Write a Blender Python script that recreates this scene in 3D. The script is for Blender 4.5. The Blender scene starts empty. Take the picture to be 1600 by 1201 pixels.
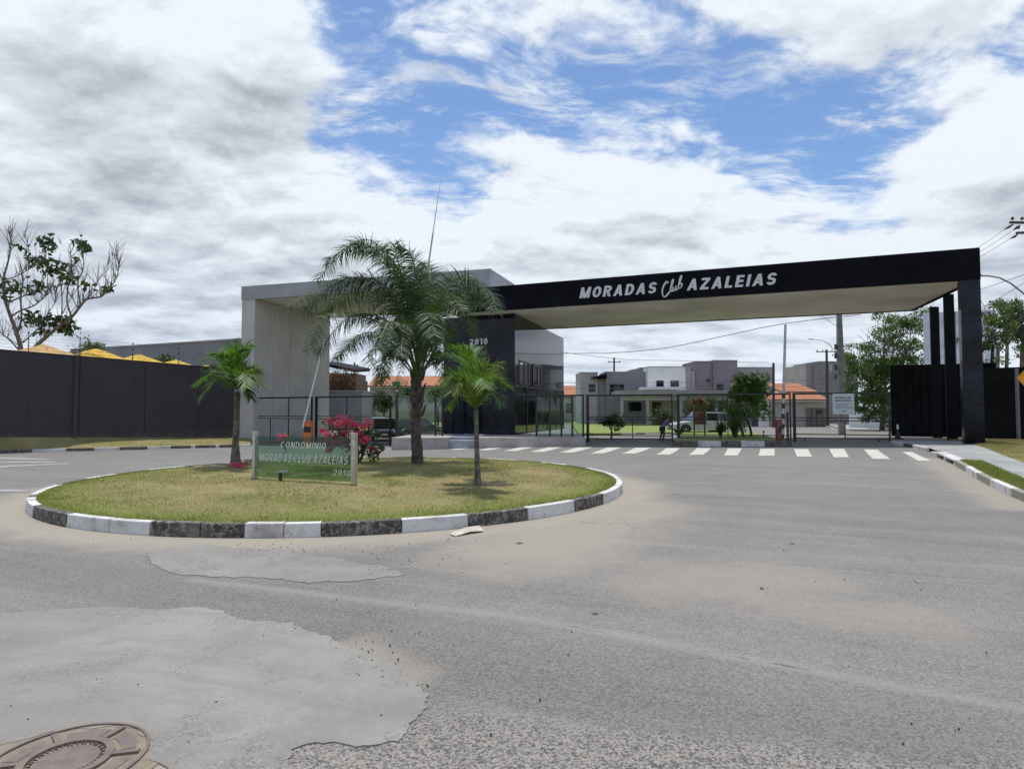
import bpy, bmesh, math, random
import numpy as np
from math import sin, cos, pi, radians, sqrt, atan2
from mathutils import Vector, Matrix, noise
from mathutils.geometry import tessellate_polygon

random.seed(7)
RNG = np.random.default_rng(11)
SC = bpy.context.scene
COL = SC.collection

# ------------------------------------------------------------------ camera
F, CY, HZ, CAMH = 980.0, 600.5, 640.5, 1.6
TH = math.atan((HZ - CY) / F)
cd = bpy.data.cameras.new('camera')
cd.sensor_width = 36.0
cd.lens = F / 1600 * 36
cd.clip_start, cd.clip_end = 0.05, 6000
cam = bpy.data.objects.new('camera', cd)
cam.location = (0, 0, CAMH)
cam.rotation_euler = (pi / 2 + TH, 0, 0)
COL.objects.link(cam)
SC.camera = cam

# ------------------------------------------------------------------ sun and sky
SUN_EL, SUN_AZ = radians(79), radians(-14)          # azimuth from +Y, positive to +X
sun_vec = Vector((cos(SUN_EL) * sin(SUN_AZ), cos(SUN_EL) * cos(SUN_AZ), sin(SUN_EL)))
sl = bpy.data.lights.new('sun', 'SUN')
sl.energy = 3.5
sl.angle = radians(0.53)
sl.color = (1.0, 0.955, 0.89)
so = bpy.data.objects.new('sun', sl)
so.rotation_euler = sun_vec.to_track_quat('Z', 'Y').to_euler()
COL.objects.link(so)

SC.render.engine = 'CYCLES'
SC.cycles.use_denoising = True
SC.cycles.max_bounces = 8
SC.cycles.transparent_max_bounces = 12
SC.cycles.caustics_reflective = False
SC.cycles.caustics_refractive = False
SC.view_settings.view_transform = 'Standard'
SC.view_settings.look = 'None'
SC.view_settings.exposure = 0.0
SC.view_settings.gamma = 1.0
SC.view_settings.use_curve_mapping = False


def nd(nt, typ, ins=None, **props):
    n = nt.nodes.new(typ)
    for k, v in props.items():
        setattr(n, k, v)
    if ins:
        for k, v in ins.items():
            s = n.inputs[k]
            if isinstance(v, bpy.types.NodeSocket):
                nt.links.new(v, s)
            else:
                s.default_value = v
    return n


def mth(nt, op, a, b=None, c=None, clamp=False):
    ins = {0: a}
    if b is not None: ins[1] = b
    if c is not None: ins[2] = c
    return nd(nt, 'ShaderNodeMath', ins, operation=op, use_clamp=clamp).outputs[0]


def vmth(nt, op, a, b=None, out=0, scale=None):
    ins = {0: a}
    if b is not None: ins[1] = b
    n = nd(nt, 'ShaderNodeVectorMath', ins, operation=op)
    if scale is not None:
        if isinstance(scale, bpy.types.NodeSocket): nt.links.new(scale, n.inputs['Scale'])
        else: n.inputs['Scale'].default_value = scale
    return n.outputs[out]


def mrange(nt, v, a, b, c=0.0, d=1.0, smooth=True):
    n = nd(nt, 'ShaderNodeMapRange', {0: v, 1: a, 2: b, 3: c, 4: d}, interpolation_type='SMOOTHSTEP' if smooth else 'LINEAR')
    return n.outputs[0]


def rgb(c):
    return (c[0], c[1], c[2], 1.0)


def mixc(nt, f, a, b, blend='MIX'):
    n = nt.nodes.new('ShaderNodeMix')
    n.data_type = 'RGBA'
    n.blend_type = blend
    for idx, v in ((0, f), (6, a), (7, b)):
        if isinstance(v, bpy.types.NodeSocket):
            nt.links.new(v, n.inputs[idx])
        else:
            n.inputs[idx].default_value = v if idx == 0 else rgb(v)
    return n.outputs[2]


def noise_t(nt, vec, scale, detail=4, rough=0.55, dist=0.0, out=0):
    n = nd(nt, 'ShaderNodeTexNoise', {'Scale': scale, 'Detail': detail, 'Roughness': rough, 'Distortion': dist})
    nt.links.new(vec, n.inputs['Vector'])
    return n.outputs[out]


def raydir(px, py):
    u = (px - 800) / F
    v = (CY - py) / F
    return Vector((u, cos(TH) - v * sin(TH), sin(TH) + v * cos(TH)))


world = bpy.data.worlds.new('World')
SC.world = world
world.use_nodes = True
nt = world.node_tree
nt.nodes.clear()
wout = nt.nodes.new('ShaderNodeOutputWorld')
bg = nt.nodes.new('ShaderNodeBackground')
bg.inputs['Strength'].default_value = 0.1
nt.links.new(bg.outputs[0], wout.inputs[0])
sky = nd(nt, 'ShaderNodeTexSky', sky_type='NISHITA')
sky.sun_disc = False
sky.sun_elevation = SUN_EL
sky.sun_rotation = SUN_AZ
sky.altitude = 50
sky.air_density = 1.0
sky.dust_density = 0.6
sky.ozone_density = 2.0
tc = nt.nodes.new('ShaderNodeTexCoord')
dirv = vmth(nt, 'NORMALIZE', tc.outputs['Generated'])
sep = nd(nt, 'ShaderNodeSeparateXYZ', {0: dirv})
dz = sep.outputs[2]


def addall(lst):
    q = lst[0]
    for r in lst[1:]:
        q = mth(nt, 'ADD', q, r)
    return q


def sky_fields(dv, det):
    """cloud amount at direction dv; det scales the octaves"""
    z = nd(nt, 'ShaderNodeSeparateXYZ', {0: dv}).outputs[2]
    den = mth(nt, 'ADD', mth(nt, 'MAXIMUM', z, 0.0), 0.16)
    pl = vmth(nt, 'SCALE', dv, scale=mth(nt, 'DIVIDE', 1.0, den))
    pm = nd(nt, 'ShaderNodeVectorMath', {0: pl, 1: (1.0, 1.35, 0.0)}, operation='MULTIPLY').outputs[0]
    warp = vmth(nt, 'SCALE', vmth(nt, 'SUBTRACT', noise_t(nt, dv, 3.0, 3, .5, out=1), (0.5, 0.5, 0.5)), scale=0.35)
    sheet = noise_t(nt, vmth(nt, 'ADD', pm, warp), 2.1, det, 0.62)
    dm = nd(nt, 'ShaderNodeVectorMath', {0: dv, 1: (1.0, 1.0, 1.6)}, operation='MULTIPLY').outputs[0]
    dw = vmth(nt, 'ADD', dm, vmth(nt, 'SCALE', warp, scale=0.35))
    cum = noise_t(nt, dw, 4.6, det + 1, 0.54)
    puff = noise_t(nt, dw, 11.0, det, 0.55)

    def blob(px, py, rad_px, amp, sx=1.0):
        """a broad patch of sky with more (or less) cloud, fixed by its direction"""
        d = raydir(px, py).normalized()
        diff = vmth(nt, 'SUBTRACT', dv, tuple(d))
        if sx != 1.0:
            diff = nd(nt, 'ShaderNodeVectorMath', {0: diff, 1: (1.0 / sx, 1.0, 1.0)}, operation='MULTIPLY').outputs[0]
        return mrange(nt, vmth(nt, 'LENGTH', diff, out=1), rad_px / F * 0.9, 0.0, 0.0, amp)
    bias = addall([blob(180, 150, 400, 0.27), blob(430, 110, 160, 0.16), blob(0, 420, 450, 0.20), blob(420, 350, 260, 0.14),
                   blob(1650, 250, 250, 0.36), blob(640, 190, 200, -0.17, 1.4), blob(1230, 200, 190, -0.10, 1.8),
                   blob(1130, 330, 160, 0.06, 2.0), blob(860, 330, 300, 0.13, 2.4), blob(850, 0, 150, 0.10, 3.0), blob(1350, 0, 170, 0.15, 2.5),
                   blob(1330, 300, 130, -0.09, 2.0), mrange(nt, z, 0.40, 0.16, 0.0, 0.17)])
    amt = addall([mth(nt, 'MULTIPLY', sheet, 0.70), mth(nt, 'MULTIPLY', cum, 0.34), mth(nt, 'MULTIPLY', puff, 0.10), bias, -0.05])
    return amt, puff, pm, warp, blob


amt, puff, plm, warp, blob = sky_fields(dirv, 11)
upv_ = vmth(nt, 'NORMALIZE', vmth(nt, 'ADD', dirv, (-0.012, 0.0, 0.060)))
amt_up = sky_fields(upv_, 4)[0]
upv2_ = vmth(nt, 'NORMALIZE', vmth(nt, 'ADD', dirv, (-0.004, 0.0, 0.020)))
amt_up2 = sky_fields(upv2_, 7)[0]
alpha = mrange(nt, amt, 0.515, 0.625, 0.0, 1.0)
wv2 = nd(nt, 'ShaderNodeVectorMath', {0: vmth(nt, 'ADD', plm, warp), 1: (1.0, 1.6, 1.0)}, operation='MULTIPLY').outputs[0]
wisp = noise_t(nt, wv2, 3.1, 13, 0.68, 0.25)
wbig = noise_t(nt, plm, 1.3, 4, 0.5)
wa = mth(nt, 'MULTIPLY', mrange(nt, wisp, 0.46, 0.66, 0.0, 0.92), mrange(nt, wbig, 0.32, 0.52, 0.25, 1.0))
alpha = mth(nt, 'MAXIMUM', alpha, wa)
under = mrange(nt, amt_up, 0.60, 0.98, 0.0, 1.0)
edge_l = mth(nt, 'MULTIPLY', mth(nt, 'SUBTRACT', amt, amt_up2), 2.3)
grey_big = addall([blob(420, 185, 130, 0.34, 1.2), blob(100, 150, 120, 0.26, 2.0), blob(210, 290, 90, 0.22, 2.4), blob(1640, 330, 120, 0.16), blob(20, 420, 180, 0.12), blob(560, 450, 110, 0.10, 1.6)])
lum = mth(nt, 'SUBTRACT', mth(nt, 'ADD', 0.97, edge_l), mth(nt, 'ADD', mth(nt, 'MULTIPLY', under, 0.20), mth(nt, 'MULTIPLY', grey_big, mrange(nt, puff, 0.3, 0.7, 1.05, 0.85))))
lum = mth(nt, 'MINIMUM', mth(nt, 'MAXIMUM', lum, 0.34), 1.0)
cl_col = mixc(nt, mrange(nt, lum, 0.30, 1.0, 0.0, 1.0, False), (3.3, 3.6, 4.2), (8.6, 9.25, 10.0))
low = mrange(nt, dz, 0.34, 0.04, 0.0, 0.85)
cl_col = mixc(nt, low, cl_col, mixc(nt, mrange(nt, lum, 0.45, 1.0, 0.0, 1.0, False), (5.0, 5.65, 6.8), (7.9, 8.6, 9.6)))
skyc = mixc(nt, 1.0, sky.outputs[0], (1.10, 1.30, 1.50), 'MULTIPLY')
skyc = mixc(nt, 0.06, skyc, (5.0, 5.8, 7.0))
wcol = mixc(nt, alpha, skyc, cl_col)
nt.links.new(wcol, bg.inputs['Color'])

# ------------------------------------------------------------------ terrain and picture geometry
UC = cos(TH)


def smooth(t):
    t = max(0.0, min(1.0, t))
    return t * t * (3 - 2 * t)


def hz_(x, y):
    w = smooth((y - 17.5) / 13.0)
    zf = max(-0.72, min(0.02, -0.45 + 0.0205 * x))
    back = smooth((y - 48) / 25.0)
    return w * (zf * (1 - back) + (-0.30) * back)


def at(px, py, Y):
    d = raydir(px, py)
    t = Y / d.y
    return Vector((d.x * t, Y, CAMH + d.z * t))


def onz(px, py, z):
    d = raydir(px, py)
    t = (z - CAMH) / d.z
    return Vector((d.x * t, d.y * t, z))


def G(px, py, dz=0.0):
    """where the line of sight meets the terrain"""
    z = 0.0
    p = onz(px, py, 0)
    for i in range(40):
        zn = hz_(p.x, p.y)
        z = 0.5 * z + 0.5 * zn
        p = onz(px, py, z)
    return Vector((p.x, p.y, hz_(p.x, p.y) + dz))


def line_at(px, P, D):
    """plan point of the line P + t D seen in picture column px"""
    u = (px - 800) / F * UC
    t = (u * P[1] - P[0]) / (D[0] - u * D[1])
    return Vector((P[0] + D[0] * t, P[1] + D[1] * t, 0)), t


def zat(px, py, Y):
    return at(px, py, Y).z


# ------------------------------------------------------------------ object helpers
def tag(o, label=None, cat=None, group=None, kind=None):
    if label: o['label'] = label
    if cat: o['category'] = cat
    if group: o['group'] = group
    if kind: o['kind'] = kind
    return o


def empty(name, loc, label=None, cat=None, group=None, kind=None, rz=0.0):
    o = bpy.data.objects.new(name, None)
    o.location = loc
    o.rotation_euler = (0, 0, rz)
    o.empty_display_size = 0.2
    COL.objects.link(o)
    return tag(o, label, cat, group, kind)


class MB:
    def __init__(s):
        s.v, s.f, s.m = [], [], []
        s.mi = 0

    def add(s, vs, fs):
        b = len(s.v)
        s.v += [tuple(v) for v in vs]
        for f in fs:
            s.f.append(tuple(i + b for i in f))
            s.m.append(s.mi)
        return s

    def box(s, a, b):
        x0, y0, z0 = a; x1, y1, z1 = b
        return s.add([(x0, y0, z0), (x1, y0, z0), (x1, y1, z0), (x0, y1, z0), (x0, y0, z1), (x1, y0, z1), (x1, y1, z1), (x0, y1, z1)],
                     [(0, 3, 2, 1), (4, 5, 6, 7), (0, 1, 5, 4), (1, 2, 6, 5), (2, 3, 7, 6), (3, 0, 4, 7)])

    def prism(s, poly, z0, z1):
        """poly: plan points; z0, z1: a number or one value per point"""
        n = len(poly)
        za = z0 if isinstance(z0, (list, tuple)) else [z0] * n
        zb = z1 if isinstance(z1, (list, tuple)) else [z1] * n
        area = sum(poly[i][0] * poly[(i + 1) % n][1] - poly[(i + 1) % n][0] * poly[i][1] for i in range(n))
        idx = list(range(n))
        if area < 0:
            idx.reverse()
        vs = [(poly[i][0], poly[i][1], za[i]) for i in idx] + [(poly[i][0], poly[i][1], zb[i]) for i in idx]
        fs = [tuple(range(n - 1, -1, -1)), tuple(range(n, 2 * n))]
        fs += [(i, (i + 1) % n, n + (i + 1) % n, n + i) for i in range(n)]
        return s.add(vs, fs)

    def beam(s, p, q, w, h, up=(0, 0, 1)):
        p, q = Vector(p), Vector(q)
        d = (q - p).normalized()
        up = Vector(up)
        if abs(d.dot(up)) > 0.95: up = Vector((0, 1, 0))
        r = d.cross(up).normalized() * (w / 2)
        u = r.cross(d).normalized() * (h / 2)
        vs = [p - r - u, p + r - u, p + r + u, p - r + u, q - r - u, q + r - u, q + r + u, q - r + u]
        return s.add(vs, [(0, 1, 2, 3)[::-1], (4, 5, 6, 7)[::-1][::-1], (0, 1, 5, 4), (1, 2, 6, 5), (2, 3, 7, 6), (3, 0, 4, 7)])

    def tube(s, pts, rad, n=8, cap=True):
        pts = [Vector(p) for p in pts]
        m = len(pts)
        rs = rad if isinstance(rad, (list, tuple)) else [rad] * m
        prev = None
        vs = []
        for i, p in enumerate(pts):
            d = (pts[min(i + 1, m - 1)] - pts[max(i - 1, 0)]).normalized()
            if prev is None:
                a = d.cross(Vector((0, 0, 1)) if abs(d.z) < 0.9 else Vector((1, 0, 0))).normalized()
            else:
                a = (prev - d * prev.dot(d)).normalized()
            prev = a
            b = d.cross(a)
            for k in range(n):
                t = 2 * pi * k / n
                vs.append(p + (a * cos(t) + b * sin(t)) * rs[i])
        fs = []
        for i in range(m - 1):
            for k in range(n):
                k2 = (k + 1) % n
                fs.append((i * n + k, i * n + k2, (i + 1) * n + k2, (i + 1) * n + k))
        if cap:
            fs.append(tuple(range(n - 1, -1, -1)))
            fs.append(tuple((m - 1) * n + k for k in range(n)))
        return s.add(vs, fs)

    def build(s, name, mat, parent=None, smooth_=False, bevel=0.0, bseg=1):
        me = bpy.data.meshes.new(name)
        me.from_pydata(s.v, [], s.f)
        mats = mat if isinstance(mat, (list, tuple)) else [mat]
        for m_ in mats: me.materials.append(m_)
        if len(mats) > 1: me.polygons.foreach_set('material_index', s.m)
        if smooth_: me.polygons.foreach_set('use_smooth', [True] * len(me.polygons))
        me.update()
        o = bpy.data.objects.new(name, me)
        COL.objects.link(o)
        if parent:
            o.parent = parent
            if parent.type == 'EMPTY' or True:
                # geometry is given in world coordinates
                mw = Matrix.LocRotScale(parent.location, parent.rotation_euler, (1, 1, 1)) if parent.parent is None else None
                if mw is not None:
                    o.matrix_parent_inverse = mw.inverted()
        if bevel:
            b = o.modifiers.new('bevel', 'BEVEL')
            b.width = bevel; b.segments = bseg; b.limit_method = 'ANGLE'; b.angle_limit = radians(40)
        return o


def child_local(o, parent):
    o.parent = parent
    return o


def np_mesh(name, verts, faces_flat, nper, mat, parent=None, smooth_=False):
    """fast mesh from numpy arrays, all faces with nper corners"""
    me = bpy.data.meshes.new(name)
    nv = len(verts); nf = len(faces_flat) // nper
    me.vertices.add(nv)
    me.vertices.foreach_set('co', np.asarray(verts, dtype=np.float32).ravel())
    me.loops.add(nf * nper)
    me.loops.foreach_set('vertex_index', np.asarray(faces_flat, dtype=np.int32))
    me.polygons.add(nf)
    me.polygons.foreach_set('loop_start', np.arange(0, nf * nper, nper, dtype=np.int32))
    me.polygons.foreach_set('loop_total', np.full(nf, nper, dtype=np.int32))
    me.materials.append(mat)
    me.update(calc_edges=True)
    if smooth_: me.polygons.foreach_set('use_smooth', np.ones(nf, dtype=bool))
    me.validate()
    o = bpy.data.objects.new(name, me)
    COL.objects.link(o)
    if parent:
        o.parent = parent
        if parent.parent is None:
            o.matrix_parent_inverse = Matrix.LocRotScale(parent.location, parent.rotation_euler, (1, 1, 1)).inverted()
    return o


# ------------------------------------------------------------------ materials
def new_mat(name):
    m = bpy.data.materials.new(name)
    m.use_nodes = True
    t = m.node_tree
    t.nodes.clear()
    out = t.nodes.new('ShaderNodeOutputMaterial')
    p = t.nodes.new('ShaderNodeBsdfPrincipled')
    t.links.new(p.outputs[0], out.inputs[0])
    geo = t.nodes.new('ShaderNodeNewGeometry')
    return m, t, p, geo.outputs['Position'], out


def plain(name, col, rough=0.6, var=0.12, scale=2.5, bump=0.0, bscale=40, metal=0.0, spec=0.5, col2=None, streak=0.0, ior=None, fine=0.0):
    m, t, p, pos, out = new_mat(name)
    n1 = noise_t(t, pos, scale, 6, 0.6)
    c2 = col2 if col2 else tuple(max(0, c * (1 - 2.2 * var)) for c in col)
    c1 = tuple(min(1, c * (1 + var)) for c in col)
    f = mrange(t, n1, 0.3, 0.7)
    c = mixc(t, f, c2, c1)
    if streak:
        sm = nd(t, 'ShaderNodeVectorMath', {0: pos, 1: (3.0, 3.0, 0.22)}, operation='MULTIPLY').outputs[0]
        sn = noise_t(t, sm, 1.6, 5, 0.6)
        c = mixc(t, mrange(t, sn, 0.5, 0.75, 0, streak), c, tuple(q * 0.45 for q in col))
    if fine:
        fn = noise_t(t, pos, bscale * 1.3, 3, 0.6)
        c = mixc(t, mrange(t, fn, 0.35, 0.65, 0, fine), c, tuple(q * 0.4 for q in col))
    t.links.new(c, p.inputs['Base Color'])
    p.inputs['Roughness'].default_value = rough
    p.inputs['Metallic'].default_value = metal
    p.inputs['Specular IOR Level'].default_value = spec
    if ior: p.inputs['IOR'].default_value = ior
    if bump:
        bn = noise_t(t, pos, bscale, 4, 0.6)
        b = nd(t, 'ShaderNodeBump', {'Height': bn, 'Strength': bump, 'Distance': 0.02})
        t.links.new(b.outputs[0], p.inputs['Normal'])
    return m


def leafy(name, c1, c2, scale=3.0, trans=0.35, rough=0.45, c3=None, fscale=None):
    m, t, p, pos, out = new_mat(name)
    n1 = noise_t(t, pos, scale, 3, 0.6)
    c = mixc(t, mrange(t, n1, 0.35, 0.65), c1, c2)
    if c3:
        n2 = noise_t(t, pos, fscale or scale * 0.35, 5, 0.65)
        c = mixc(t, mrange(t, n2, 0.45, 0.62), c, c3)
    t.links.new(c, p.inputs['Base Color'])
    p.inputs['Roughness'].default_value = rough
    tr = nd(t, 'ShaderNodeBsdfTranslucent')
    t.links.new(mixc(t, 1.0, c, (1.5, 1.7, 0.9), 'MULTIPLY'), tr.inputs[0])
    mx = nd(t, 'ShaderNodeMixShader', {0: trans})
    t.links.new(p.outputs[0], mx.inputs[1]); t.links.new(tr.outputs[0], mx.inputs[2])
    t.links.new(mx.outputs[0], out.inputs[0])
    return m


def glass(name, tint, gloss=1.0, rough=0.02, ior=1.5):
    m, t, p, pos, out = new_mat(name)
    t.nodes.remove(p)
    bf_ = nd(t, 'ShaderNodeNewGeometry').outputs['Backfacing']
    ior = mth(t, 'ADD', mth(t, 'MULTIPLY', bf_, 1.0 / ior - ior), ior)
    tr = nd(t, 'ShaderNodeBsdfTransparent', {0: rgb(tint)})
    gl = nd(t, 'ShaderNodeBsdfGlossy', {'Color': rgb((gloss,) * 3), 'Roughness': rough})
    fr = nd(t, 'ShaderNodeFresnel', {'IOR': ior})
    mx = nd(t, 'ShaderNodeMixShader')
    t.links.new(fr.outputs[0], mx.inputs[0])
    t.links.new(tr.outputs[0], mx.inputs[1]); t.links.new(gl.outputs[0], mx.inputs[2])
    t.links.new(mx.outputs[0], out.inputs[0])
    return m


M = {}
M['black_paint'] = plain('black_facade_paint', (0.007, 0.007, 0.012), 0.5, 0.2, 0.8, spec=0.06)
M['black_metal'] = plain('black_painted_metal', (0.012, 0.012, 0.013), 0.4, 0.2, 3)
M['grey_render'] = plain('grey_render', (0.36, 0.36, 0.385), 0.85, 0.06, 0.7, bump=0.15, bscale=60, streak=0.18)
M['grey_pillar'] = plain('grey_pillar_render', (0.54, 0.51, 0.495), 0.85, 0.06, 0.6, bump=0.15, bscale=50, streak=0.15)
M['soffit'] = plain('beige_soffit_board', (0.76, 0.705, 0.66), 0.7, 0.09, 0.35, col2=(0.62, 0.57, 0.53))
M['granite'] = plain('polished_black_granite', (0.009, 0.011, 0.024), 0.09, 0.4, 1.4, spec=0.22)
M['granite_side'] = plain('polished_granite_side', (0.018, 0.02, 0.03), 0.05, 0.3, 1.4, spec=0.5, ior=1.38)
M['letters'] = plain('brushed_letters', (0.62, 0.62, 0.64), 0.45, 0.05, 5)
M['wall_dark'] = plain('dark_wall_paint', (0.027, 0.022, 0.029), 0.7, 0.22, 0.45, bump=0.2, bscale=30, streak=0.4, col2=(0.042, 0.036, 0.042))
M['wall_black'] = plain('black_wall_paint', (0.008, 0.008, 0.010), 0.65, 0.25, 0.8, streak=0.3, spec=0.12)
M['plinth'] = plain('plinth_stone', (0.40, 0.36, 0.345), 0.7, 0.08, 1.5, bump=0.1)
M['step'] = plain('step_stone', (0.28, 0.30, 0.36), 0.5, 0.1, 1.5)
M['concrete'] = plain('concrete_slab', (0.33, 0.33, 0.315), 0.85, 0.1, 0.9, bump=0.25, bscale=50, fine=0.12)
M['patch'] = plain('cement_patch', (0.285, 0.28, 0.262), 0.9, 0.08, 1.1, bump=0.25, bscale=35, fine=0.1)
def patch_material():
    m, t, p, pos, out = new_mat('cement_patch_worn')
    n1 = noise_t(t, pos, 0.7, 8, 0.65, 0.5)
    n2 = noise_t(t, pos, 4.5, 8, 0.7)
    c = mixc(t, mrange(t, n1, 0.35, 0.65), (0.222, 0.208, 0.186), (0.305, 0.288, 0.260))
    rt = nd(t, 'ShaderNodeVectorRotate', {'Vector': pos, 'Angle': radians(16)}, rotation_type='Z_AXIS').outputs[0]
    st = nd(t, 'ShaderNodeVectorMath', {0: rt, 1: (0.5, 6.0, 1)}, operation='MULTIPLY').outputs[0]
    c = mixc(t, mrange(t, noise_t(t, st, 1.0, 7, 0.65, 0.4), 0.45, 0.72, 0, 0.6), c, (0.215, 0.203, 0.183))
    c = mixc(t, mrange(t, n2, 0.52, 0.72, 0, 0.4), c, (0.18, 0.172, 0.16))
    # aggregate showing through where the skin is worn
    vor = nd(t, 'ShaderNodeTexVoronoi', {'Scale': 92.0}, feature='F1'); t.links.new(pos, vor.inputs['Vector'])
    sp = nd(t, 'ShaderNodeSeparateXYZ', {0: vor.outputs['Color']}).outputs[0]
    worn = mrange(t, noise_t(t, pos, 1.3, 9, 0.72), 0.50, 0.60, 0.10, 0.55)
    c = mixc(t, mth(t, 'MULTIPLY', worn, mrange(t, sp, 0.72, 0.80, 0.0, 1.0)), c, (0.10, 0.095, 0.088))
    c = mixc(t, mth(t, 'MULTIPLY', worn, mrange(t, sp, 0.25, 0.15, 0.0, 0.8)), c, (0.37, 0.34, 0.29))
    vc = nd(t, 'ShaderNodeTexVoronoi', {'Scale': 1.1}, feature='DISTANCE_TO_EDGE')
    t.links.new(vmth(t, 'ADD', pos, vmth(t, 'SCALE', noise_t(t, pos, 2.2, 6, 0.7, out=1), scale=0.6)), vc.inputs['Vector'])
    crk = mth(t, 'MULTIPLY', mrange(t, vc.outputs[0], 0.0, 0.006, 0.6, 0.0), mrange(t, noise_t(t, pos, 0.9, 3, 0.5), 0.52, 0.58))
    c = mixc(t, crk, c, (0.07, 0.065, 0.06))
    t.links.new(c, p.inputs['Base Color'])
    p.inputs['Roughness'].default_value = 0.9
    p.inputs['Specular IOR Level'].default_value = 0.25
    b = nd(t, 'ShaderNodeBump', {'Height': n2, 'Strength': 0.5, 'Distance': 0.012})
    t.links.new(b.outputs[0], p.inputs['Normal'])
    return m


M['patch'] = patch_material()
M['sandy'] = plain('sandy_gravel', (0.40, 0.335, 0.245), 0.95, 0.12, 9, bump=0.8, bscale=140, fine=0.45)
M['iron'] = plain('rusty_iron', (0.125, 0.092, 0.088), 0.75, 0.2, 14, bump=0.3, bscale=120, col2=(0.21, 0.165, 0.13))
M['white_line'] = plain('road_paint', (0.62, 0.60, 0.53), 0.7, 0.08, 6, fine=0.28, bscale=24)
M['old_line'] = plain('worn_road_paint', (0.42, 0.41, 0.39), 0.8, 0.2, 5, fine=0.6, bscale=14)
M['steel'] = plain('brushed_steel', (0.55, 0.53, 0.50), 0.33, 0.1, 8, metal=0.85)
M['sign_letters'] = plain('steel_letters', (0.72, 0.74, 0.74), 0.3, 0.05, 8, metal=0.6)
M['orange'] = plain('orange_box', (0.75, 0.17, 0.015), 0.45, 0.06, 3)
M['red_box'] = plain('red_brown_box', (0.17, 0.04, 0.032), 0.5, 0.1, 3)
M['white_paint'] = plain('white_paint', (0.78, 0.78, 0.77), 0.5, 0.03, 3)
M['galv'] = plain('galvanised', (0.38, 0.39, 0.40), 0.4, 0.1, 6, metal=0.5)
M['pole_conc'] = plain('pole_concrete', (0.30, 0.29, 0.28), 0.85, 0.12, 3, streak=0.3)
M['pole_wood'] = plain('pole_wood', (0.085, 0.07, 0.06), 0.9, 0.2, 8, streak=0.4)
M['wire'] = plain('wire_black', (0.02, 0.02, 0.022), 0.6, 0.1, 3)
M['ceramic'] = plain('ceramic_insulator', (0.10, 0.05, 0.04), 0.25, 0.1, 3)
M['yellow_thatch'] = plain('yellow_thatch', (0.72, 0.46, 0.05), 0.85, 0.25, 9, bump=0.9, bscale=30, fine=0.3)
M['peach_thatch'] = plain('peach_thatch', (0.60, 0.40, 0.16), 0.85, 0.22, 9, bump=0.9, bscale=30, fine=0.3)
M['bark_grey'] = plain('bark_grey', (0.20, 0.16, 0.135), 0.9, 0.25, 7, bump=0.6, bscale=30)
M['bark_dark'] = plain('bark_dark', (0.10, 0.082, 0.07), 0.9, 0.3, 9, bump=0.7, bscale=35)
M['leaf_dark'] = leafy('leaf_dark', (0.022, 0.045, 0.012), (0.055, 0.095, 0.02), 2.0, 0.25)
M['leaf_mid'] = leafy('leaf_mid', (0.045, 0.09, 0.018), (0.11, 0.165, 0.035), 1.2, 0.35, c3=(0.065, 0.12, 0.025))
M['leaf_bright'] = leafy('leaf_bright', (0.06, 0.13, 0.02), (0.12, 0.20, 0.035), 1.5, 0.35)
M['leaf_big'] = leafy('leaf_big', (0.022, 0.045, 0.012), (0.06, 0.095, 0.018), 1.5, 0.2, rough=0.35)
M['palm_leaf'] = leafy('palm_leaf', (0.022, 0.052, 0.018), (0.06, 0.105, 0.035), 2.5, 0.25, rough=0.55)
M['palm_green'] = leafy('palm_green', (0.05, 0.12, 0.014), (0.105, 0.19, 0.026), 3.5, 0.38, rough=0.52)
M['palm_leaf2'] = leafy('palm_leaf_deep', (0.03, 0.075, 0.012), (0.065, 0.13, 0.02), 3.5, 0.3, rough=0.5)
M['palm_dry'] = leafy('palm_leaf_yellowing', (0.07, 0.12, 0.018), (0.17, 0.19, 0.04), 3.0, 0.3, rough=0.6)
M['palm_stem'] = plain('palm_stem', (0.10, 0.13, 0.045), 0.5, 0.15, 4)
M['pink'] = leafy('pink_bracts', (0.62, 0.05, 0.17), (0.78, 0.11, 0.27), 8, 0.35)
M['red_leaf'] = leafy('red_brown_leaf', (0.13, 0.05, 0.025), (0.16, 0.10, 0.04), 2, 0.2)
M['white_flower'] = leafy('white_flower', (0.75, 0.74, 0.58), (0.85, 0.84, 0.7), 8, 0.3)
M['grass_blade'] = leafy('grass_blade', (0.20, 0.215, 0.055), (0.30, 0.27, 0.11), 1.2, 0.25, 0.6, c3=(0.42, 0.335, 0.19), fscale=0.9)
M['grass_far'] = plain('far_grass', (0.14, 0.20, 0.035), 0.9, 0.2, 1.5, bump=0.5, bscale=20, col2=(0.21, 0.23, 0.06))
M['dry_leaf'] = plain('dry_leaf', (0.30, 0.17, 0.09), 0.8, 0.3, 20)
M['card'] = plain('cardboard', (0.55, 0.48, 0.40), 0.8, 0.1, 12)
M['rubber'] = plain('rubber', (0.014, 0.014, 0.015), 0.8, 0.1, 5)
M['rim'] = plain('alloy_rim', (0.5, 0.5, 0.52), 0.3, 0.05, 5, metal=0.8)
M['car_silver'] = plain('silver_car_paint', (0.46, 0.49, 0.56), 0.25, 0.02, 2)
M['car_dark'] = plain('dark_car_paint', (0.02, 0.022, 0.03), 0.2, 0.02, 2)
M['car_green'] = plain('grey_green_car_paint', (0.09, 0.13, 0.12), 0.25, 0.02, 2, metal=0.3)
M['car_glass'] = plain('car_glass', (0.012, 0.014, 0.018), 0.05, 0.1, 2, spec=0.8)
M['lamp_white'] = plain('lamp_plastic', (0.7, 0.7, 0.68), 0.2, 0.02, 2)
M['lamp_red'] = plain('tail_lamp_plastic', (0.45, 0.02, 0.02), 0.2, 0.02, 2)
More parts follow.
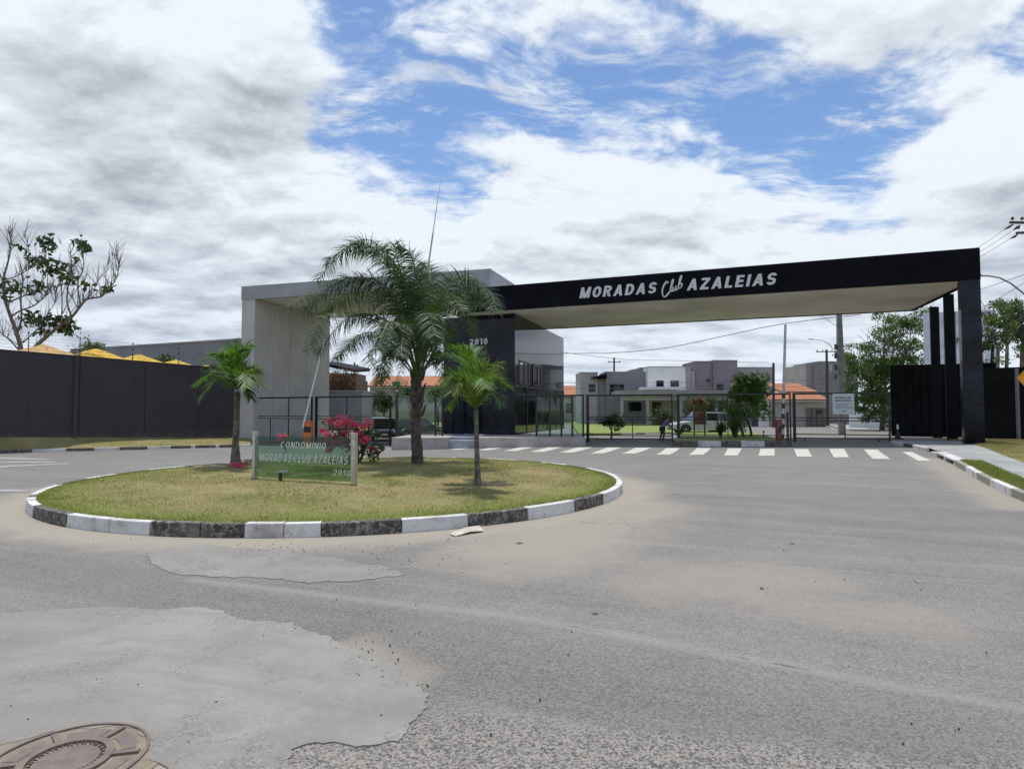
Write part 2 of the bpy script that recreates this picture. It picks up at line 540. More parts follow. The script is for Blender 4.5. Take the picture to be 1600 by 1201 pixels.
M['glass_clear'] = glass('clear_screen_glass', (0.80, 0.90, 0.86), 0.9)
M['glass_sign'] = glass('green_sign_glass', (0.54, 0.72, 0.64), 1.0, 0.015, 1.6)
M['glass_dark'] = plain('dark_window_glass', (0.010, 0.012, 0.016), 0.04, 0.2, 1, spec=0.45)
M['glass_mirror'] = plain('mirror_window_glass', (0.36, 0.38, 0.42), 0.03, 0.03, 1, metal=0.92)
M['house_purple'] = plain('house_grey_mauve', (0.40, 0.365, 0.385), 0.85, 0.06, 0.6, streak=0.2)
M['house_mauve_dark'] = plain('house_dark_mauve', (0.25, 0.215, 0.235), 0.85, 0.06, 0.6, streak=0.2)
M['house_slate'] = plain('house_slate', (0.25, 0.25, 0.275), 0.85, 0.06, 0.6, streak=0.2)
M['house_white'] = plain('house_white', (0.74, 0.74, 0.73), 0.85, 0.04, 0.6, streak=0.1)
M['house_beige'] = plain('house_beige', (0.42, 0.38, 0.35), 0.85, 0.06, 0.6, streak=0.2)
M['house_trim'] = plain('house_trim', (0.34, 0.32, 0.32), 0.8, 0.06, 0.6)
M['door_brown'] = plain('door_brown', (0.10, 0.055, 0.04), 0.6, 0.1, 3)
M['garage'] = plain('garage_door', (0.17, 0.13, 0.115), 0.6, 0.06, 2)
M['tile'] = plain('clay_tile', (0.54, 0.24, 0.125), 0.8, 0.22, 3.2, bump=0.3, bscale=20, col2=(0.42, 0.17, 0.09))
M['wood_sign'] = plain('wood_sign', (0.20, 0.085, 0.03), 0.7, 0.2, 6, streak=0.3)
M['board_white'] = plain('sign_board_white', (0.66, 0.68, 0.72), 0.5, 0.02, 2)
M['ink'] = plain('ink_dark', (0.03, 0.035, 0.06), 0.6, 0.05, 2)
M['sign_amber'] = plain('amber_sign', (0.80, 0.30, 0.01), 0.45, 0.04, 4)
M['skin'] = plain('skin', (0.36, 0.18, 0.12), 0.5, 0.05, 10)
M['purple_shirt'] = plain('purple_shirt', (0.20, 0.11, 0.30), 0.85, 0.08, 10)
M['dark_cloth'] = plain('dark_trousers', (0.03, 0.03, 0.04), 0.85, 0.1, 10)
M['hair'] = plain('dark_hair', (0.015, 0.012, 0.010), 0.5, 0.1, 10)
M['soil'] = plain('soil', (0.13, 0.09, 0.055), 0.95, 0.25, 6, bump=0.5, bscale=50)
M['void'] = plain('drain_void', (0.006, 0.005, 0.005), 0.9, 0.1, 3)
M['green_cloth'] = plain('green_banner_cloth', (0.05, 0.32, 0.20), 0.7, 0.05, 3)
M['pool_blue'] = plain('blue_white_tarpaulin', (0.35, 0.6, 0.7), 0.5, 0.1, 3)


def kerb_mat(name, base, chip, chip_amt, dirt):
    m, t, p, pos, out = new_mat(name)
    n1 = noise_t(t, pos, 13, 10, 0.74, 0.8)
    c = mixc(t, mrange(t, n1, chip_amt, chip_amt + 0.09), base, chip)
    n2 = noise_t(t, pos, 2.2, 6, 0.6)
    c = mixc(t, mrange(t, n2, 0.45, 0.75, 0, dirt), c, (0.20, 0.165, 0.14))
    n3 = noise_t(t, pos, 38, 4, 0.7)
    c = mixc(t, mrange(t, n3, 0.55, 0.7, 0, 0.4), c, (0.16, 0.14, 0.12))
    t.links.new(c, p.inputs['Base Color'])
    p.inputs['Roughness'].default_value = 0.85
    b = nd(t, 'ShaderNodeBump', {'Height': n1, 'Strength': 0.5, 'Distance': 0.02})
    t.links.new(b.outputs[0], p.inputs['Normal'])
    return m


M['kerb_white'] = kerb_mat('kerb_white_paint', (0.66, 0.65, 0.635), (0.33, 0.30, 0.27), 0.56, 0.75)
M['kerb_black'] = kerb_mat('kerb_black_paint', (0.052, 0.047, 0.047), (0.26, 0.235, 0.20), 0.49, 0.8)
M['kerb_bare'] = kerb_mat('kerb_bare_concrete', (0.30, 0.28, 0.24), (0.07, 0.065, 0.06), 0.58, 0.5)

_t = M['wall_dark'].node_tree
_p = next(n for n in _t.nodes if n.type == 'BSDF_PRINCIPLED')
_c = _p.inputs['Base Color'].links[0].from_socket
_pos = _t.nodes.new('ShaderNodeNewGeometry').outputs['Position']
_z = nd(_t, 'ShaderNodeSeparateXYZ', {0: _pos}).outputs[2]
_nn = noise_t(_t, _pos, 1.7, 8, 0.7)
_m = mrange(_t, mth(_t, 'ADD', _z, mth(_t, 'MULTIPLY', _nn, 1.6)), 1.25, 0.35, 0.0, 0.75)
_t.links.new(mixc(_t, _m, _c, (0.11, 0.088, 0.07)), _p.inputs['Base Color'])

# island geometry
IC, IR = Vector((-3.33, 13.55, 0)), 5.63


def road_material():
    m, t, p, pos, out = new_mat('worn_asphalt')
    flat = nd(t, 'ShaderNodeVectorMath', {0: pos, 1: (1, 1, 0)}, operation='MULTIPLY').outputs[0]

    def seg(a, b):
        A = Vector((a.x, a.y, 0)); B = Vector((b.x, b.y, 0)); BA = B - A
        pa = vmth(t, 'SUBTRACT', flat, tuple(A))
        h = mth(t, 'DIVIDE', vmth(t, 'DOT_PRODUCT', pa, tuple(BA), out=1), BA.length_squared)
        h = mth(t, 'MINIMUM', mth(t, 'MAXIMUM', h, 0.0), 1.0)
        q = vmth(t, 'SUBTRACT', pa, vmth(t, 'SCALE', (0, 0, 0), scale=0.0)) if False else pa
        sc = nd(t, 'ShaderNodeVectorMath', {0: tuple(BA)}, operation='SCALE')
        t.links.new(h, sc.inputs['Scale'])
        return vmth(t, 'LENGTH', vmth(t, 'SUBTRACT', q, sc.outputs[0]), out=1)

    def side(a, b):
        """signed distance to the line a-b in plan; positive on the near side"""
        A = Vector((a.x, a.y, 0)); D = (Vector((b.x, b.y, 0)) - A).normalized()
        n = Vector((D.y, -D.x, 0))
        if n.y > 0: n = -n
        return vmth(t, 'DOT_PRODUCT', vmth(t, 'SUBTRACT', flat, tuple(A)), tuple(n), out=1)

    nbig = noise_t(t, flat, 0.16, 6, 0.6)
    nmid = noise_t(t, flat, 0.9, 8, 0.65, 0.3)
    nfin = noise_t(t, flat, 5.0, 6, 0.7)
    nwob = mth(t, 'SUBTRACT', noise_t(t, flat, 1.4, 6, 0.65), 0.5)
    c = mixc(t, mrange(t, nbig, 0.35, 0.65), (0.182, 0.174, 0.165), (0.238, 0.227, 0.214))
    c = mixc(t, mrange(t, nmid, 0.42, 0.72, 0, 0.55), c, (0.30, 0.283, 0.26))
    c = mixc(t, mrange(t, nfin, 0.40, 0.75, 0, 0.35), c, (0.15, 0.143, 0.135))
    # wheel tracks sweeping across: streaky noise stretched along the road
    rot = nd(t, 'ShaderNodeVectorRotate', {'Vector': flat, 'Angle': radians(24)}, rotation_type='Z_AXIS').outputs[0]
    strv = nd(t, 'ShaderNodeVectorMath', {0: rot, 1: (0.12, 1.6, 1)}, operation='MULTIPLY').outputs[0]
    nst = noise_t(t, strv, 1.0, 6, 0.6, 0.4)
    c = mixc(t, mrange(t, nst, 0.46, 0.74, 0, 0.45), c, (0.32, 0.303, 0.28))
    c = mixc(t, mrange(t, nst, 0.47, 0.30, 0, 0.55), c, (0.135, 0.13, 0.125))
    rot2 = nd(t, 'ShaderNodeVectorRotate', {'Vector': flat, 'Angle': radians(21)}, rotation_type='Z_AXIS').outputs[0]
    st2 = nd(t, 'ShaderNodeVectorMath', {0: rot2, 1: (0.25, 5.5, 1)}, operation='MULTIPLY').outputs[0]
    ns2 = noise_t(t, st2, 1.0, 7, 0.65, 0.5)
    c = mixc(t, mrange(t, ns2, 0.50, 0.72, 0, 0.45), c, (0.33, 0.31, 0.28))
    c = mixc(t, mrange(t, ns2, 0.46, 0.30, 0, 0.35), c, (0.13, 0.125, 0.12))
    band = seg(G(560, 985), G(1600, 1165))
    c = mixc(t, mrange(t, mth(t, 'ADD', band, mth(t, 'MULTIPLY', nwob, 0.7)), 0.05, 0.75, 0.5, 0.0), c, (0.135, 0.13, 0.123))
    band2 = seg(G(0, 880), G(520, 955))
    c = mixc(t, mrange(t, mth(t, 'ADD', band2, mth(t, 'MULTIPLY', nwob, 0.9)), 0.05, 0.9, 0.45, 0.0), c, (0.14, 0.135, 0.128))
    # aggregate
    vor = nd(t, 'ShaderNodeTexVoronoi', {'Scale': 92.0, 'Randomness': 1.0}, feature='F1')
    t.links.new(flat, vor.inputs['Vector'])
    vs_ = nd(t, 'ShaderNodeSeparateXYZ', {0: vor.outputs['Color']})
    spk = vs_.outputs[0]
    near = side(G(420, 1085), G(1600, 1195))
    coarse = mrange(t, mth(t, 'ADD', near, mth(t, 'MULTIPLY', nwob, 0.5)), -0.05, 0.16)
    csp = nd(t, 'ShaderNodeValToRGB', {0: spk})
    cr = csp.color_ramp
    cr.elements[0].position = 0.0; cr.elements[0].color = (0.055, 0.05, 0.05, 1)
    cr.elements[1].position = 1.0; cr.elements[1].color = (0.44, 0.40, 0.35, 1)
    e = cr.elements.new(0.32); e.color = (0.17, 0.155, 0.15, 1)
    e = cr.elements.new(0.62); e.color = (0.34, 0.30, 0.255, 1)
    amt_ = mrange(t, coarse, 0, 1, 0.34, 0.74, False)
    c = mixc(t, amt_, c, csp.outputs[0])
    # pale seam
    seam = seg(G(300, 905), G(820, 965))
    seam2 = seg(G(820, 965), G(1600, 1108))
    sm = mth(t, 'MINIMUM', seam, seam2)
    smm = mrange(t, mth(t, 'ADD', sm, mth(t, 'MULTIPLY', nwob, 0.16)), 0.00, 0.12, 0.42, 0.0)
    c = mixc(t, smm, c, (0.37, 0.34, 0.29))
    ck = mrange(t, mth(t, 'ADD', seam2, mth(t, 'MULTIPLY', mth(t, 'SUBTRACT', noise_t(t, flat, 3.5, 6, 0.7), 0.5), 0.10)), 0.004, 0.016, 0.75, 0.0)
    ck = mth(t, 'MULTIPLY', ck, mrange(t, noise_t(t, flat, 1.1, 3, 0.5), 0.50, 0.56))
    c = mixc(t, ck, c, (0.045, 0.04, 0.037))
    oil = mrange(t, noise_t(t, flat, 0.75, 5, 0.55, 0.3), 0.64, 0.78, 0.0, 0.40)
    c = mixc(t, oil, c, (0.10, 0.097, 0.094))
    # sand
    dc = vmth(t, 'LENGTH', vmth(t, 'SUBTRACT', flat, (IC.x, IC.y, 0)), out=1)
    ring = mrange(t, mth(t, 'ADD', dc, mth(t, 'MULTIPLY', nwob, 1.1)), IR + 0.25, IR + 1.15, 0.85, 0.0)
    ysep = nd(t, 'ShaderNodeSeparateXYZ', {0: flat})
    ring = mth(t, 'MULTIPLY', ring, mrange(t, ysep.outputs[1], 18.5, 14.0, 0.25, 1.0))
    rgt = seg(G(980, 790), G(820, 860))
    ring2 = mrange(t, mth(t, 'ADD', rgt, mth(t, 'MULTIPLY', nwob, 1.6)), 0.3, 1.7, 0.65, 0.0)
    s1 = seg(G(1080, 905), G(1200, 905))
    s1m = mrange(t, mth(t, 'ADD', s1, mth(t, 'MULTIPLY', nwob, 1.5)), 0.1, 1.3, 0.42, 0.0)
    s2 = seg(G(1180, 940), G(1400, 965))
    s2m = mrange(t, mth(t, 'ADD', s2, mth(t, 'MULTIPLY', nwob, 1.5)), 0.0, 0.9, 0.32, 0.0)
    kr = seg(G(1450, 716), G(1600, 792))
    krm = mrange(t, mth(t, 'ADD', kr, mth(t, 'MULTIPLY', nwob, 0.9)), 0.1, 0.9, 0.65, 0.0)
    lo = seg(G(230, 1200), G(60, 1195))
    lom = mrange(t, mth(t, 'ADD', lo, mth(t, 'MULTIPLY', nwob, 0.3)), 0.3, 0.55, 0.85, 0.0)
    red = seg(G(560, 1010), G(640, 1055))
    redm = mrange(t, mth(t, 'ADD', red, mth(t, 'MULTIPLY', nwob, 0.5)), 0.02, 0.3, 0.5, 0.0)
    sand = mth(t, 'MAXIMUM', mth(t, 'MAXIMUM', ring, ring2), mth(t, 'MAXIMUM', mth(t, 'MAXIMUM', s1m, s2m), mth(t, 'MAXIMUM', krm, mth(t, 'MAXIMUM', lom, redm))))
    grain = mixc(t, mrange(t, spk, 0.0, 1.0, 0.0, 0.45, False), (0.43, 0.375, 0.30), (0.32, 0.275, 0.215))
    c = mixc(t, sand, c, grain)
    # cracks
    vc = nd(t, 'ShaderNodeTexVoronoi', {'Scale': 0.42}, feature='DISTANCE_TO_EDGE')
    wv = vmth(t, 'ADD', flat, vmth(t, 'SCALE', noise_t(t, flat, 1.2, 5, 0.7, out=1), scale=0.9))
    t.links.new(wv, vc.inputs['Vector'])
    crk = mrange(t, vc.outputs[0], 0.0, 0.006, 0.55, 0.0)
    crk = mth(t, 'MULTIPLY', crk, mrange(t, nbig, 0.52, 0.60))
    c = mixc(t, crk, c, (0.05, 0.045, 0.04))
    c = mixc(t, 1.0, c, (0.86, 0.875, 0.875), 'MULTIPLY')
    t.links.new(c, p.inputs['Base Color'])
    p.inputs['Roughness'].default_value = 0.88
    p.inputs['Specular IOR Level'].default_value = 0.3
    hsum = mth(t, 'ADD', mth(t, 'MULTIPLY', vor.outputs['Distance'], mrange(t, coarse, 0, 1, 0.5, 1.0, False)), mth(t, 'MULTIPLY', nfin, 0.6))
    b = nd(t, 'ShaderNodeBump', {'Height': hsum, 'Strength': 0.55, 'Distance': 0.012})
    t.links.new(b.outputs[0], p.inputs['Normal'])
    return m


M['road'] = road_material()


def lawn_material(ring=True):
    m, t, p, pos, out = new_mat('dry_lawn_turf')
    n1 = noise_t(t, pos, 0.55, 6, 0.65, 0.3)
    n2 = noise_t(t, pos, 9, 6, 0.75)
    n3 = noise_t(t, pos, 55, 3, 0.7)
    c = mixc(t, mrange(t, n1, 0.36, 0.62), (0.20, 0.215, 0.06), (0.36, 0.29, 0.155))
    c = mixc(t, mrange(t, n2, 0.40, 0.68, 0, 0.6), c, (0.42, 0.345, 0.19))
    c = mixc(t, mrange(t, n3, 0.42, 0.62, 0, 0.45), c, (0.13, 0.135, 0.05))
    # greener towards the kerb where it is watered
    fl = nd(t, 'ShaderNodeVectorMath', {0: pos, 1: (1, 1, 0)}, operation='MULTIPLY').outputs[0]
    dc = vmth(t, 'LENGTH', vmth(t, 'SUBTRACT', fl, (IC.x, IC.y, 0)), out=1)
    g = mrange(t, mth(t, 'ADD', dc, mth(t, 'MULTIPLY', n1, 1.2)), IR - 0.7, IR + 0.4, 0.0, 0.75)
    if ring: c = mixc(t, g, c, (0.18, 0.225, 0.045))
    t.links.new(c, p.inputs['Base Color'])
    p.inputs['Roughness'].default_value = 0.95
    p.inputs['Specular IOR Level'].default_value = 0.1
    b = nd(t, 'ShaderNodeBump', {'Height': n3, 'Strength': 0.9, 'Distance': 0.03})
    t.links.new(b.outputs[0], p.inputs['Normal'])
    return m


M['lawn'] = lawn_material()
M['verge'] = lawn_material(False)

# ------------------------------------------------------------------ ground sheets


def grid_sheet(name, x0, x1, y0, y1, step, dzz, mat):
    xs = np.arange(x0, x1 + step * .5, step); ys = np.arange(y0, y1 + step * .5, step)
    X, Y = np.meshgrid(xs, ys)
    w = np.clip((Y - 17.5) / 13, 0, 1); w = w * w * (3 - 2 * w)
    zf = np.clip(-0.45 + 0.0205 * X, -0.72, 0.02)
    bk = np.clip((Y - 48) / 25, 0, 1); bk = bk * bk * (3 - 2 * bk)
    Z = w * (zf * (1 - bk) - 0.30 * bk) + dzz
    V = np.stack([X, Y, Z], -1).reshape(-1, 3)
    nx, ny = len(xs), len(ys)
    i = np.arange(nx - 1)[None, :] + np.arange(ny - 1)[:, None] * nx
    fc = np.stack([i, i + 1, i + 1 + nx, i + nx], -1).reshape(-1)
    return np_mesh(name, V, fc, 4, mat, smooth_=True)


road = grid_sheet('road', -55, 45, -14, 110, 0.5, 0.0, M['road'])
tag(road, kind='structure')
gb = MB().add([(-2500, -2500, -1.0), (2500, -2500, -1.0), (2500, 2500, -1.0), (-2500, 2500, -1.0)], [(0, 1, 2, 3)])
tag(gb.build('ground', M['grass_far']), kind='structure')


def drape(poly_px, name, dzz, mat, nu=3, nv=6, kind=None, parent=None):
    """a thin sheet on the terrain; poly_px: far-left, far-right, near-right, near-left"""
    a, b, c_, d = [G(*q) for q in poly_px]
    vs, fs = [], []
    for j in range(nv + 1):
        for i in range(nu + 1):
            s, r = i / nu, j / nv
            p = (a * (1 - s) + b * s) * (1 - r) + (d * (1 - s) + c_ * s) * r
            vs.append((p.x, p.y, hz_(p.x, p.y) + dzz))
    for j in range(nv):
        for i in range(nu):
            k = j * (nu + 1) + i
            fs.append((k, k + nu + 1, k + nu + 2, k + 1))
    o = MB().add(vs, fs).build(name, mat, parent)
    if kind: o['kind'] = kind
    return o


cw = empty('crosswalk', (4, 25, -0.2), kind='structure')
STR = [((1409.6, 705.8), (1425, 706), (1455, 720), (1435, 720)), ((1350, 702), (1371, 702.5), (1391, 717), (1364, 717)),
       ((1295.6, 701), (1319, 701), (1327, 714.5), (1303, 714.5)), ((1240.6, 701.5), (1262.5, 701.5), (1269, 713.5), (1245.6, 713.5)),
       ((1188, 701), (1210.6, 701), (1210, 712), (1185, 712)), ((1137, 700.5), (1159, 700.5), (1152, 711.5), (1130.7, 711.5)),
       ((1089, 700), (1111, 700), (1098, 710.5), (1075.6, 710.5)), ((1041, 700), (1062.5, 700), (1047, 710), (1025, 710)),
       ((993, 699.3), (1018, 699.3), (992, 708.5), (971, 708.5)), ((949, 699), (971, 699), (943, 708), (922, 708)),
       ((903, 698.8), (926, 698.8), (895, 707), (874, 707)), ((858, 698.5), (879, 698.5), (849, 706), (828, 706)),
       ((815, 698), (836, 698), (806, 704.6), (787, 704.6)), ((773, 697.8), (794, 697.8), (765, 703.4), (746, 703.4)),
       ((733, 697.5), (752, 697.5), (720, 702.4), (701, 702.4)), ((690, 697.4), (708, 697.4), (676, 701.6), (657, 701.6)),
       ((648, 697.2), (666, 697.2), (634, 701), (616, 701))]
for q in STR:
    drape(q, 'stripe', 0.008, M['white_line'], parent=cw)
ml = empty('road_markings', (-20, 24, -0.2), kind='structure')
for q in [((-40, 712), (70, 716.5), (78, 719), (-40, 715.5)), ((-40, 720), (85, 721.5), (85, 723.2), (-40, 723.5)),
          ((-60, 731.5), (105, 723.8), (118, 724.6), (-60, 735)), ((-60, 764), (40, 765.2), (46, 769), (-60, 768.5))]:
    drape(q, 'painted_line', 0.008, M['old_line'], nu=8, nv=2, parent=ml)


# cement patches with ragged edges
def ragged_patch(name, pts_px, thick, mat, amp=0.035, z0=0.0, kind='structure'):
    base = [onz(x, y, 0.0) for x, y in pts_px]
    pts = []
    n = len(base)
    for i in range(n):
        a, b = base[i], base[(i + 1) % n]
        k = max(2, min(140, int((b - a).length / 0.022)))
        for j in range(k):
            p = a.lerp(b, j / k)
            nv = noise.noise_vector(Vector((p.x * 2.3, p.y * 2.3, 3.1))) * amp * 2 + noise.noise_vector(Vector((p.x * 9, p.y * 9, 7.1))) * amp * 1.1 + noise.noise_vector(Vector((p.x * 31, p.y * 31, 2.1))) * amp * 0.7
            pts.append(Vector((p.x + nv.x, p.y + nv.y, 0)))
    tris = tessellate_polygon([pts])
    m = len(pts)
    vs = [(p.x, p.y, z0 + thick) for p in pts] + [(p.x, p.y, z0 - 0.01) for p in pts]
    fs = []
    for t_ in tris:
        a, b, c_ = [pts[i] for i in t_]
        fs.append(tuple(t_) if (b - a).cross(c_ - a).z > 0 else tuple(reversed(t_)))
    fs += [(i, (i + 1) % m, m + (i + 1) % m, m + i) for i in range(m)]
    o = MB().add(vs, fs).build(name, mat)
    o['kind'] = kind
    return o


ragged_patch('cement_patch', [(-260, 1010), (-60, 962), (120, 951), (300, 950), (450, 975), (560, 1012), (640, 1052), (668, 1085), (660, 1108), (620, 1135),
                              (602, 1160), (560, 1164), (478, 1160), (462, 1170), (470, 1215), (460, 1290), (246, 1290), (234, 1200), (224, 1160), (203, 1144),
                              (150, 1138), (100, 1140), (50, 1150), (-20, 1172), (-300, 1230)], 0.007, M['patch'])
ragged_patch('cement_patch', [(232, 868), (262, 856), (330, 852), (420, 858), (520, 874), (600, 884), (640, 898), (560, 906), (480, 910), (400, 904), (300, 898), (250, 890)], 0.006, M['patch'])

# ------------------------------------------------------------------ roundabout
ri = empty('roundabout_kerb', (IC.x, IC.y, 0), kind='structure')


def kerb_ang(px, py):
    p = onz(px, py, 0)
    return atan2(p.y - IC.y, p.x - IC.x)


marks = [(47, 772, None), (58, 788, 'w'), (80, 791, 'b'), (120, 801, 'w'), (172, 813, 'b'), (225, 821, 'w'), (272, 827, 'w'), (331, 833, 'b'), (390, 836, 'b'),
         (446, 837.5, 'w'), (502, 838, 'w'), (632, 837, 'b'), (748, 830, 'w'), (857, 819, 'b'), (920, 802, 'w'), (957, 788, 'b'), (971, 776, 'w')]
angs = [(kerb_ang(x, y), c) for x, y, c in marks]
segs = []
for i in range(1, len(angs)):
    segs.append((angs[i - 1][0], angs[i][0], angs[i][1]))
a0 = angs[-1][0]; a1 = angs[0][0] % (2 * pi)
nb = max(8, int((a1 - a0) * IR / 1.0))
for i in range(nb):
    segs.append((a0 + (a1 - a0) * i / nb, a0 + (a1 - a0) * (i + 1) / nb, 'w' if i % 2 else ('w' if i < 3 else 'b')))
for k, (s0, s1, c) in enumerate(segs):
    if s1 < s0: s1 += 2 * pi
    gap = 0.006 / IR
    w_in, w_out, hh = IR - 0.13, IR + random.uniform(-0.008, 0.008), 0.178 + random.uniform(-0.006, 0.006)
    n = 5
    vs, fs = [], []
    for i in range(n + 1):
        t = s0 + gap + (s1 - s0 - 2 * gap) * i / n
        for r, z in ((w_out, -0.05), (w_out - 0.012, hh), (w_in, hh + 0.002), (w_in, -0.05)):
            vs.append((IC.x + r * cos(t), IC.y + r * sin(t), z))
    for i in range(n):
        for j in range(3):
            fs.append((i * 4 + j, (i + 1) * 4 + j, (i + 1) * 4 + j + 1, i * 4 + j + 1))
    fs += [(0, 1, 2, 3), (n * 4 + 3, n * 4 + 2, n * 4 + 1, n * 4)]
    mt = M['kerb_white'] if c == 'w' else M['kerb_black']
    o = MB().add(vs, fs).build('kerb_stone', mt, ri, bevel=0.012, bseg=2)

# lawn dome
LZ = 0.165
vs, fs = [(IC.x, IC.y, LZ + 0.07)], []
nr, na = 14, 72
for r in range(1, nr + 1):
    rr = (IR - 0.125) * r / nr
    for k in range(na):
        t = 2 * pi * k / na
        x, y = IC.x + rr * cos(t), IC.y + rr * sin(t)
        vs.append((x, y, LZ + 0.07 * (1 - (r / nr) ** 2) + 0.012 * noise.noise(Vector((x * 1.5, y * 1.5, 0)))))
for k in range(na):
    fs.append((0, 1 + k, 1 + (k + 1) % na))
for r in range(nr - 1):
    for k in range(na):
        a = 1 + r * na + k; b = 1 + r * na + (k + 1) % na
        fs.append((a, a + na, b + na, b))
tag(MB().add(vs, fs).build('lawn', M['lawn'], smooth_=True), kind='structure')


def lawn_z(x, y):
    r = sqrt((x - IC.x) ** 2 + (y - IC.y) ** 2) / (IR - 0.125)
    return LZ + 0.07 * (1 - min(1, r * r)) - 0.003


def GL(px, py):
    z = LZ
    for i in range(8):
        p = onz(px, py, z)
        z = lawn_z(p.x, p.y)
    return Vector((p.x, p.y, z))


def blades(name, xy, zf, hmin, hmax, wid, mat, lean=0.6):
    n = len(xy)
    h = RNG.uniform(hmin, hmax, n)
    a = RNG.uniform(0, 2 * pi, n)
    la = RNG.uniform(0, 2 * pi, n)
    le = RNG.uniform(0.1, lean, n) * h
    z = zf
    w = wid * RNG.uniform(0.6, 1.3, n)
    bx, by = xy[:, 0], xy[:, 1]
    p0 = np.stack([bx - np.cos(a) * w, by - np.sin(a) * w, z], -1)
    p1 = np.stack([bx + np.cos(a) * w, by + np.sin(a) * w, z], -1)
    p2 = np.stack([bx + np.cos(la) * le, by + np.sin(la) * le, z + h], -1)
    V = np.stack([p0, p1, p2], 1).reshape(-1, 3)
    o = np_mesh(name, V, np.arange(n * 3), 3, mat)
    return o


N = 80000
r = np.sqrt(RNG.uniform(0, 1, N)) * (IR - 0.14)
a = RNG.uniform(0, 2 * pi, N)
xy = np.stack([IC.x + r * np.cos(a), IC.y + r * np.sin(a)], -1)
zz = LZ + 0.07 * (1 - (r / (IR - 0.125)) ** 2) - 0.01
edge = (r > IR - 0.5)
hm = np.where(edge, 1.5, 1.0)
blot = np.sin(xy[:, 0] * 1.9 + 1.3 * np.sin(xy[:, 1] * 1.1)) + np.sin(xy[:, 1] * 2.3 + 1.7 * np.sin(xy[:, 0] * .9)) + np.sin(xy[:, 0] * 4.7 + xy[:, 1] * 3.9) * .7
keep = (blot < 0.9) | (RNG.uniform(0, 1, N) < 0.30)
xy, zz = xy[keep], zz[keep]
o = blades('grass', xy, zz, 0.018, 0.05, 0.006, M['grass_blade'])
tag(o, 'short dry grass covering the round traffic island', 'grass', kind='stuff')
# longer fringe by the kerb
N = 14000
r = IR - 0.14 - np.abs(RNG.normal(0, 0.16, N)); a = RNG.uniform(0, 2 * pi, N)
xy = np.stack([IC.x + r * np.cos(a), IC.y + r * np.sin(a)], -1)
M['grass_green'] = leafy('grass_green', (0.16, 0.205, 0.035), (0.25, 0.26, 0.075), 1.5, 0.3, 0.6)
tag(blades('grass', xy, np.full(N, LZ - 0.01), 0.02, 0.055, 0.006, M['grass_green']), 'greener grass fringe growing along the island kerb', 'grass', kind='stuff')

# ------------------------------------------------------------------ right pavement, kerb, verge
KB = [(1391, 693.5), (1411, 697), (1426, 700), (1446, 705), (1455, 709.5), (1462, 713.5), (1491.6, 727), (1508.6, 737), (1525.6, 748), (1547, 759.5),
      (1580, 775.5), (1612, 789), (1660, 812), (1760, 858), (1900, 920)]
KP = [G(x, y) for x, y in KB]


def inward(i, d):
    """offset kerb point i away from the road (to the right)"""
    a = KP[max(0, i - 1)]; b = KP[min(len(KP) - 1, i + 1)]
    t = (b - a); t.z = 0; t.normalize()
    n = Vector((-t.y, t.x, 0))
    if n.x < 0: n = -n
    return KP[i] + n * d


KH = 0.155
rk = empty('pavement_kerb', KP[6], kind='structure')
cols = ['kerb_white', 'kerb_black', 'kerb_white', None, 'kerb_white', 'inlet', 'kerb_bare', 'kerb_white', 'kerb_bare', 'kerb_white', 'kerb_bare', 'kerb_white', 'kerb_bare', 'kerb_white']
for i, c in enumerate(cols):
    if c is None: continue
    a, b, a2, b2 = KP[i], KP[i + 1], inward(i, 0.14), inward(i + 1, 0.14)
    g = (b - a).normalized() * 0.006
    if c == 'inlet':
        # a drain inlet: lid, three piers and two dark openings
        mb = MB()
        zt = [a.z + KH, b.z + KH, b2.z + KH, a2.z + KH]
        zt = [a.z + KH + 0.02, b.z + KH + 0.01, b.z + KH + 0.01, a.z + KH + 0.02]
        A2, B2 = inward(i, 0.32), inward(i + 1, 0.32)
        mb.prism([a + g, b - g, B2 - g, A2 + g], [z - 0.05 for z in zt], zt)
        for t0, t1 in ((0.0, 0.05), (0.47, 0.53), (0.95, 1.0)):
            p, q = a.lerp(b, t0) + g * (t0 == 0), a.lerp(b, t1) - g * (t1 == 1)
            p2, q2 = A2.lerp(B2, t0), A2.lerp(B2, t1)
            mb.prism([p, q, q2, p2], min(a.z, b.z) - 0.1, min(zt) - 0.052)
        mb.build('drain_inlet', M['kerb_white'], rk, bevel=0.006)
        v = MB()
        v.prism([a.lerp(A2, 0.55), b.lerp(B2, 0.55), b.lerp(B2, 0.6), a.lerp(A2, 0.6)], min(a.z, b.z) - 0.1, min(zt) - 0.055)
        v.build('inlet_throat', M['void'], rk)
        continue
    z0 = [a.z - 0.06, b.z - 0.06, b.z - 0.06, a.z - 0.06]
    z1 = [a.z + KH, b.z + KH, b.z + KH, a.z + KH]
    if i == 4: z1 = [a.z + KH * 0.7, b.z + KH, b.z + KH, a.z + KH * .7]
    MB().prism([a + g, b - g, b2 - g, a2 + g], z0, z1).build('kerb_stone', M[c], rk, bevel=0.012, bseg=2)

# beam / canopy geometry first (needed for pavement)
ZT = zat(1531, 386.5, 28.0)
ZB = zat(1533, 436, 28.0)
B_ = at(1531.5, 400, 28.0)
A_ = onz(700, 453.3, ZT)
FD = (Vector((B_.x, B_.y, 0)) - Vector((A_.x, A_.y, 0)))
FD.z = 0
FD.normalize()
SD = Vector((0.311, 1.0, 0)).normalized()          # direction of the side walls, going away
FN = Vector((FD.y, -FD.x, 0))                      # outward normal of the front
if FN.y > 0: FN = -FN


def PV(p): return Vector((p[0], p[1], 0))


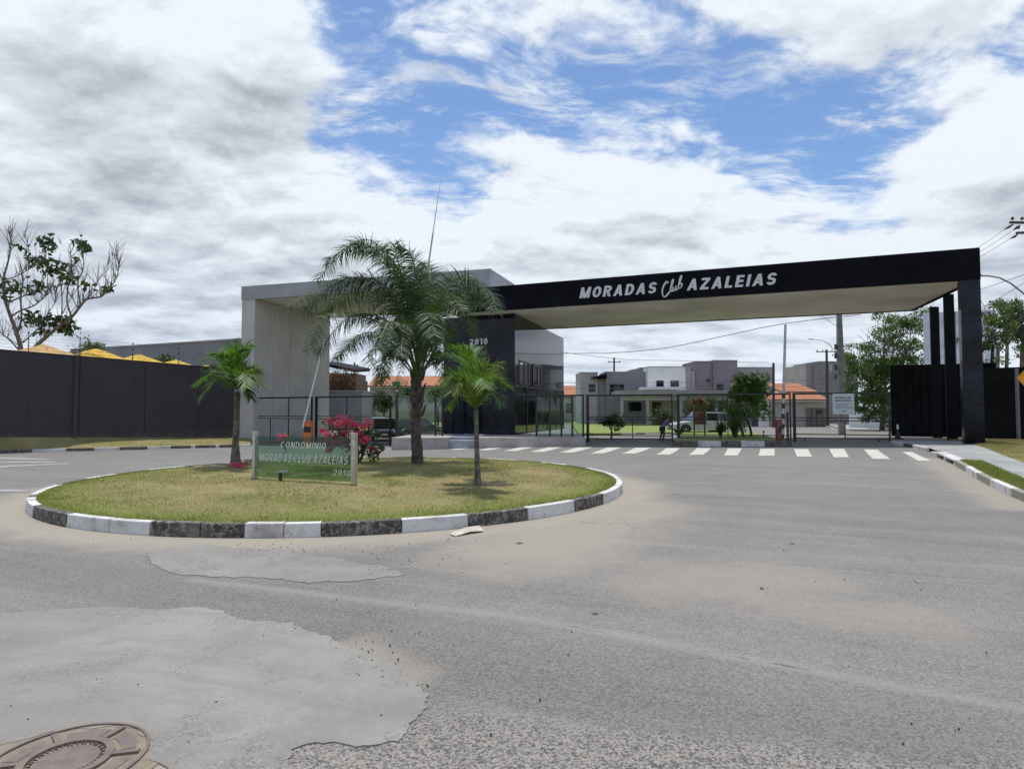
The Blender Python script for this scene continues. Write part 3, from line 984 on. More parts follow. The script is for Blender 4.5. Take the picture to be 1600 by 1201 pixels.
# pavement sheet (follows the kerb), and grass strip between kerb and slab
def strip(name, inner, outer, dz_in, dz_out, mat, kind='structure', thick=0.12):
    n = len(inner)
    vs, fs = [], []
    for p, q in zip(inner, outer):
        for k in range(5):
            s = k / 4
            w = PV(p).lerp(PV(q), s)
            vs.append((w.x, w.y, (p.z + dz_in) * (1 - s) + (q.z + dz_out) * s))
    for i in range(n - 1):
        for k in range(4):
            a = i * 5 + k
            fs.append((a, a + 5, a + 6, a + 1))
    o = MB().add(vs, fs).build(name, mat)
    if kind: o['kind'] = kind
    # face up
    me = o.data
    if me.polygons[0].normal.z < 0:
        me.flip_normals()
    return o


PZ = 0.148
# slab outer edge in the picture
OE = [(1505, 688.5), (1508, 689.5), (1512, 690.5), (1516, 692), (1522, 694), (1526, 695.5), (1533, 697.5), (1546, 702), (1562, 709), (1590, 719), (1640, 738), (1700, 760), (1790, 795), (1900, 840), (2100, 920)]
OP = [onz(x, y, KP[i].z + PZ) for i, (x, y) in enumerate(OE)]
inner = []
for i in range(len(KP)):
    d = 0.142 if i < 5 else (0.325 if i in (5, 6) else 0.62)
    inner.append(inward(i, d))
for i, p in enumerate(inner): p.z = KP[i].z
for i, p in enumerate(OP): p.z = KP[i].z
pav = strip('pavement', inner, OP, PZ, PZ, M['concrete'])
# pavement carries on under the canopy to the side wall
gi = [inward(i, 0.142) for i in range(6, len(KP))]
go = [inward(i, 0.618) for i in range(6, len(KP))]
for i, (p, q) in enumerate(zip(gi, go)): p.z = q.z = KP[i + 6].z
tag(strip('grass_strip', gi, go, PZ - 0.005, PZ + 0.006, M['verge']), kind='structure')
vx = []
for i in range(len(gi) - 1):
    n = int((gi[i + 1] - gi[i]).length * 1100)
    for k in range(min(n, 2500)):
        s, r_ = random.random(), random.random()
        p = gi[i].lerp(gi[i + 1], s).lerp(go[i].lerp(go[i + 1], s), r_ * 1.08 - 0.04)
        vx.append((p.x, p.y, p.z + PZ - 0.005))
vx = np.array(vx)
tag(blades('grass', vx[:, :2], vx[:, 2], 0.03, 0.09, 0.007, M['grass_green']), 'green grass strip between the pavement slab and its kerb', 'grass', kind='stuff')
# verge beyond the slab up to the wall
WR = [(1445, 684), (1545, 686), (1560, 686.2), (1600, 687), (1700, 690), (1900, 700), (2200, 712)]
wl = [onz(x, y, 0.14) for x, y in WR]
vi = OP[1:]
ve = []
for i, p in enumerate(vi):
    s = i / (len(vi) - 1)
    k = s * (len(wl) - 1); j = min(int(k), len(wl) - 2)
    q = wl[j].lerp(wl[j + 1], k - j); ve.append(Vector((q.x, q.y, 0.02)))
vi = [Vector((p.x, p.y, p.z)) for p in vi]
verge = strip('verge', vi, ve, PZ + 0.004, 0.13, M['verge'])
xs = []
for i in range(len(vi) - 1):
    ar = (vi[i + 1] - vi[i]).length * (ve[i] - vi[i]).length
    for k in range(min(int(ar * 260), 6000)):
        s, r_ = random.random(), random.random()
        p = vi[i].lerp(vi[i + 1], s); q = ve[i].lerp(ve[i + 1], s)
        if p.x > 30: continue
        w = p.lerp(q, r_)
        xs.append((w.x, w.y, (p.z + PZ + .004) * (1 - r_) + (q.z + 0.13) * r_ - 0.01))
xs = np.array(xs)
tag(blades('grass', xs[:, :2], xs[:, 2], 0.03, 0.07, 0.008, M['grass_blade']), 'patchy green and tan grass by the right black wall', 'grass', kind='stuff')

# ------------------------------------------------------------------ left verge, kerb and wall
LK = [(-260, 716), (-120, 711.5), (0, 708), (50, 706.5), (103, 705), (147, 704), (187, 703), (230, 702), (267, 701), (298, 700), (305, 699.9), (337, 699.3), (343, 699.1), (365, 698.6), (392, 698)]
LP = [G(x, y) for x, y in LK]
lk = empty('verge_kerb', LP[6], kind='structure')
for i in range(len(LP) - 1):
    a, b = LP[i], LP[i + 1]
    t = (b - a); t.z = 0; t.normalize()
    n = Vector((-t.y, t.x, 0))
    g = t * 0.006
    dark = i in (1, 3 - 1, 4, 6, 8, 10, 12)
    m_ = M['kerb_black'] if i in (0, 2, 4, 6, 8, 10, 12) else M['kerb_white']
    MB().prism([a + g, b - g, b - g + n * 0.15, a + g + n * 0.15], min(a.z, b.z) - 0.06, [a.z + .17, b.z + .17, b.z + .17, a.z + .17]).build('kerb_stone', m_, lk, bevel=0.012)
W0, W1 = at(0, 640, 34.0), at(366, 640, 44.0)
WD = PV(W1) - PV(W0); WLEN = WD.length; WD.normalize()
WNrm = Vector((WD.y, -WD.x, 0))


def wall_pt(px):
    p, t = line_at(px, W0, WD)
    return p, t


def wall_base(t): return -0.0 + (zat(0, 683.5, 34.0) + (zat(366, 683.5, 44.0) - zat(0, 683.5, 34.0)) * t / WLEN)


def wall_top(t): return zat(0, 547, 34.0) + (zat(366, 577, 44.0) - zat(0, 547, 34.0)) * t / WLEN


vi, ve = [], []
for i, p in enumerate(LP):
    px = LK[i][0]
    t = px / 366 * WLEN
    if px > 0: q, t = wall_pt(px)
    else: q = PV(W0) + WD * t
    n = (PV(q) - PV(p)).normalized()
    vi.append(Vector((p.x, p.y, p.z)) + n * 0.15)
    ve.append(Vector((q.x, q.y, wall_base(t))))
for v in vi: v.z += 0
strip('verge', vi, ve, 0.165, 0.02, M['verge'])
xs = []
for i in range(len(vi) - 1):
    ar = (vi[i + 1] - vi[i]).length * (ve[i] - vi[i]).length
    for k in range(int(ar * 150)):
        s, r_ = random.random(), random.random()
        w = vi[i].lerp(vi[i + 1], s).lerp(ve[i].lerp(ve[i + 1], s), r_)
        xs.append((w.x, w.y, w.z + 0.165 * (1 - r_) + 0.02 * r_ - 0.01))
xs = np.array(xs)
tag(blades('grass', xs[:, :2], xs[:, 2], 0.03, 0.08, 0.012, M['grass_blade']), 'grass verge at the foot of the left dark wall', 'grass', kind='stuff')

wall = empty('boundary_wall', PV(wall_pt(200)[0]), 'long dark charcoal boundary wall left of the grey portico', 'wall')
seams = [-460, -240, -110, 123, 226, 310, 366]
for i in range(len(seams) - 1):
    def pt(px):
        if px > 0: return wall_pt(px)
        t = px / 366 * WLEN
        return PV(W0) + WD * t, t
    (a, ta), (b, tb) = pt(seams[i]), pt(seams[i + 1])
    g = WD * 0.012
    bk = -WNrm * 0.2
    MB().prism([a + g, b - g, b - g + bk, a + g + bk], [wall_base(ta) - .3, wall_base(tb) - .3, wall_base(tb) - .3, wall_base(ta) - .3],
               [wall_top(ta), wall_top(tb), wall_top(tb), wall_top(ta)]).build('wall_panel', M['wall_dark'], wall)
    MB().prism([b - g * 1.01 + bk * .3, b + g * 1.01 + bk * .3, b + g * 1.01 + bk * .8, b - g * 1.01 + bk * .8], wall_base(tb) - .3, wall_top(tb) - .01).build('joint_filler', M['void'], wall)
    c0, c1 = a - g + WNrm * 0.03, b + g + WNrm * 0.03
    MB().prism([c0, c1, c1 + bk * 1.3, c0 + bk * 1.3], [wall_top(ta) + .002, wall_top(tb) + .002] * 1 + [wall_top(tb) + .002, wall_top(ta) + .002],
               [wall_top(ta) + .05, wall_top(tb) + .05, wall_top(tb) + .05, wall_top(ta) + .05]).build('coping', M['wall_dark'], wall)
for px0, px1 in ((113.5, 121.5),):
    (a, ta), (b, tb) = wall_pt(px0), wall_pt(px1)
    MB().prism([a + WNrm * .003, b + WNrm * .003, b + WNrm * .1, a + WNrm * .1], wall_base(ta) - .3, wall_top(ta) - 0.002).build('pilaster', M['wall_dark'], wall)

ef = empty('electric_fence', wall_pt(200)[0] + Vector((0, 0, 4.6)), 'thin electric fence posts with wires on top of the left dark wall', 'fence')
tops = []
for px, yt in ((-140, 505), (-20, 512), (42, 515), (123, 519), (206, 531), (278, 545), (345, 556)):
    if px > 0: p, t = wall_pt(px)
    else: t = px / 366 * WLEN; p = PV(W0) + WD * t
    p = p - WNrm * 0.1
    z0 = wall_top(t) + .05
    z1 = z0 + 1.12
    tops.append((p, z0, z1))
    po = MB().tube([p + Vector((0, 0, z0)), p + Vector((0, 0, z1))], 0.022, 6).build('fence_post', M['black_metal'], ef)
    for k in range(6):
        zc = z0 + 0.16 + k * 0.175
        MB().tube([p + WNrm * 0.028 + Vector((0, 0, zc - .03)), p + WNrm * 0.028 + Vector((0, 0, zc + .03))], 0.04, 6).build('insulator', M['wire'] if k % 2 else M['galv'], ef)
for k in range(6):
    pts = [p + WNrm * 0.03 + Vector((0, 0, z0 + 0.16 + k * 0.175)) for p, z0, z1 in tops]
    MB().tube(pts, 0.006, 4).build('wire', M['wire'], ef)

# grey building behind the wall
gbld = empty('grey_building', at(300, 640, 54), 'plain grey flat roofed building behind the left wall', 'building')
p0, p1 = at(108, 640, 62), at(400, 640, 52)
dv = PV(p1) - PV(p0); dn = Vector((-dv.y, dv.x, 0)).normalized() * 8
zr = zat(365, 531.5, 53)
MB().prism([PV(p0), PV(p1), PV(p1) + dn, PV(p0) + dn], -0.6, zr).build('wall', M['house_slate'], gbld)
MB().prism([PV(p0) - dn * .01, PV(p1) - dn * .01, PV(p1) + dn * .02, PV(p0) + dn * .02], zr + .002, zr + .14).build('parapet_cap', M['house_trim'], gbld)

# thatched parasols
pspec = [(68, 538, 37.0, 34, 'peach_thatch', 'peach straw parasol under the bare tree, leftmost of the row'),
         (150, 545, 40.5, 38, 'yellow_thatch', 'bright yellow straw parasol right of the first fence post'),
         (217, 553.5, 43.0, 32, 'yellow_thatch', 'bright yellow straw parasol behind the second panel joint'),
         (275, 562, 45.5, 30, 'yellow_thatch', 'yellow straw parasol third from the portico side'),
         (325, 569.5, 48.0, 28, 'yellow_thatch', 'yellow straw parasol partly behind the small palm crown')]
for px, py, Y, hw, mt, lab in pspec:
    top = at(px, py, Y)
    c = empty('straw_parasol', (top.x, top.y, -0.4), lab, 'parasol', 'yellow straw parasols behind the wall')
    MB().tube([(top.x, top.y, -0.4), (top.x, top.y, top.z - .1)], 0.05, 8).build('pole', M['bark_grey'], c)
    R_ = hw / F * Y * 1.35
    vs, fs = [], []
    ns = 40
    rings = [(0.02, 0.0), (0.12, -0.05), (0.3, -0.16), (0.5, -0.29), (0.7, -0.42), (0.88, -0.56), (1.0, -0.66), (0.98, -0.74)]
    for j, (rr, zz_) in enumerate(rings):
        for k in range(ns):
            a_ = 2 * pi * k / ns
            wob = 1 + 0.05 * random.uniform(-1, 1)
            scal = 1 + 0.07 * abs(sin(4 * a_)) * rr
            vs.append((top.x + R_ * rr * wob * scal * cos(a_), top.y + R_ * rr * wob * scal * sin(a_), top.z + zz_ * R_ * 0.62 + random.uniform(-.02, .02) + (random.uniform(-.12, 0) if j == 7 else 0)))
    for j in range(len(rings) - 1):
        for k in range(ns):
            a_ = j * ns + k; b_ = j * ns + (k + 1) % ns
            fs.append((a_, b_, b_ + ns, a_ + ns)[::-1])
    MB().add(vs, fs).build('canopy', M[mt], c)
    tf = MB()
    for k in range(260):
        a_ = random.uniform(0, 2 * pi); rr = random.uniform(0.1, 1.0)
        p = Vector((top.x + R_ * rr * cos(a_), top.y + R_ * rr * sin(a_), top.z - 0.40 * R_ * rr + 0.03))
        o_ = Vector((cos(a_), sin(a_), -0.3)) * 0.22
        sdv = Vector((-sin(a_), cos(a_), 0)) * 0.03
        tf.add([p - sdv, p + sdv, p + o_], [(0, 1, 2)])
    to = tf.build('straw_tufts', M[mt], c); to['kind'] = 'stuff'

# ------------------------------------------------------------------ entrance portico
por = empty('entrance_portico', PV(A_.lerp(B_, 0.5)), 'large black and grey entrance portico with the white gate lettering', 'portico')
zs = ZB + 0.04
bc0, bc1 = onz(861, 517, ZB), onz(1452, 487, ZB)
bdir = (PV(bc1) - PV(bc0)).normalized()
BL = PV(line_at(700, bc0, bdir)[0])
# back-left corner
bl = PV(A_) + SD * 9.4
br = PV(bc1) + bdir * 0.2
br = PV(B_) + (PV(bc1) - PV(B_)).normalized() * 0 + SD * 9.6
fl, fr = PV(A_), PV(B_)
T = 0.22


def wallseg(a, b, inwd, z0, z1, name, mat, th=T):
    n = inwd.normalized() * th
    return MB().prism([a, b, b + n, a + n], z0, z1).build(name, mat, por)


MB().prism([fl, fr, fr - FN * T, fl - FN * T], ZB, ZT).build('front_fascia', M['black_paint'], por, bevel=0.01)
MB().prism([fr + FD * -T - FN * T * 1.003, fr - FN * T * 1.003 + FD * 0.0, br, br - FD * T], ZB, ZT - .002).build('side_fascia', M['black_paint'], por)
MB().prism([bl, br - FD * (T * 1.003), br - FD * (T * 1.003) - SD * T, bl - SD * T], ZB + .001, ZT - .3).build('rear_fascia', M['black_paint'], por)
MB().prism([fl - FN * T * 1.003, fr - FN * T * 1.003 - FD * T * 1.003, br - FD * T * 1.003 - SD * T * 1.003, bl - SD * T * 1.003], ZT - 0.5, ZT - .35).build('roof_deck', M['grey_render'], por)
# soffit boards running along the facade
nb_ = 12
f0, f1 = fl - FN * T * 1.01, fr - FN * T * 1.01 - FD * T * 1.02
r0, r1 = bl - SD * T * 1.01, br - FD * T * 1.02 - SD * T * 1.01
for i in range(nb_):
    s0, s1 = i / nb_ + 0.001, (i + 1) / nb_ - 0.001
    a, b = f0.lerp(r0, s0), f1.lerp(r1, s0)
    c, d = f1.lerp(r1, s1), f0.lerp(r0, s1)
    dzv = random.uniform(-0.004, 0.004)
    MB().prism([a, b, c, d], ZB + 0.035 + dzv, ZB + 0.075).build('soffit_board', M['soffit'], por)
MB().prism([f0, f1, r1, r0], ZB + 0.0755, ZB + 0.09).build('soffit_backing', M['void'], por)

# right stone column (front face px 1513..1546 at the base)
cb0, _ = line_at(1505, fr - FN * -0.0, FD)
cfl = PV(at(1504.5, 440, 28.05)); cfr = fr - FD * 0.012 - FN * 0.02
cfl, _ = line_at(1506, cfr, FD)
colH0 = 0.0
npan = 8
cz = [0.02 + (ZB - 0.004 - 0.02) * i / npan for i in range(npan + 1)]
cdp = 0.34
core = [cfl + FD * .03 - FN * .03, cfr - FD * .03 - FN * .03, cfr - FD * .03 + SD * (cdp - .03), cfl + FD * .03 + SD * (cdp - .03)]
MB().prism(core, -0.2, ZB - .006).build('column_core', M['void'], por)
for i in range(npan):
    z0, z1 = cz[i] + 0.003, cz[i + 1] - 0.003
    j = random.uniform(-.002, .002)
    MB().prism([cfl + FN * j, cfr + FN * j, cfr - FN * .028, cfl - FN * .028], z0, z1).build('stone_panel', M['granite'], por, bevel=0.003)
    for P0, sgn in ((cfl, 1), (cfr, -1)):
        a = P0 - FN * .031
        MB().prism([a, a + SD * (cdp - .03), a + SD * (cdp - .03) + FD * .028 * sgn, a + FD * .028 * sgn], z0, z1).build('stone_panel', M['granite'], por)

# two free black posts behind the column, in a row going back
for pxl, pxr, ytop, dpt in ((1477.5, 1493.5, 459, .16), (1455.5, 1469.5, 479, .16)):
    Yp = (ZB - CAMH) * F / (HZ - ytop)
    a, b = PV(at(pxl, 560, Yp)), PV(at(pxr, 560, Yp))
    MB().prism([a, b, b + SD * dpt, a + SD * dpt], -0.1, ZB + .03).build('post', M['black_paint'], por, bevel=0.01)

# tower with 2010
TR = PV(onz(804.5, 490, ZB)); TL, _ = line_at(693, TR, FD)
TBz = 0.10
TE, tE = line_at(881, TR, SD)
tow = empty('gatehouse_tower', PV(TR), 'polished black stone gatehouse tower showing the number 2010', 'building')
ins = 0.04
TLb = TL + SD * 6
MB().prism([TL + FD * ins - FN * ins, TR - FD * ins - FN * ins, TE - FD * ins * 1.5 - SD * ins, TLb + FD * ins + SD * 4], TBz, ZB - .012).build('tower_core', M['void'], tow)
rows, colsn = 7, 3
for r_ in range(rows):
    z0 = TBz + (ZB - .01 - TBz) * r_ / rows + .003; z1 = TBz + (ZB - .01 - TBz) * (r_ + 1) / rows - .003
    for c_ in range(colsn):
        a = TL.lerp(TR, c_ / colsn) + FD * .003; b = TL.lerp(TR, (c_ + 1) / colsn) - FD * .003
        j = random.uniform(-.002, .002)
        MB().prism([a + FN * j, b + FN * j, b - FN * .035, a - FN * .035], z0, z1).build('stone_panel', M['granite'], tow)
# side wall (polished) with two tall windows
sz0 = 3.15
w1 = (line_at(811, TR, SD)[1], line_at(827.5, TR, SD)[1]); w2 = (line_at(832.5, TR, SD)[1], line_at(846.5, TR, SD)[1])
wz0, wz1 = 3.2, zat(811, 562, (TR + SD * w1[0]).y)
cuts = [0.0, w1[0], w1[1], w2[0], w2[1], (w2[1] + tE) / 2, tE]


def sidebox(t0, t1, z0, z1, name, mat, out=0.0, th=0.05, par=tow, bev=0):
    a, b = TR + SD * t0 + FD * out, TR + SD * t1 + FD * out
    return MB().prism([a, b, b - FD * th, a - FD * th], z0, z1).build(name, mat, par, bevel=bev)


for i in range(len(cuts) - 1):
    t0, t1 = cuts[i] + .004, cuts[i + 1] - .004
    if i == 0: t0 = 0.037
    isw = i in (1, 3)
    zb_ = wz1 + .003 if isw else sz0 + .003
    zmid = wz1 + (ZB - wz1) * 0.52
    if not isw:
        sidebox(t0, t1, sz0 + .003, wz1, 'stone_panel', M['granite_side'])
    sidebox(t0, t1, wz1 + .006, zmid, 'stone_panel', M['granite_side'])
    sidebox(t0, t1, zmid + .006, ZB - .01, 'stone_panel', M['granite_side'])
for wa, wb in (w1, w2):
    fr_ = MB()
    for (t0, t1, z0, z1) in ((wa, wa + .18, wz0, wz1), (wb - .3, wb, wz0, wz1), (wa, wb, wz1 - .14, wz1), (wa, wb, wz0, wz0 + .1), ((wa + wb) / 2 - .06, (wa + wb) / 2 + .06, wz0, wz1)):
        a, b = TR + SD * t0 + FD * .03, TR + SD * t1 + FD * .03
        fr_.prism([a, b, b - FD * .09, a - FD * .09], z0 + .001 * t0, z1)
    fo = fr_.build('window_frame', M['black_metal'], tow)
    sidebox(wa + .02, wb - .02, wz0 + .02, wz1 - .02, 'window_pane', M['glass_mirror'], out=-0.01, th=.02)
# lower storefront glass on the side
for i in range(5):
    t0, t1 = tE * i / 5 + .05, tE * (i + 1) / 5 - .05
    sidebox(t0, t1, TBz + .05, sz0 - .1, 'glass_pane', M['glass_dark'], out=-.02, th=.02)
for i in range(6):
    t = tE * i / 5
    sidebox(max(.037, t - .045), t + .045, TBz, sz0, 'mullion', M['black_metal'], out=.01, th=.08)
sidebox(.037, tE, sz0 - .09, sz0 - .001, 'transom', M['black_metal'], out=.015, th=.075)
# far end wall of tower
MB().prism([TE - SD * .005, TE - SD * .04, TE - SD * .04 - FD * 3, TE - SD * .005 - FD * 3], TBz, ZB - .01).build('end_wall', M['granite_side'], tow)

# glazed screens and plinth in front
scr = empty('glass_screen', PV(at(880, 640, 35.6)), 'clear glass screen with black mullions beside the gatehouse tower', 'glass screen')
SP = PV(at(838, 640, 35.9))
prev = None
ztp = zat(870, 619, 35.8)
for px in (838, 859, 877, 894, 911):
    p, _ = line_at(px, SP, (FD + Vector((0, .18, 0))).normalized())
    MB().prism([p - FD * .05, p + FD * .05, p + FD * .05 + SD * .08, p - FD * .05 + SD * .08], TBz + .001, ztp).build('mullion', M['black_metal'], scr)
    if prev:
        MB().prism([prev + FD * .052 + SD * .03, p - FD * .052 + SD * .03, p - FD * .052 + SD * .042, prev + FD * .052 + SD * .042], TBz + .03, ztp - .03).build('glass_pane', M['glass_clear'], scr)
        MB().prism([prev - FD * .05, p + FD * .05, p + FD * .05 + SD * .08, prev - FD * .05 + SD * .08], ztp + .001, ztp + .09).build('top_rail', M['black_metal'], scr)
    prev = p
scl = empty('glass_screen', PV(at(650, 640, 36.6)), 'clear glass screen left of the tower behind the big palm trunk', 'glass screen')
prev = None
for px in (619, 650, 680, 691):
    p, _ = line_at(px, PV(at(680, 640, 36.9)), Vector((1, -.05, 0)))
    MB().prism([p - FD * .05, p + FD * .05, p + FD * .05 + SD * .08, p - FD * .05 + SD * .08], TBz + .001, 2.5).build('mullion', M['black_metal'], scl)
    if prev:
        MB().prism([prev + FD * .052 + SD * .03, p - FD * .052 + SD * .03, p - FD * .052 + SD * .042, prev + FD * .052 + SD * .042], TBz + .03, 2.47).build('glass_pane', M['glass_clear'], scl)
    prev = p
pl_ = empty('plinth', PV(at(760, 640, 35)), kind='structure')
yp = 34.4
for x0, x1, m_, top in ((612, 700.5, 'plinth', TBz), (742, 842, 'plinth', TBz), (842.3, 915, 'plinth', TBz)):
    a, b = PV(at(x0, 690, yp)), PV(at(x1, 690, yp))
    sl0 = Vector((0.35, 0, 0)) if x0 == 612 else Vector((0, 0, 0))
    MB().prism([a, b, Vector((b.x + .4, b.y + 5.5, 0)), Vector((a.x + .4, a.y + 5.5, 0))], -0.75, TBz).build('plinth_block', M[m_], pl_, bevel=0.01)
a, b = PV(at(700.8, 690, yp)), PV(at(741.7, 690, yp))
MB().prism([a + Vector((.002, .15, 0)), b + Vector((-.002, .15, 0)), b + Vector((-.002, 5, 0)), a + Vector((.002, 5, 0))], -.75, TBz - .16).build('step', M['step'], pl_, bevel=.01)
MB().prism([a + Vector((.002, .9, 0)), b + Vector((-.002, .9, 0)), b + Vector((-.002, 5, 0)), a + Vector((.002, 5, 0))], TBz - .158, TBz - .01).build('step', M['step'], pl_, bevel=.01)

# grey frame on the left
g0 = PV(at(377.5, 450, 44.0)); g1l = line_at(760, g0, Vector((1, -0.285, 0)))
ZG = zat(377.5, 447.5, 44.0)
gc = onz(760, 420, ZG)
g1 = PV(gc)
GD = (g1 - g0).normalized(); GN = Vector((GD.y, -GD.x, 0))
ZGb = zat(377.5, 468.5, 44.0)
dep = 9.2
pw, _ = line_at(395, g0, GD)
MB().prism([g0 + GN * .03, g1 + GN * .03, g1 - GN * .25, g0 - GN * .25], ZGb, ZG).build('grey_fascia', M['grey_render'], por, bevel=.01)
MB().prism([g1 + GN * .03 + GD * .003, g1 + GD * .26 + GN * .03, g1 + GD * .26 + SD * 9.5, g1 + GD * .003 + SD * 9.5], ZT - 1.2, ZG - .002).build('grey_side_fascia', M['grey_render'], por)
MB().prism([g0 + SD * dep - GD * 0, g1 + SD * dep, g1 + SD * (dep + .25), g0 + SD * (dep + .25)], ZGb, ZG - .1).build('grey_rear_fascia', M['grey_render'], por)
MB().prism([g0 - GN * .252, g1 - GN * .252, g1 + SD * (dep - .002), g0 + SD * (dep - .002)], ZGb + .35, ZGb + .5).build('grey_roof', M['grey_render'], por)
for i in range(8):
    a = (g0 - GN * .255).lerp(g0 + SD * (dep - .003), i / 8 + .001); b = (g1 - GN * .255).lerp(g1 + SD * (dep - .003), i / 8 + .001)
    c = (g1 - GN * .255).lerp(g1 + SD * (dep - .003), (i + 1) / 8 - .001); d = (g0 - GN * .255).lerp(g0 + SD * (dep - .003), (i + 1) / 8 - .001)
    MB().prism([a + GD * .8, b, c, d + GD * .8], ZGb + .04, ZGb + .08).build('soffit_board', M['soffit'], por)
MB().prism([g0 + GD * .04 - GN * .02, pw - GN * .02, pw + SD * dep, g0 + GD * .04 + SD * dep], -1.0, ZGb - .002).build('grey_pillar_wall', M['grey_pillar'], por)
# shallow recessed joints on the inner wall face
for t_ in (2.1, 4.0, 6.1, 7.9):
    a = pw + SD * t_
    MB().prism([a + GD * .001, a + SD * .03 + GD * .001, a + SD * .03 + GD * .006, a + GD * .006], -.6, ZGb - .01).build('wall_joint', M['house_trim'], por)
# upstand of grey slab under the corner, behind the black beam
MB().prism([fl - FN * .4 + FD * -0.5, g1 + GN * .0, g1 + SD * .2, fl + SD * .6 - FD * .5], ZT - 1.2, ZGb + .01).build('grey_web', M['grey_render'], por)

# mast on the roof
mb_ = at(664, 452, 40.5); mt_ = at(689, 277, 40.5)
mast = empty('lightning_mast', PV(mb_) + Vector((0, 0, ZG)), 'tall thin tapering metal mast leaning above the portico roof', 'mast')
d_ = mt_ - mb_
MB().tube([mb_ - d_ * .12, mb_ + d_ * .5], [0.075, 0.05], 8).build('mast_tube', M['galv'], mast)
MB().tube([mb_ + d_ * .498, mb_ + d_ * .88, mt_], [0.035, 0.018, 0.006], 6).build('mast_tip', M['galv'], mast)


# ------------------------------------------------------------------ lettering
def glyph_polys(ch, t, tv):
    """a capital or digit as flat pieces (each a list of quads), one unit tall"""
    W = {'M': .95, 'O': .80, 'R': .74, 'A': .84, 'D': .76, 'S': .70, 'Z': .70, 'L': .60, 'E': .64, 'I': t, 'C': .74, 'N': .76, 'U': .74, 'B': .74,
         '0': .66, '1': .46, '2': .66, 'T': .70}[ch]
    P = []

    def rect(x0, y0, x1, y1): P.append([[(x0, y0), (x1, y0), (x1, y1), (x0, y1)]])

    def par(x0, y0, x1, y1, w): P.append([[(x0, y0), (x0 + w, y0), (x1 + w, y1), (x1, y1)]])

    def ring(cx, cy, rx, ry, a0, a1, n=18):
        q = []
        for k in range(n):
            a, b = radians(a0 + (a1 - a0) * k / n), radians(a0 + (a1 - a0) * (k + 1) / n)
            q.append([(cx + (rx - t) * cos(a), cy + (ry - tv) * sin(a)), (cx + rx * cos(a), cy + ry * sin(a)), (cx + rx * cos(b), cy + ry * sin(b)), (cx + (rx - t) * cos(b), cy + (ry - tv) * sin(b))])
        P.append(q)
    if ch == 'I': rect(0, 0, t, 1)
    elif ch == 'L': rect(0, 0, t, 1); rect(t, 0, W, tv)
    elif ch == 'T': rect(W / 2 - t / 2, 0, W / 2 + t / 2, 1 - tv); rect(0, 1 - tv, W, 1)
    elif ch == 'E':
        rect(0, 0, t, 1)
        for y in (0, .5 - tv / 2, 1 - tv): rect(t, y, W * (.92 if y else 1), y + tv)
    elif ch == 'Z': rect(0, 1 - tv, W, 1); rect(0, 0, W, tv); par(0, tv, W - t * 1.15, 1 - tv, t * 1.15)
    elif ch == 'M': rect(0, 0, t, 1); rect(W - t, 0, W, 1); par(W / 2 - t / 2, 0, 0, 1, t); par(W / 2 - t / 2, 0, W - t, 1, t)
    elif ch == 'N': rect(0, 0, t, 1); rect(W - t, 0, W, 1); par(W - t, 0, 0, 1, t)
    elif ch == 'A': par(0, 0, W / 2 - t / 2, 1, t); par(W - t, 0, W / 2 - t / 2, 1, t); rect(W * .24, .20, W * .76, .20 + tv * .9)
    elif ch in 'O0': ring(W / 2, .5, W / 2, .5, 0, 360, 28)
    elif ch == 'C': ring(W / 2, .5, W / 2, .5, 48, 312, 24)
    elif ch == 'D': rect(0, 0, t, 1); rect(t, 0, W * .42, tv); rect(t, 1 - tv, W * .42, 1); ring(W * .42, .5, W * .58, .5, -90, 90)
    elif ch == 'U': rect(0, .4, t, 1); rect(W - t, .4, W, 1); ring(W / 2, .4, W / 2, .4, 180, 360)
    elif ch == 'S':
        r = (1 + tv) / 4
        ring(W / 2, 1 - r, W / 2, r, 15, 270); ring(W / 2, r, W / 2, r, 90, -165)
    elif ch in 'RB':
        rb = .29 if ch == 'R' else (1 + tv) / 4
        rect(0, 0, t, 1); rect(t, 1 - tv, W * .45, 1); rect(t, 1 - 2 * rb, W * .45, 1 - 2 * rb + tv); ring(W * .45, 1 - rb, W * .53, rb, -90, 90)
        if ch == 'R': par(W - t, 0, W * .40, 1 - 2 * rb + .01, t * 1.05)
        else: rect(t, 0, W * .45, tv); ring(W * .45, rb, W * .55, rb, -90, 90)
    elif ch == '1': rect(W - t - .02, 0, W - .02, 1); par(0, .68, W - t - .02, .86, .001); P[-1] = [[(0, .62), (W - t - .021, .78), (W - t - .021, .98), (0, .80)]]
    elif ch == '2':
        ring(W / 2, .69, W / 2, .31, 175, -25); rect(0, 0, W, tv)
        par(0, tv, W - t * 1.1, .58, t * 1.1)
    return P, W


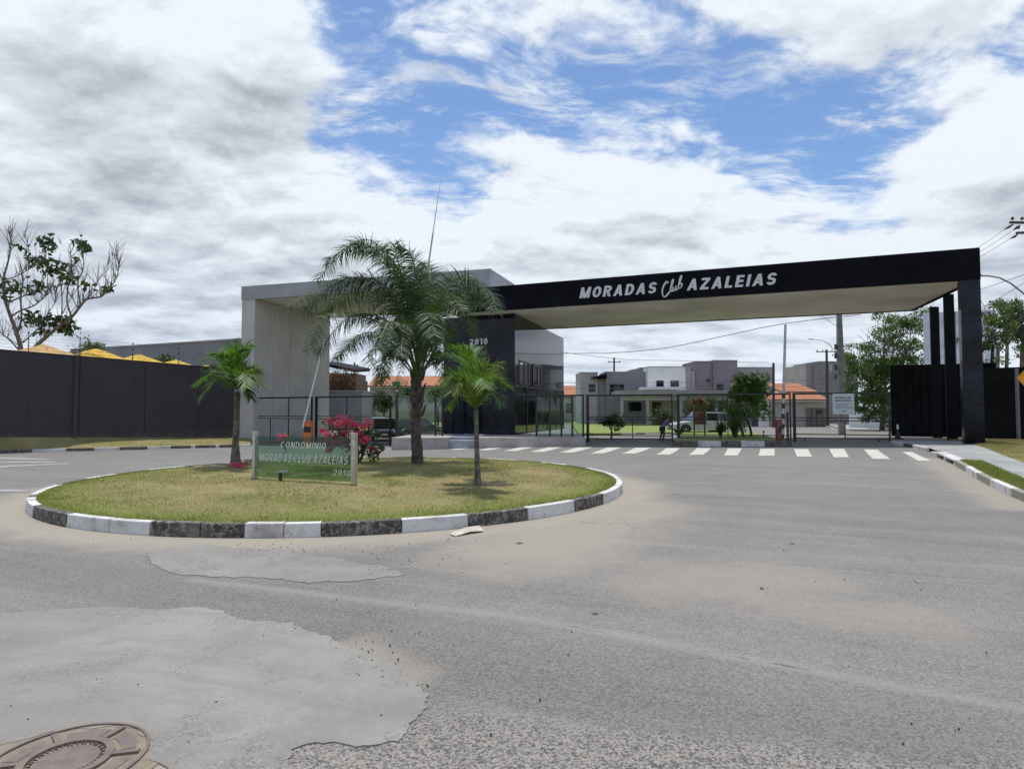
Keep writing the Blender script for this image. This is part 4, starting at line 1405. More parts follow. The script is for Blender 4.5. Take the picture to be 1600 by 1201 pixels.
def word(text, P0, E, NRM, length, cap, shear, mat, parent, name='letter', bold=0.02, thick=0.04, gap=0.0, weight=None):
    """raised letters on a wall: P0 lower left corner, E unit vector along the wall"""
    t, tv = weight or (.25, .19)
    items, x = [], 0.0
    for ch in text:
        if ch == ' ':
            x += 0.38; continue
        P, W = glyph_polys(ch, t, tv)
        items.append((P, x)); x += W + 0.13 + gap
    tot = x - 0.13 - gap
    sx = (length - cap * shear) / tot
    for P, ox in items:
        mb = MB()
        for k, quads in enumerate(P):
            th = thick * (1 + .05 * k) + .0005 * k
            for q in quads:
                ar = sum(q[i][0] * q[(i + 1) % 4][1] - q[(i + 1) % 4][0] * q[i][1] for i in range(4))
                if ar < 0: q = q[::-1]
                vs = []
                for off in (th, 0.0):
                    for (a, b) in q:
                        p = P0 + E * ((a + ox) * sx + b * cap * shear) + NRM * (off + 0.003)
                        vs.append((p.x, p.y, P0.z + b * cap))
                fs = [(0, 1, 2, 3)] + [(i, i + 4, (i + 1) % 4 + 4, (i + 1) % 4) for i in range(4)]
                mb.add(vs, fs)
        mb.build(name, mat, parent)


def on_wall(px, py, P, D):
    p, t = line_at(px, P, D)
    d = raydir(px, py)
    k = p.y / d.y
    return Vector((d.x * k, p.y, CAMH + d.z * k))


bf = PV(fl) + FN * 0.002
m0 = on_wall(905.5, 466.3, bf, FD); m1 = on_wall(1028, 458, bf, FD)
word('MORADAS', m0, FD, FN, (PV(m1) - PV(m0)).length, 0.60, 0.22, M['letters'], por, gap=.10)
m0 = on_wall(1073, 454.2, bf, FD); m1 = on_wall(1215.5, 443.5, bf, FD)
zc = m0.z
word('AZALEIAS', m0, FD, FN, (PV(m1) - PV(m0)).length, 0.60, 0.22, M['letters'], por, gap=.10)


def script_stroke(pts, rad, name, ox=890, oy=410, sc=4.571):
    P3 = [on_wall(ox + x / sc, oy + y / sc, bf, FD) + FN * .02 for x, y in pts]
    # smooth the stroke
    sm_ = []
    for i in range(len(P3) - 1):
        p_1 = P3[max(0, i - 1)]; p0 = P3[i]; p1 = P3[i + 1]; p2 = P3[min(len(P3) - 1, i + 2)]
        for k in range(4):
            t = k / 4
            sm_.append(0.5 * ((2 * p0) + (-p_1 + p1) * t + (2 * p_1 - 5 * p0 + 4 * p1 - p2) * t * t + (-p_1 + 3 * p0 - 3 * p1 + p2) * t ** 3))
    sm_.append(P3[-1])
    n = len(sm_)
    rs = [rad * (0.75 + 0.5 * abs(sin(pi * i / max(1, n - 1) * 1.5))) for i in range(n)]
    MB().tube(sm_, rs, 8).build(name, M['letters'], por, smooth_=True)


script_stroke([(704, 150), (700, 140), (690, 142), (674, 165), (663, 200), (665, 233), (678, 246), (694, 236), (712, 214)], 0.042, 'letter')
script_stroke([(712, 214), (722, 190), (738, 145), (742, 126), (736, 124), (727, 150), (720, 190), (722, 207), (731, 203)], 0.034, 'letter')
script_stroke([(731, 203), (742, 172), (736, 196), (741, 204), (752, 196), (764, 165), (758, 190), (762, 198), (772, 190)], 0.034, 'letter')
script_stroke([(772, 190), (786, 150), (800, 108), (799, 96), (793, 102), (783, 140), (778, 175), (784, 186), (795, 178), (804, 160), (798, 150), (788, 158)], 0.034, 'letter')

tf0 = PV(TL) + FN * .004
m0 = on_wall(734.5, 539, tf0, FD); m1 = on_wall(762, 537.5, tf0, FD)
word('2010', m0, FD, FN, (PV(m1) - PV(m0)).length, zat(735, 529.5, m0.y) - m0.z, 0.0, M['letters'], tow, gap=.14, weight=(.23, .2))

# ------------------------------------------------------------------ gates
GLN = PV(G(916, 690)); GRN = PV(G(1392, 689.5))
GDIR = (GRN - GLN).normalized(); GTH = Vector((-GDIR.y, GDIR.x, 0))
if GTH.y < 0: GTH = -GTH


def gp(px, P=None, D=None): return line_at(px, GLN if P is None else P, GDIR if D is None else D)[0]


def bar(mb, a, b, z0, z1, th=0.05, off=0.0, TH_=None):
    t = TH_ if TH_ is not None else GTH
    mb.prism([a + t * off, b + t * off, b + t * (off + th), a + t * (off + th)], z0, z1)


def gate(name, label, x0, x1, uprights, P=None, D=None, ztop=2.55, thick_first=True, group='black steel gates', extra_top=0.0, midz=(1.16, 1.0)):
    a, b = gp(x0, P, D), gp(x1, P, D)
    d = (b - a).normalized(); n = Vector((-d.y, d.x, 0))
    if n.y < 0: n = -n
    za, zb_ = hz_(a.x, a.y), hz_(b.x, b.y)
    z0 = max(za, zb_)
    e = empty(name, a + Vector((0, 0, z0)), label, 'gate', group)
    t = n
    for p, w in ((a, .16 if thick_first else .08), (b, .08)):
        dd = d if p is a else -d
        MB().prism([p, p + dd * w, p + dd * w + t * .1, p + t * .1], min(hz_(p.x, p.y), z0) - .05, ztop).build('gate_post', M['black_metal'], e)
    aa, bb = a + d * (.162 if thick_first else .082), b - d * .082
    for nm, zz0, zz1 in (('top_rail', ztop - .1, ztop), ('mid_rail', midz[0], midz[0] + .05), ('mid_rail', midz[1], midz[1] + .05),
                         ('bottom_rail', z0 + .30, z0 + .35), ('bottom_rail', z0 + .08, z0 + .14)):
        mb = MB(); mb.prism([aa + t * .02, bb + t * .02, bb + t * .07, aa + t * .07], zz0, zz1)
        mb.build(nm, M['black_metal'], e)
    for px, zz0, zz1 in uprights:
        p = gp(px, P, D)
        mb = MB(); mb.prism([p + t * .025 - d * .025, p + t * .025 + d * .025, p + t * .065 + d * .025, p + t * .065 - d * .025], (z0 + .14) if zz0 is None else zz0, (midz[1] if zz1 is None else zz1) - .002)
        mb.build('upright', M['black_metal'], e)
    for px in (x0 + (x1 - x0) * .12, x0 + (x1 - x0) * .88):
        p = gp(px, P, D)
        MB().tube([p + t * .02 + Vector((0, 0, z0 + .03)), p + t * .07 + Vector((0, 0, z0 + .03))], .05, 8).build('roller', M['rubber'], e)
    return e


gate('vehicle_gate', 'black steel sliding gate next to the glass screen', 916, 1051, [(988, None, None)])
gate('vehicle_gate', 'black steel gate in front of the silver car and the flowering bush', 1057.5, 1236, [(1137, None, None), (1137, 1.21, 2.45)])
gate('vehicle_gate', 'black steel gate with the white notice board hung on it', 1238.5, 1391, [(1320, None, None)])
gp2 = PV(at(392, 640, 44.6)); gd2 = (PV(at(612, 640, 38.6)) - gp2).normalized()
gate('vehicle_gate', 'black steel gate beside the grey pillar, left of the orange box', 392.5, 487, [(422, None, None), (450, None, None), (450, 1.21, 2.45)], gp2, gd2, 2.5)
gate('vehicle_gate', 'black steel gate behind the pink bougainvillea', 492, 610, [(541, None, None), (541, 1.21, 2.45), (575, None, None)], gp2, gd2, 2.5)

# notice board on the gate
nbp = gp(1301); nbq = gp(1335)
nt_ = -GTH
nb_e = empty('notice_board', nbp.lerp(nbq, .5) + Vector((0, 0, 1.3)), 'white notice board hanging on the right hand gate', 'sign')
za_, zb2 = zat(1318, 647, nbp.y), zat(1318, 615, nbp.y)
MB().prism([nbp - GTH * .03, nbq - GTH * .03, nbq + GTH * .0, nbp + GTH * .0], za_, zb2).build('board', M['board_white'], nb_e, bevel=.004)
wlen = (nbq - nbp).length


def notice_word(text, x0, x1, zc, cap, bold=.03):
    word(text, nbp + GDIR * (wlen * x0) - GTH * .032 + Vector((0, 0, zc)), GDIR, -GTH, wlen * (x1 - x0), cap, 0, M['ink'], nb_e, name='printed_letter', bold=bold, thick=.002, gap=.05, weight=(.24, .18))


hgt = zb2 - za_
notice_word('ENTRADA DE', .12, .86, za_ + hgt * .76, .10, .04)
notice_word('MORADORES', .12, .88, za_ + hgt * .62, .10, .04)
for k, (z, l) in enumerate(((.50, .80), (.42, .62), (.36, .80), (.28, .82))):
    a, b = nbp + GDIR * wlen * .12 - GTH * .032, nbp + GDIR * wlen * (.1 + l) - GTH * .032
    MB().prism([a, b, b - GTH * .002, a - GTH * .002], za_ + hgt * z, za_ + hgt * z + .022).build('printed_line', M['ink'], nb_e)
a, b = nbp + GDIR * wlen * .38 - GTH * .032, nbp + GDIR * wlen * .62 - GTH * .032
MB().prism([a, b, b - GTH * .002, a - GTH * .002], za_ + hgt * .14, za_ + hgt * .14 + .035).build('printed_line', M['ink'], nb_e)


# barriers
def barrier(px, py, Y_, mat, label, armdir, armmat, top_px, boxh, w):
    p = at(px, py, Y_)
    z0 = hz_(p.x, p.y)
    p.z = z0
    e = empty('barrier_machine', p, label, 'barrier')
    MB().box((p.x - w / 2, p.y - .15, z0 - .3), (p.x + w / 2, p.y + .15, z0 + boxh)).build('cabinet', mat, e, bevel=.02, bseg=2)
    MB().box((p.x - w / 2 - .02, p.y - .17, z0 + boxh + .002), (p.x + w / 2 + .02, p.y + .17, z0 + boxh + .05)).build('cabinet_lid', mat, e, bevel=.01)
    MB().box((p.x - w / 2 + .05, p.y - .156, z0 + boxh * .55), (p.x + w / 2 - .05, p.y - .151, z0 + boxh * .8)).build('door_panel', M['black_metal'], e)
    return e, p, z0


e, p, z0 = barrier(481, 680, 41.5, M['orange'], 'bright orange barrier cabinet with raised white arm', None, None, None, 1.55, .58)
b0 = at(473, 668, 41.3); b1 = at(507.5, 529, 41.3)
arm = MB().tube([b0, b0.lerp(b1, .5), b1], [.06, .05, .04], 8).build('barrier_arm', M['white_paint'], e)
e, p, z0 = barrier(1217.5, 686, 31.0, M['red_box'], 'dull red barrier cabinet on the kerb between the two gates', None, None, None, 1.25, .26)
pb = at(1226, 690, 31.0)
MB().box((pb.x - .2, pb.y - .2, hz_(pb.x, pb.y) - .1), (pb.x + .3, pb.y + .2, hz_(pb.x, pb.y) + .26)).build('base_block', M['concrete'], e, bevel=.02)
q0, q1 = at(1222.5, 686, 30.9), at(1227.3, 507, 30.9)
MB().tube([q0.lerp(q1, .40), q1], [.075, .06], 8).build('barrier_arm', M['galv'], e)
for k in range(9):
    MB().tube([q0.lerp(q1, .4 * k / 9), q0.lerp(q1, .4 * (k + .97) / 9)], .085, 8).build('arm_band', M['galv'] if k % 2 else M['black_metal'], e)
MB().prism([PV(at(1229, 686, 31)), PV(at(1233, 686, 31)), PV(at(1233, 686, 31.2)), PV(at(1229, 686, 31.2))], hz_(pb.x, pb.y), 1.5).build('support_post', M['black_metal'], e)

# central island between the gates
ci = empty('median_kerb', PV(G(1150, 697)), kind='structure')
cmk = [(1052, 'b'), (1091, 'w'), (1127, 'b'), (1158, 'w'), (1195, 'b'), (1238, None)]
cp = [G(x, 697.6) for x, _ in cmk]
for i in range(len(cmk) - 1):
    a, b = cp[i], cp[i + 1]
    g = (b - a).normalized() * .006
    MB().prism([PV(a + g), PV(b - g), PV(b - g) + Vector((0, .15, 0)), PV(a + g) + Vector((0, .15, 0))], min(a.z, b.z) - .08, max(a.z, b.z) + .27).build('kerb_stone', M['kerb_white'] if cmk[i][1] == 'w' else M['kerb_black'], ci, bevel=.012)
MB().prism([PV(cp[0]) + Vector((0, .155, 0)), PV(cp[-1]) + Vector((0, .155, 0)), PV(cp[-1]) + Vector((4, 16, 0)), PV(cp[0]) + Vector((5, 16, 0))], -.6, [cp[0].z + .25, cp[-1].z + .25, -.02, -.02]).build('median_bed', M['grass_far'])
bpy.data.objects['median_bed']['kind'] = 'structure'

# pedestrian black wall right of gate, and right boundary wall
pwall = empty('black_wall', gp(1425), 'flat black wall panel between the right gate and the portico posts', 'wall')
a = line_at(1392.5, PV(bc0) + SD * .3, bdir)[0]; b = PV(bc1) + SD * .3 + bdir * 3.4
wd_ = (b - a).normalized()
wt_ = Vector((-wd_.y, wd_.x, 0))
zt_ = zat(1425, 569.5, a.y - .6)
MB().prism([a, b, b + wt_ * .2, a + wt_ * .2], -.5, zt_).build('wall_face', M['wall_black'], pwall)
for i in range(14):
    q = a.lerp(b, (i + .5) / 14)
    MB().prism([q - wd_ * .16 - wt_ * .03, q + wd_ * .16 - wt_ * .03, q + wd_ * .16 - wt_ * .002, q - wd_ * .16 - wt_ * .002], 0.06, zt_ - .05).build('cladding_strip', M['wall_black'], pwall)
g0_, g1_ = line_at(1446, a, wd_)[0], b
gl_e = empty('mirror_glazing', g0_ + Vector((0, 0, zt_)), 'tall mirror glass strips above the black wall behind the posts', 'glazing')
n_ = 6
for i in range(n_):
    p, q = g0_.lerp(g1_, i / n_) + wd_ * .01, g0_.lerp(g1_, (i + 1) / n_) - wd_ * .01
    MB().prism([p + wt_ * .05, q + wt_ * .05, q + wt_ * .07, p + wt_ * .07], zt_ + .003, ZB - .02).build('window_pane', M['glass_mirror'], gl_e)
rw = empty('boundary_wall', PV(onz(1570, 686, .13)), 'tall black boundary wall at the right edge behind the verge', 'wall')
wpts = [PV(onz(1536, 685.7, .13)), PV(onz(1589, 686.8, .13)), PV(onz(1700, 690, .13)), PV(onz(1900, 698, .13))]
zt2 = zat(1570, 577, wpts[0].y)
for i in range(3):
    a, b = wpts[i], wpts[i + 1]
    g = (b - a).normalized() * .012
    MB().prism([a + g, b - g, b - g + Vector((0, .2, 0)), a + g + Vector((0, .2, 0))], -.1, zt2).build('wall_panel', M['wall_black'], rw)
    MB().prism([a - g + Vector((0, -.03, 0)), b + g + Vector((0, -.03, 0)), b + g + Vector((0, .23, 0)), a - g + Vector((0, .23, 0))], zt2 + .002, zt2 + .06).build('coping', M['wall_black'], rw)
a = wpts[1]
MB().prism([a + Vector((-.02, -.12, 0)), a + Vector((.25, -.12, 0)), a + Vector((.25, -.004, 0)), a + Vector((-.02, -.004, 0))], -.1, zt2 + .001).build('pilaster', M['house_slate'], rw)

# traffic cone by the right gate
cp_ = G(1403, 690)
cone = empty('traffic_cone', (cp_.x, cp_.y, 0.13), 'small traffic cone with white top on the kerb by the right gate', 'traffic cone')
MB().tube([(cp_.x, cp_.y, .16), (cp_.x, cp_.y, .62)], [.14, .05], 10).build('cone_body', M['dark_cloth'], cone)
MB().tube([(cp_.x, cp_.y, .621), (cp_.x, cp_.y, .85)], [.055, .04], 10).build('cone_top', M['white_paint'], cone)
MB().box((cp_.x - .2, cp_.y - .2, .10), (cp_.x + .2, cp_.y + .2, .159)).build('cone_base', M['rubber'], cone)

# warning sign at right edge
ws = at(1603.5, 591, 26.0)
wse = empty('warning_sign', (ws.x, ws.y, .13), 'amber diamond warning sign on a post at the right frame edge', 'road sign')
s_ = .40
MB().add([(ws.x - s_, ws.y, ws.z), (ws.x, ws.y, ws.z - s_), (ws.x + s_, ws.y, ws.z), (ws.x, ws.y, ws.z + s_), (ws.x - s_, ws.y + .012, ws.z), (ws.x, ws.y + .012, ws.z - s_), (ws.x + s_, ws.y + .012, ws.z), (ws.x, ws.y + .012, ws.z + s_)],
         [(0, 1, 2, 3), (7, 6, 5, 4), (0, 4, 5, 1), (1, 5, 6, 2), (2, 6, 7, 3), (3, 7, 4, 0)]).build('sign_plate', M['sign_amber'], wse)
bm_ = MB()
for q in ((-1, 0, 0, -1), (0, -1, 1, 0), (1, 0, 0, 1), (0, 1, -1, 0)):
    k = s_ - .04
    bm_.beam((ws.x + q[0] * k, ws.y - .003, ws.z + q[1] * k), (ws.x + q[2] * k, ws.y - .003, ws.z + q[3] * k), .004, .014, up=(0, 1, 0))
bm_.build('sign_border', M['ink'], wse)
MB().tube([(ws.x, ws.y + .05, 0), (ws.x, ws.y + .05, ws.z + .3)], .03, 8).build('post', M['galv'], wse)


# ------------------------------------------------------------------ vegetation helpers
def leaf_cloud(name, centres, radii, n_each, size, mat, parent, squash=0.8, elong=1.8, droop=0.3, shell=0.35):
    V, Fc = [], []
    Cs = np.repeat(np.array(centres, dtype=float), n_each, axis=0)
    Rs = np.repeat(np.array(radii, dtype=float), n_each)
    n = len(Cs)
    d = RNG.normal(size=(n, 3)); d /= np.linalg.norm(d, axis=1)[:, None]
    rr = RNG.uniform(shell, 1.0, n) ** 0.7
    P = Cs + d * (rr * Rs)[:, None] * np.array([1, 1, squash])
    t = RNG.normal(size=(n, 3)); t[:, 2] -= droop; t += d * 0.5
    t /= np.linalg.norm(t, axis=1)[:, None]
    o = RNG.normal(size=(n, 3))
    b = np.cross(t, o); b /= np.linalg.norm(b, axis=1)[:, None]
    nn = np.cross(t, b)
    L = size * RNG.uniform(0.6, 1.3, n)[:, None]; W = L / elong * 0.5
    p0 = P; p1 = P + t * L * .5 + b * W + nn * L * .06; p2 = P + t * L; p3 = P + t * L * .5 - b * W + nn * L * .06
    V = np.stack([p0, p1, p2, p3], 1).reshape(-1, 3)
    return np_mesh(name, V, np.arange(n * 4), 4, mat, parent)


def grow(mb, p, d, length, rad, depth, tips, spread=0.6, up=0.25, n=3, mids=None, curl=0.25, minr=0.012):
    pts = [p]
    rs = [rad]
    q = Vector(p); dd = Vector(d).normalized()
    seg_ = 4
    for i in range(seg_):
        dd = (dd + Vector((random.uniform(-curl, curl), random.uniform(-curl, curl), random.uniform(-curl * .5, curl) + up * .3))).normalized()
        q = q + dd * (length / seg_)
        pts.append(q.copy())
        rs.append(max(minr, rad * (1 - 0.42 * (i + 1) / seg_)))
    mb.tube(pts, rs, 6 if rad < .08 else 9, cap=True)
    if mids is not None and depth <= 2: mids.append(pts[2])
    if depth == 0:
        tips.append(pts[-1]); return
    for k in range(n):
        a_ = random.uniform(0, 2 * pi)
        perp = dd.orthogonal().normalized()
        perp = Matrix.Rotation(a_ + k * 2 * pi / n, 3, dd) @ perp
        nd_ = (dd + perp * spread * random.uniform(.6, 1.3) + Vector((0, 0, up))).normalized()
        st = pts[-1] if k < 2 else pts[2 + (k % 2)]
        grow(mb, st, nd_, length * random.uniform(.6, .85), rs[-1] * .8, depth - 1, tips, spread, up, n, mids, curl, minr)


def tree(name, label, base, height, crown_c, crown_r, nclump, nleaf, lsize, mat, bark='bark_grey', trunk_r=.18, cat='tree', group=None, squash=.75, depth=3, clump_r=.24, sprd=.7):
    e = empty(name, base, label, cat, group)
    mb = MB(); tips = []; mids = []
    h0 = max(.5, (crown_c.z - crown_r * squash - base.z) * 1.0)
    d = Vector((crown_c.x - base.x, crown_c.y - base.y, (crown_c.z - base.z) * 1.2)).normalized()
    top = base + d * h0
    mb.tube([base - Vector((0, 0, .1)), base.lerp(top, .5) + Vector((.05, .03, 0)), top], [trunk_r * 1.15, trunk_r, trunk_r * .85], 10)
    for k in range(4):
        a_ = 2 * pi * k / 4 + random.random()
        grow(mb, top, Vector((cos(a_) * sprd, sin(a_) * sprd, .8)), crown_r * .55, trunk_r * .6, depth - 1, tips, .7, .15, 3, mids)
    mb.build('trunk', M[bark], e, smooth_=True)
    cs, rs = [], []
    for k in range(nclump):
        v = Vector((random.gauss(0, 1), random.gauss(0, 1), random.gauss(0, 1))).normalized() * crown_r * random.uniform(.35, 1.0)
        v.z *= squash
        cs.append(tuple(crown_c + v)); rs.append(crown_r * clump_r * random.uniform(.6, 1.4))
    for t_ in tips:
        if (t_ - crown_c).length < crown_r * 1.2:
            cs.append(tuple(t_)); rs.append(crown_r * clump_r * random.uniform(.5, 1.0))
    leaf_cloud('crown', cs, rs, nleaf, lsize, mat, e, squash=.75)
    return e


# ------------------------------------------------------------------ bare tree behind the left wall
bt_base = at(48, 640, 39.5); bt_base.z = -0.4
bt = empty('bare_tree', bt_base, 'almost bare spreading tree with a few dark leaf clumps above the left wall', 'tree')
ZO = (0, 350)
YB = 39.5


def bpt(x, y, dy=0.0):       # points read in the 5.72x enlargement
    return at(x / 5.72, 350 + y / 5.72, YB + dy)


mb = MB()
limbs = [([(200, 1500), (190, 1150), (150, 980), (95, 830), (40, 660), (30, 500), (60, 380), (95, 230), (95, 130), (70, 70)], 0.27, 0.02, 0.0),
         ([(150, 980), (190, 850), (185, 650), (205, 520), (190, 450)], 0.12, 0.04, 0.4),
         ([(95, 830), (180, 775), (300, 730), (400, 650), (470, 585), (560, 540)], 0.10, 0.03, -0.8),
         ([(70, 700), (180, 655), (330, 585), (420, 450), (500, 440)], 0.09, 0.02, 0.6),
         ([(30, 500), (110, 480), (200, 440), (300, 380), (400, 320)], 0.07, 0.02, -0.6),
         ([(240, 1500), (290, 1150), (400, 1020), (520, 920), (640, 830), (720, 730), (780, 670), (900, 650), (950, 600), (1020, 520), (1055, 430), (1060, 340)], 0.24, 0.025, 1.0),
         ([(640, 830), (600, 700), (610, 560), (640, 440), (640, 320), (620, 260)], 0.10, 0.02, 1.6),
         ([(720, 730), (700, 620), (700, 500), (740, 420), (745, 320), (720, 220)], 0.09, 0.018, .4),
         ([(780, 670), (850, 570), (880, 490)], 0.06, 0.015, 1.0),
         ([(545, 900), (555, 700), (545, 560), (540, 470)], 0.07, 0.02, 1.2),
         ([(205, 1060), (300, 970), (370, 910), (430, 800), (490, 700), (490, 610)], 0.07, 0.02, .2),
         ([(1020, 520), (1010, 400), (1005, 290)], 0.035, 0.012, 1.0), ([(1055, 430), (1035, 380), (1040, 290)], 0.03, 0.012, 1.2),
         ([(940, 610), (945, 480), (960, 380)], 0.035, 0.012, 1.0), ([(190, 1150), (100, 1050), (0, 960), (-60, 900)], .09, .03, -.4),
         ([(160, 1080), (60, 1010), (-30, 980)], .05, .02, .7), ([(30, 520), (-20, 400), (-60, 250), (-90, 120)], .10, .02, .3),
         ([(250, 420), (255, 250), (240, 150), (205, 100)], .04, .012, 0), ([(560, 800), (610, 700), (700, 560), (760, 500)], .05, .015, 2.0)]
allp = []
for pts, r0, r1, dy in limbs:
    P = [bpt(x, y, dy * i / len(pts)) for i, (x, y) in enumerate(pts)]
    # smooth
    Q = []
    for i in range(len(P) - 1):
        p_1 = P[max(0, i - 1)]; p0_ = P[i]; p1_ = P[i + 1]; p2_ = P[min(len(P) - 1, i + 2)]
        for k in range(3):
            t = k / 3
            Q.append(0.5 * ((2 * p0_) + (-p_1 + p1_) * t + (2 * p_1 - 5 * p0_ + 4 * p1_ - p2_) * t * t + (-p_1 + 3 * p0_ - 3 * p1_ + p2_) * t ** 3))
    Q.append(P[-1])
    n = len(Q)
    mb.tube(Q, [.66 * (r0 + (r1 - r0) * (i / (n - 1)) ** .7) for i in range(n)], 7)
    allp += [(q, r0 + (r1 - r0) * i / (n - 1)) for i, q in enumerate(Q) if i > 3 and q.z > 5.0]
mb.build('trunk', M['bark_grey'], bt, smooth_=True)
mb = MB()
for k in range(330):
    q, r_ = random.choice(allp)
    L = random.uniform(.5, 1.5)
    d = Vector((random.gauss(0, .28), random.gauss(0, .28), 1)).normalized()
    q2 = q + d * L * .5 + Vector((random.uniform(-.08, .08), random.uniform(-.08, .08), 0))
    mb.tube([q, q2, q + d * L + Vector((random.uniform(-.1, .1), 0, 0))], [min(.028, r_ * .7 + .008), .016, .009], 4, cap=False)
mb.build('twigs', M['bark_grey'], bt)['kind'] = 'stuff'
clumps = [(440, 150, 12, .5), (400, 130, 8, .4), (440, 230, 8, .35), (350, 320, 12, .5), (430, 350, 12, .5), (540, 380, 12, .55), (600, 450, 10, .5), (650, 490, 11, .5), (410, 400, 6, .4), (290, 310, 8, .45),
          (740, 170, 9, .5), (700, 180, 5, .4), (760, 220, 5, .3), (100, 540, 9, .45), (175, 560, 8, .45), (55, 590, 5, .3), (370, 570, 8, .5), (330, 520, 5, .4), (400, 850, 10, .5), (320, 830, 12, .55), (230, 840, 8, .45), (380, 890, 8, .4),
          (530, 860, 16, .6), (590, 870, 14, .55), (620, 920, 12, .5), (570, 930, 9, .4), (380, 960, 8, .4), (190, 190, 5, .3), (800, 540, 6, .35), (980, 580, 5, .25), (680, 300, 3, .2), (60, 660, 5, .3)]
lm = MB()
for x, y, n, rr in clumps:
    c = bpt(x, y, random.uniform(-.6, 1.2))
    for k in range(int(n * 2.9)):
        p = c + Vector((random.gauss(0, rr * .5), random.gauss(0, rr * .5), random.gauss(0, rr * .4)))
        d = Vector((random.gauss(0, .6), random.gauss(0, .6), random.uniform(-1.1, .2))).normalized()
        b = d.cross(Vector((random.gauss(0, 1), random.gauss(0, 1), random.gauss(0, .4)))).normalized()
        L = random.uniform(.30, .52); W = L * .25
        nn = d.cross(b)
        lm.add([p, p + d * L * .45 + b * W + nn * .02, p + d * L + nn * -.03, p + d * L * .45 - b * W + nn * .02, p + d * L * .5 - nn * .02],
               [(0, 1, 4), (1, 2, 4), (2, 3, 4), (3, 0, 4)])
lm.build('leaves', M['leaf_big'], bt)

# small sapling and twigs behind the wall
sp = at(143, 640, 47); sp.z = -.3
tree('sapling', 'small leafy sapling behind the wall between the yellow parasols', sp, 6, at(143, 542, 47), .95, 7, 14, .17, M['leaf_mid'], 'bark_grey', .04, 'tree', clump_r=.3)
sp = at(258, 640, 49); sp.z = -.3
tree('shrub', 'dark green shrub top showing over the wall by the yellow parasols', sp, 5, at(258, 566, 49), 1.0, 10, 22, .16, M['leaf_dark'], 'bark_grey', .05, 'shrub', clump_r=.4)
sp = at(45, 640, 45); sp.z = -.3
tree('shrub', 'dark green shrub at the foot of the bare tree behind the wall', sp, 5, at(118, 552, 45), .8, 8, 22, .16, M['leaf_dark'], 'bark_grey', .05, 'shrub', clump_r=.4)


# ------------------------------------------------------------------ palms
def frond(parent, pts, leaflets, llen, mat, hang=0.9, width=0.02, plumose=0.5, start=0.18, rr=0.018, stemmat=None, fwd=(.45, .75)):
    """pinnate palm leaf on a curve through pts (world)"""
    P = [Vector(p) for p in pts]
    Q = []
    for i in range(len(P) - 1):
        p_1 = P[max(0, i - 1)]; p0_ = P[i]; p1_ = P[i + 1]; p2_ = P[min(len(P) - 1, i + 2)]
        for k in range(8):
            t = k / 8
            Q.append(0.5 * ((2 * p0_) + (-p_1 + p1_) * t + (2 * p_1 - 5 * p0_ + 4 * p1_ - p2_) * t * t + (-p_1 + 3 * p0_ - 3 * p1_ + p2_) * t ** 3))
    Q.append(P[-1])
    n = len(Q)
    mb = MB()
    mb.mi = 0
    mb.tube(Q, [rr * (1 - .85 * i / (n - 1)) + .002 for i in range(n)], 5)
    mb.mi = 1
    for i in range(leaflets):
        s = start + (1 - start) * (i + random.random() * .5) / leaflets
        f = s * (n - 1); k = min(int(f), n - 2)
        p = Q[k].lerp(Q[k + 1], f - k)
        d = (Q[k + 1] - Q[k]).normalized()
        side_ = d.cross(Vector((0, 0, 1)))
        if side_.length < .2: side_ = d.cross(Vector((0, 1, 0)))
        side_.normalize()
        upv = side_.cross(d).normalized()
        env = sin(pi * min(1, max(0, (s - start) / (1 - start))) ** .75) ** .55
        L = llen * (0.35 + .65 * env) * random.uniform(.85, 1.12)
        for sg in (-1, 1):
            o = (side_ * sg * 1.0 + d * random.uniform(*fwd) + upv * random.uniform(-plumose, plumose)).normalized()
            w = width * random.uniform(.8, 1.2)
            wv = o.cross(upv)
            if wv.length < .1: wv = d
            wv = wv.normalized() * w
            q = p.copy(); cur = o.copy()
            vs = [q - wv * .5, q + wv * .5]
            sg_n = 4
            for j in range(1, sg_n + 1):
                cur = (cur + Vector((0, 0, -hang * .33))).normalized()
                q = q + cur * (L / sg_n)
                ww = wv * (1.0, 1.0, .75, .4, .06)[j]
                vs += [q - ww, q + ww]
            mb.add(vs, [(2 * j, 2 * j + 1, 2 * j + 3, 2 * j + 2) for j in range(sg_n)])
    return mb.build('frond', [stemmat or M['palm_stem'], mat], parent)


# big feather palm
bpb = GL(652, 724)
YBP = bpb.y
big = empty('feather_palm', bpb, 'large feather palm with arching drooping fronds on the traffic island', 'palm tree')
tpx = [(652, 726), (652, 705), (650, 680), (650, 650), (651, 620), (652, 590), (653, 568)]
trp = [at(x, y, YBP) for x, y in tpx]
trp[0].z = bpb.z - .1
rad_ = [.165, .150, .140, .140, .125, .11, .08]
mb = MB()
ptsT, rT = [], []
for i in range(len(trp) - 1):
    for k in range(5):
        t = k / 5
        ptsT.append(trp[i].lerp(trp[i + 1], t)); rT.append((rad_[i] * (1 - t) + rad_[i + 1] * t) * (1 + .04 * ((k % 2) * 2 - 1)))
mb.tube(ptsT, rT, 14)
mb.build('trunk', M['bark_dark'], big, smooth_=True)
# old leaf bases round the upper trunk
for k in range(14):
    t = k / 14
    z = trp[3].z + (trp[5].z - trp[3].z) * t
    a_ = k * 2.4
    c = Vector((bpb.x + cos(a_) * .11, YBP + sin(a_) * .11, z))
    o_ = Vector((cos(a_) * .10, sin(a_) * .10, .30))
    MB().tube([c, c + o_ * .6, c + o_], [.045, .04, .015], 6).build('leaf_base', M['bark_dark'], big)
hub = at(653, 585, YBP)


def fp(px, py, dy): return at(px, py, YBP + dy)


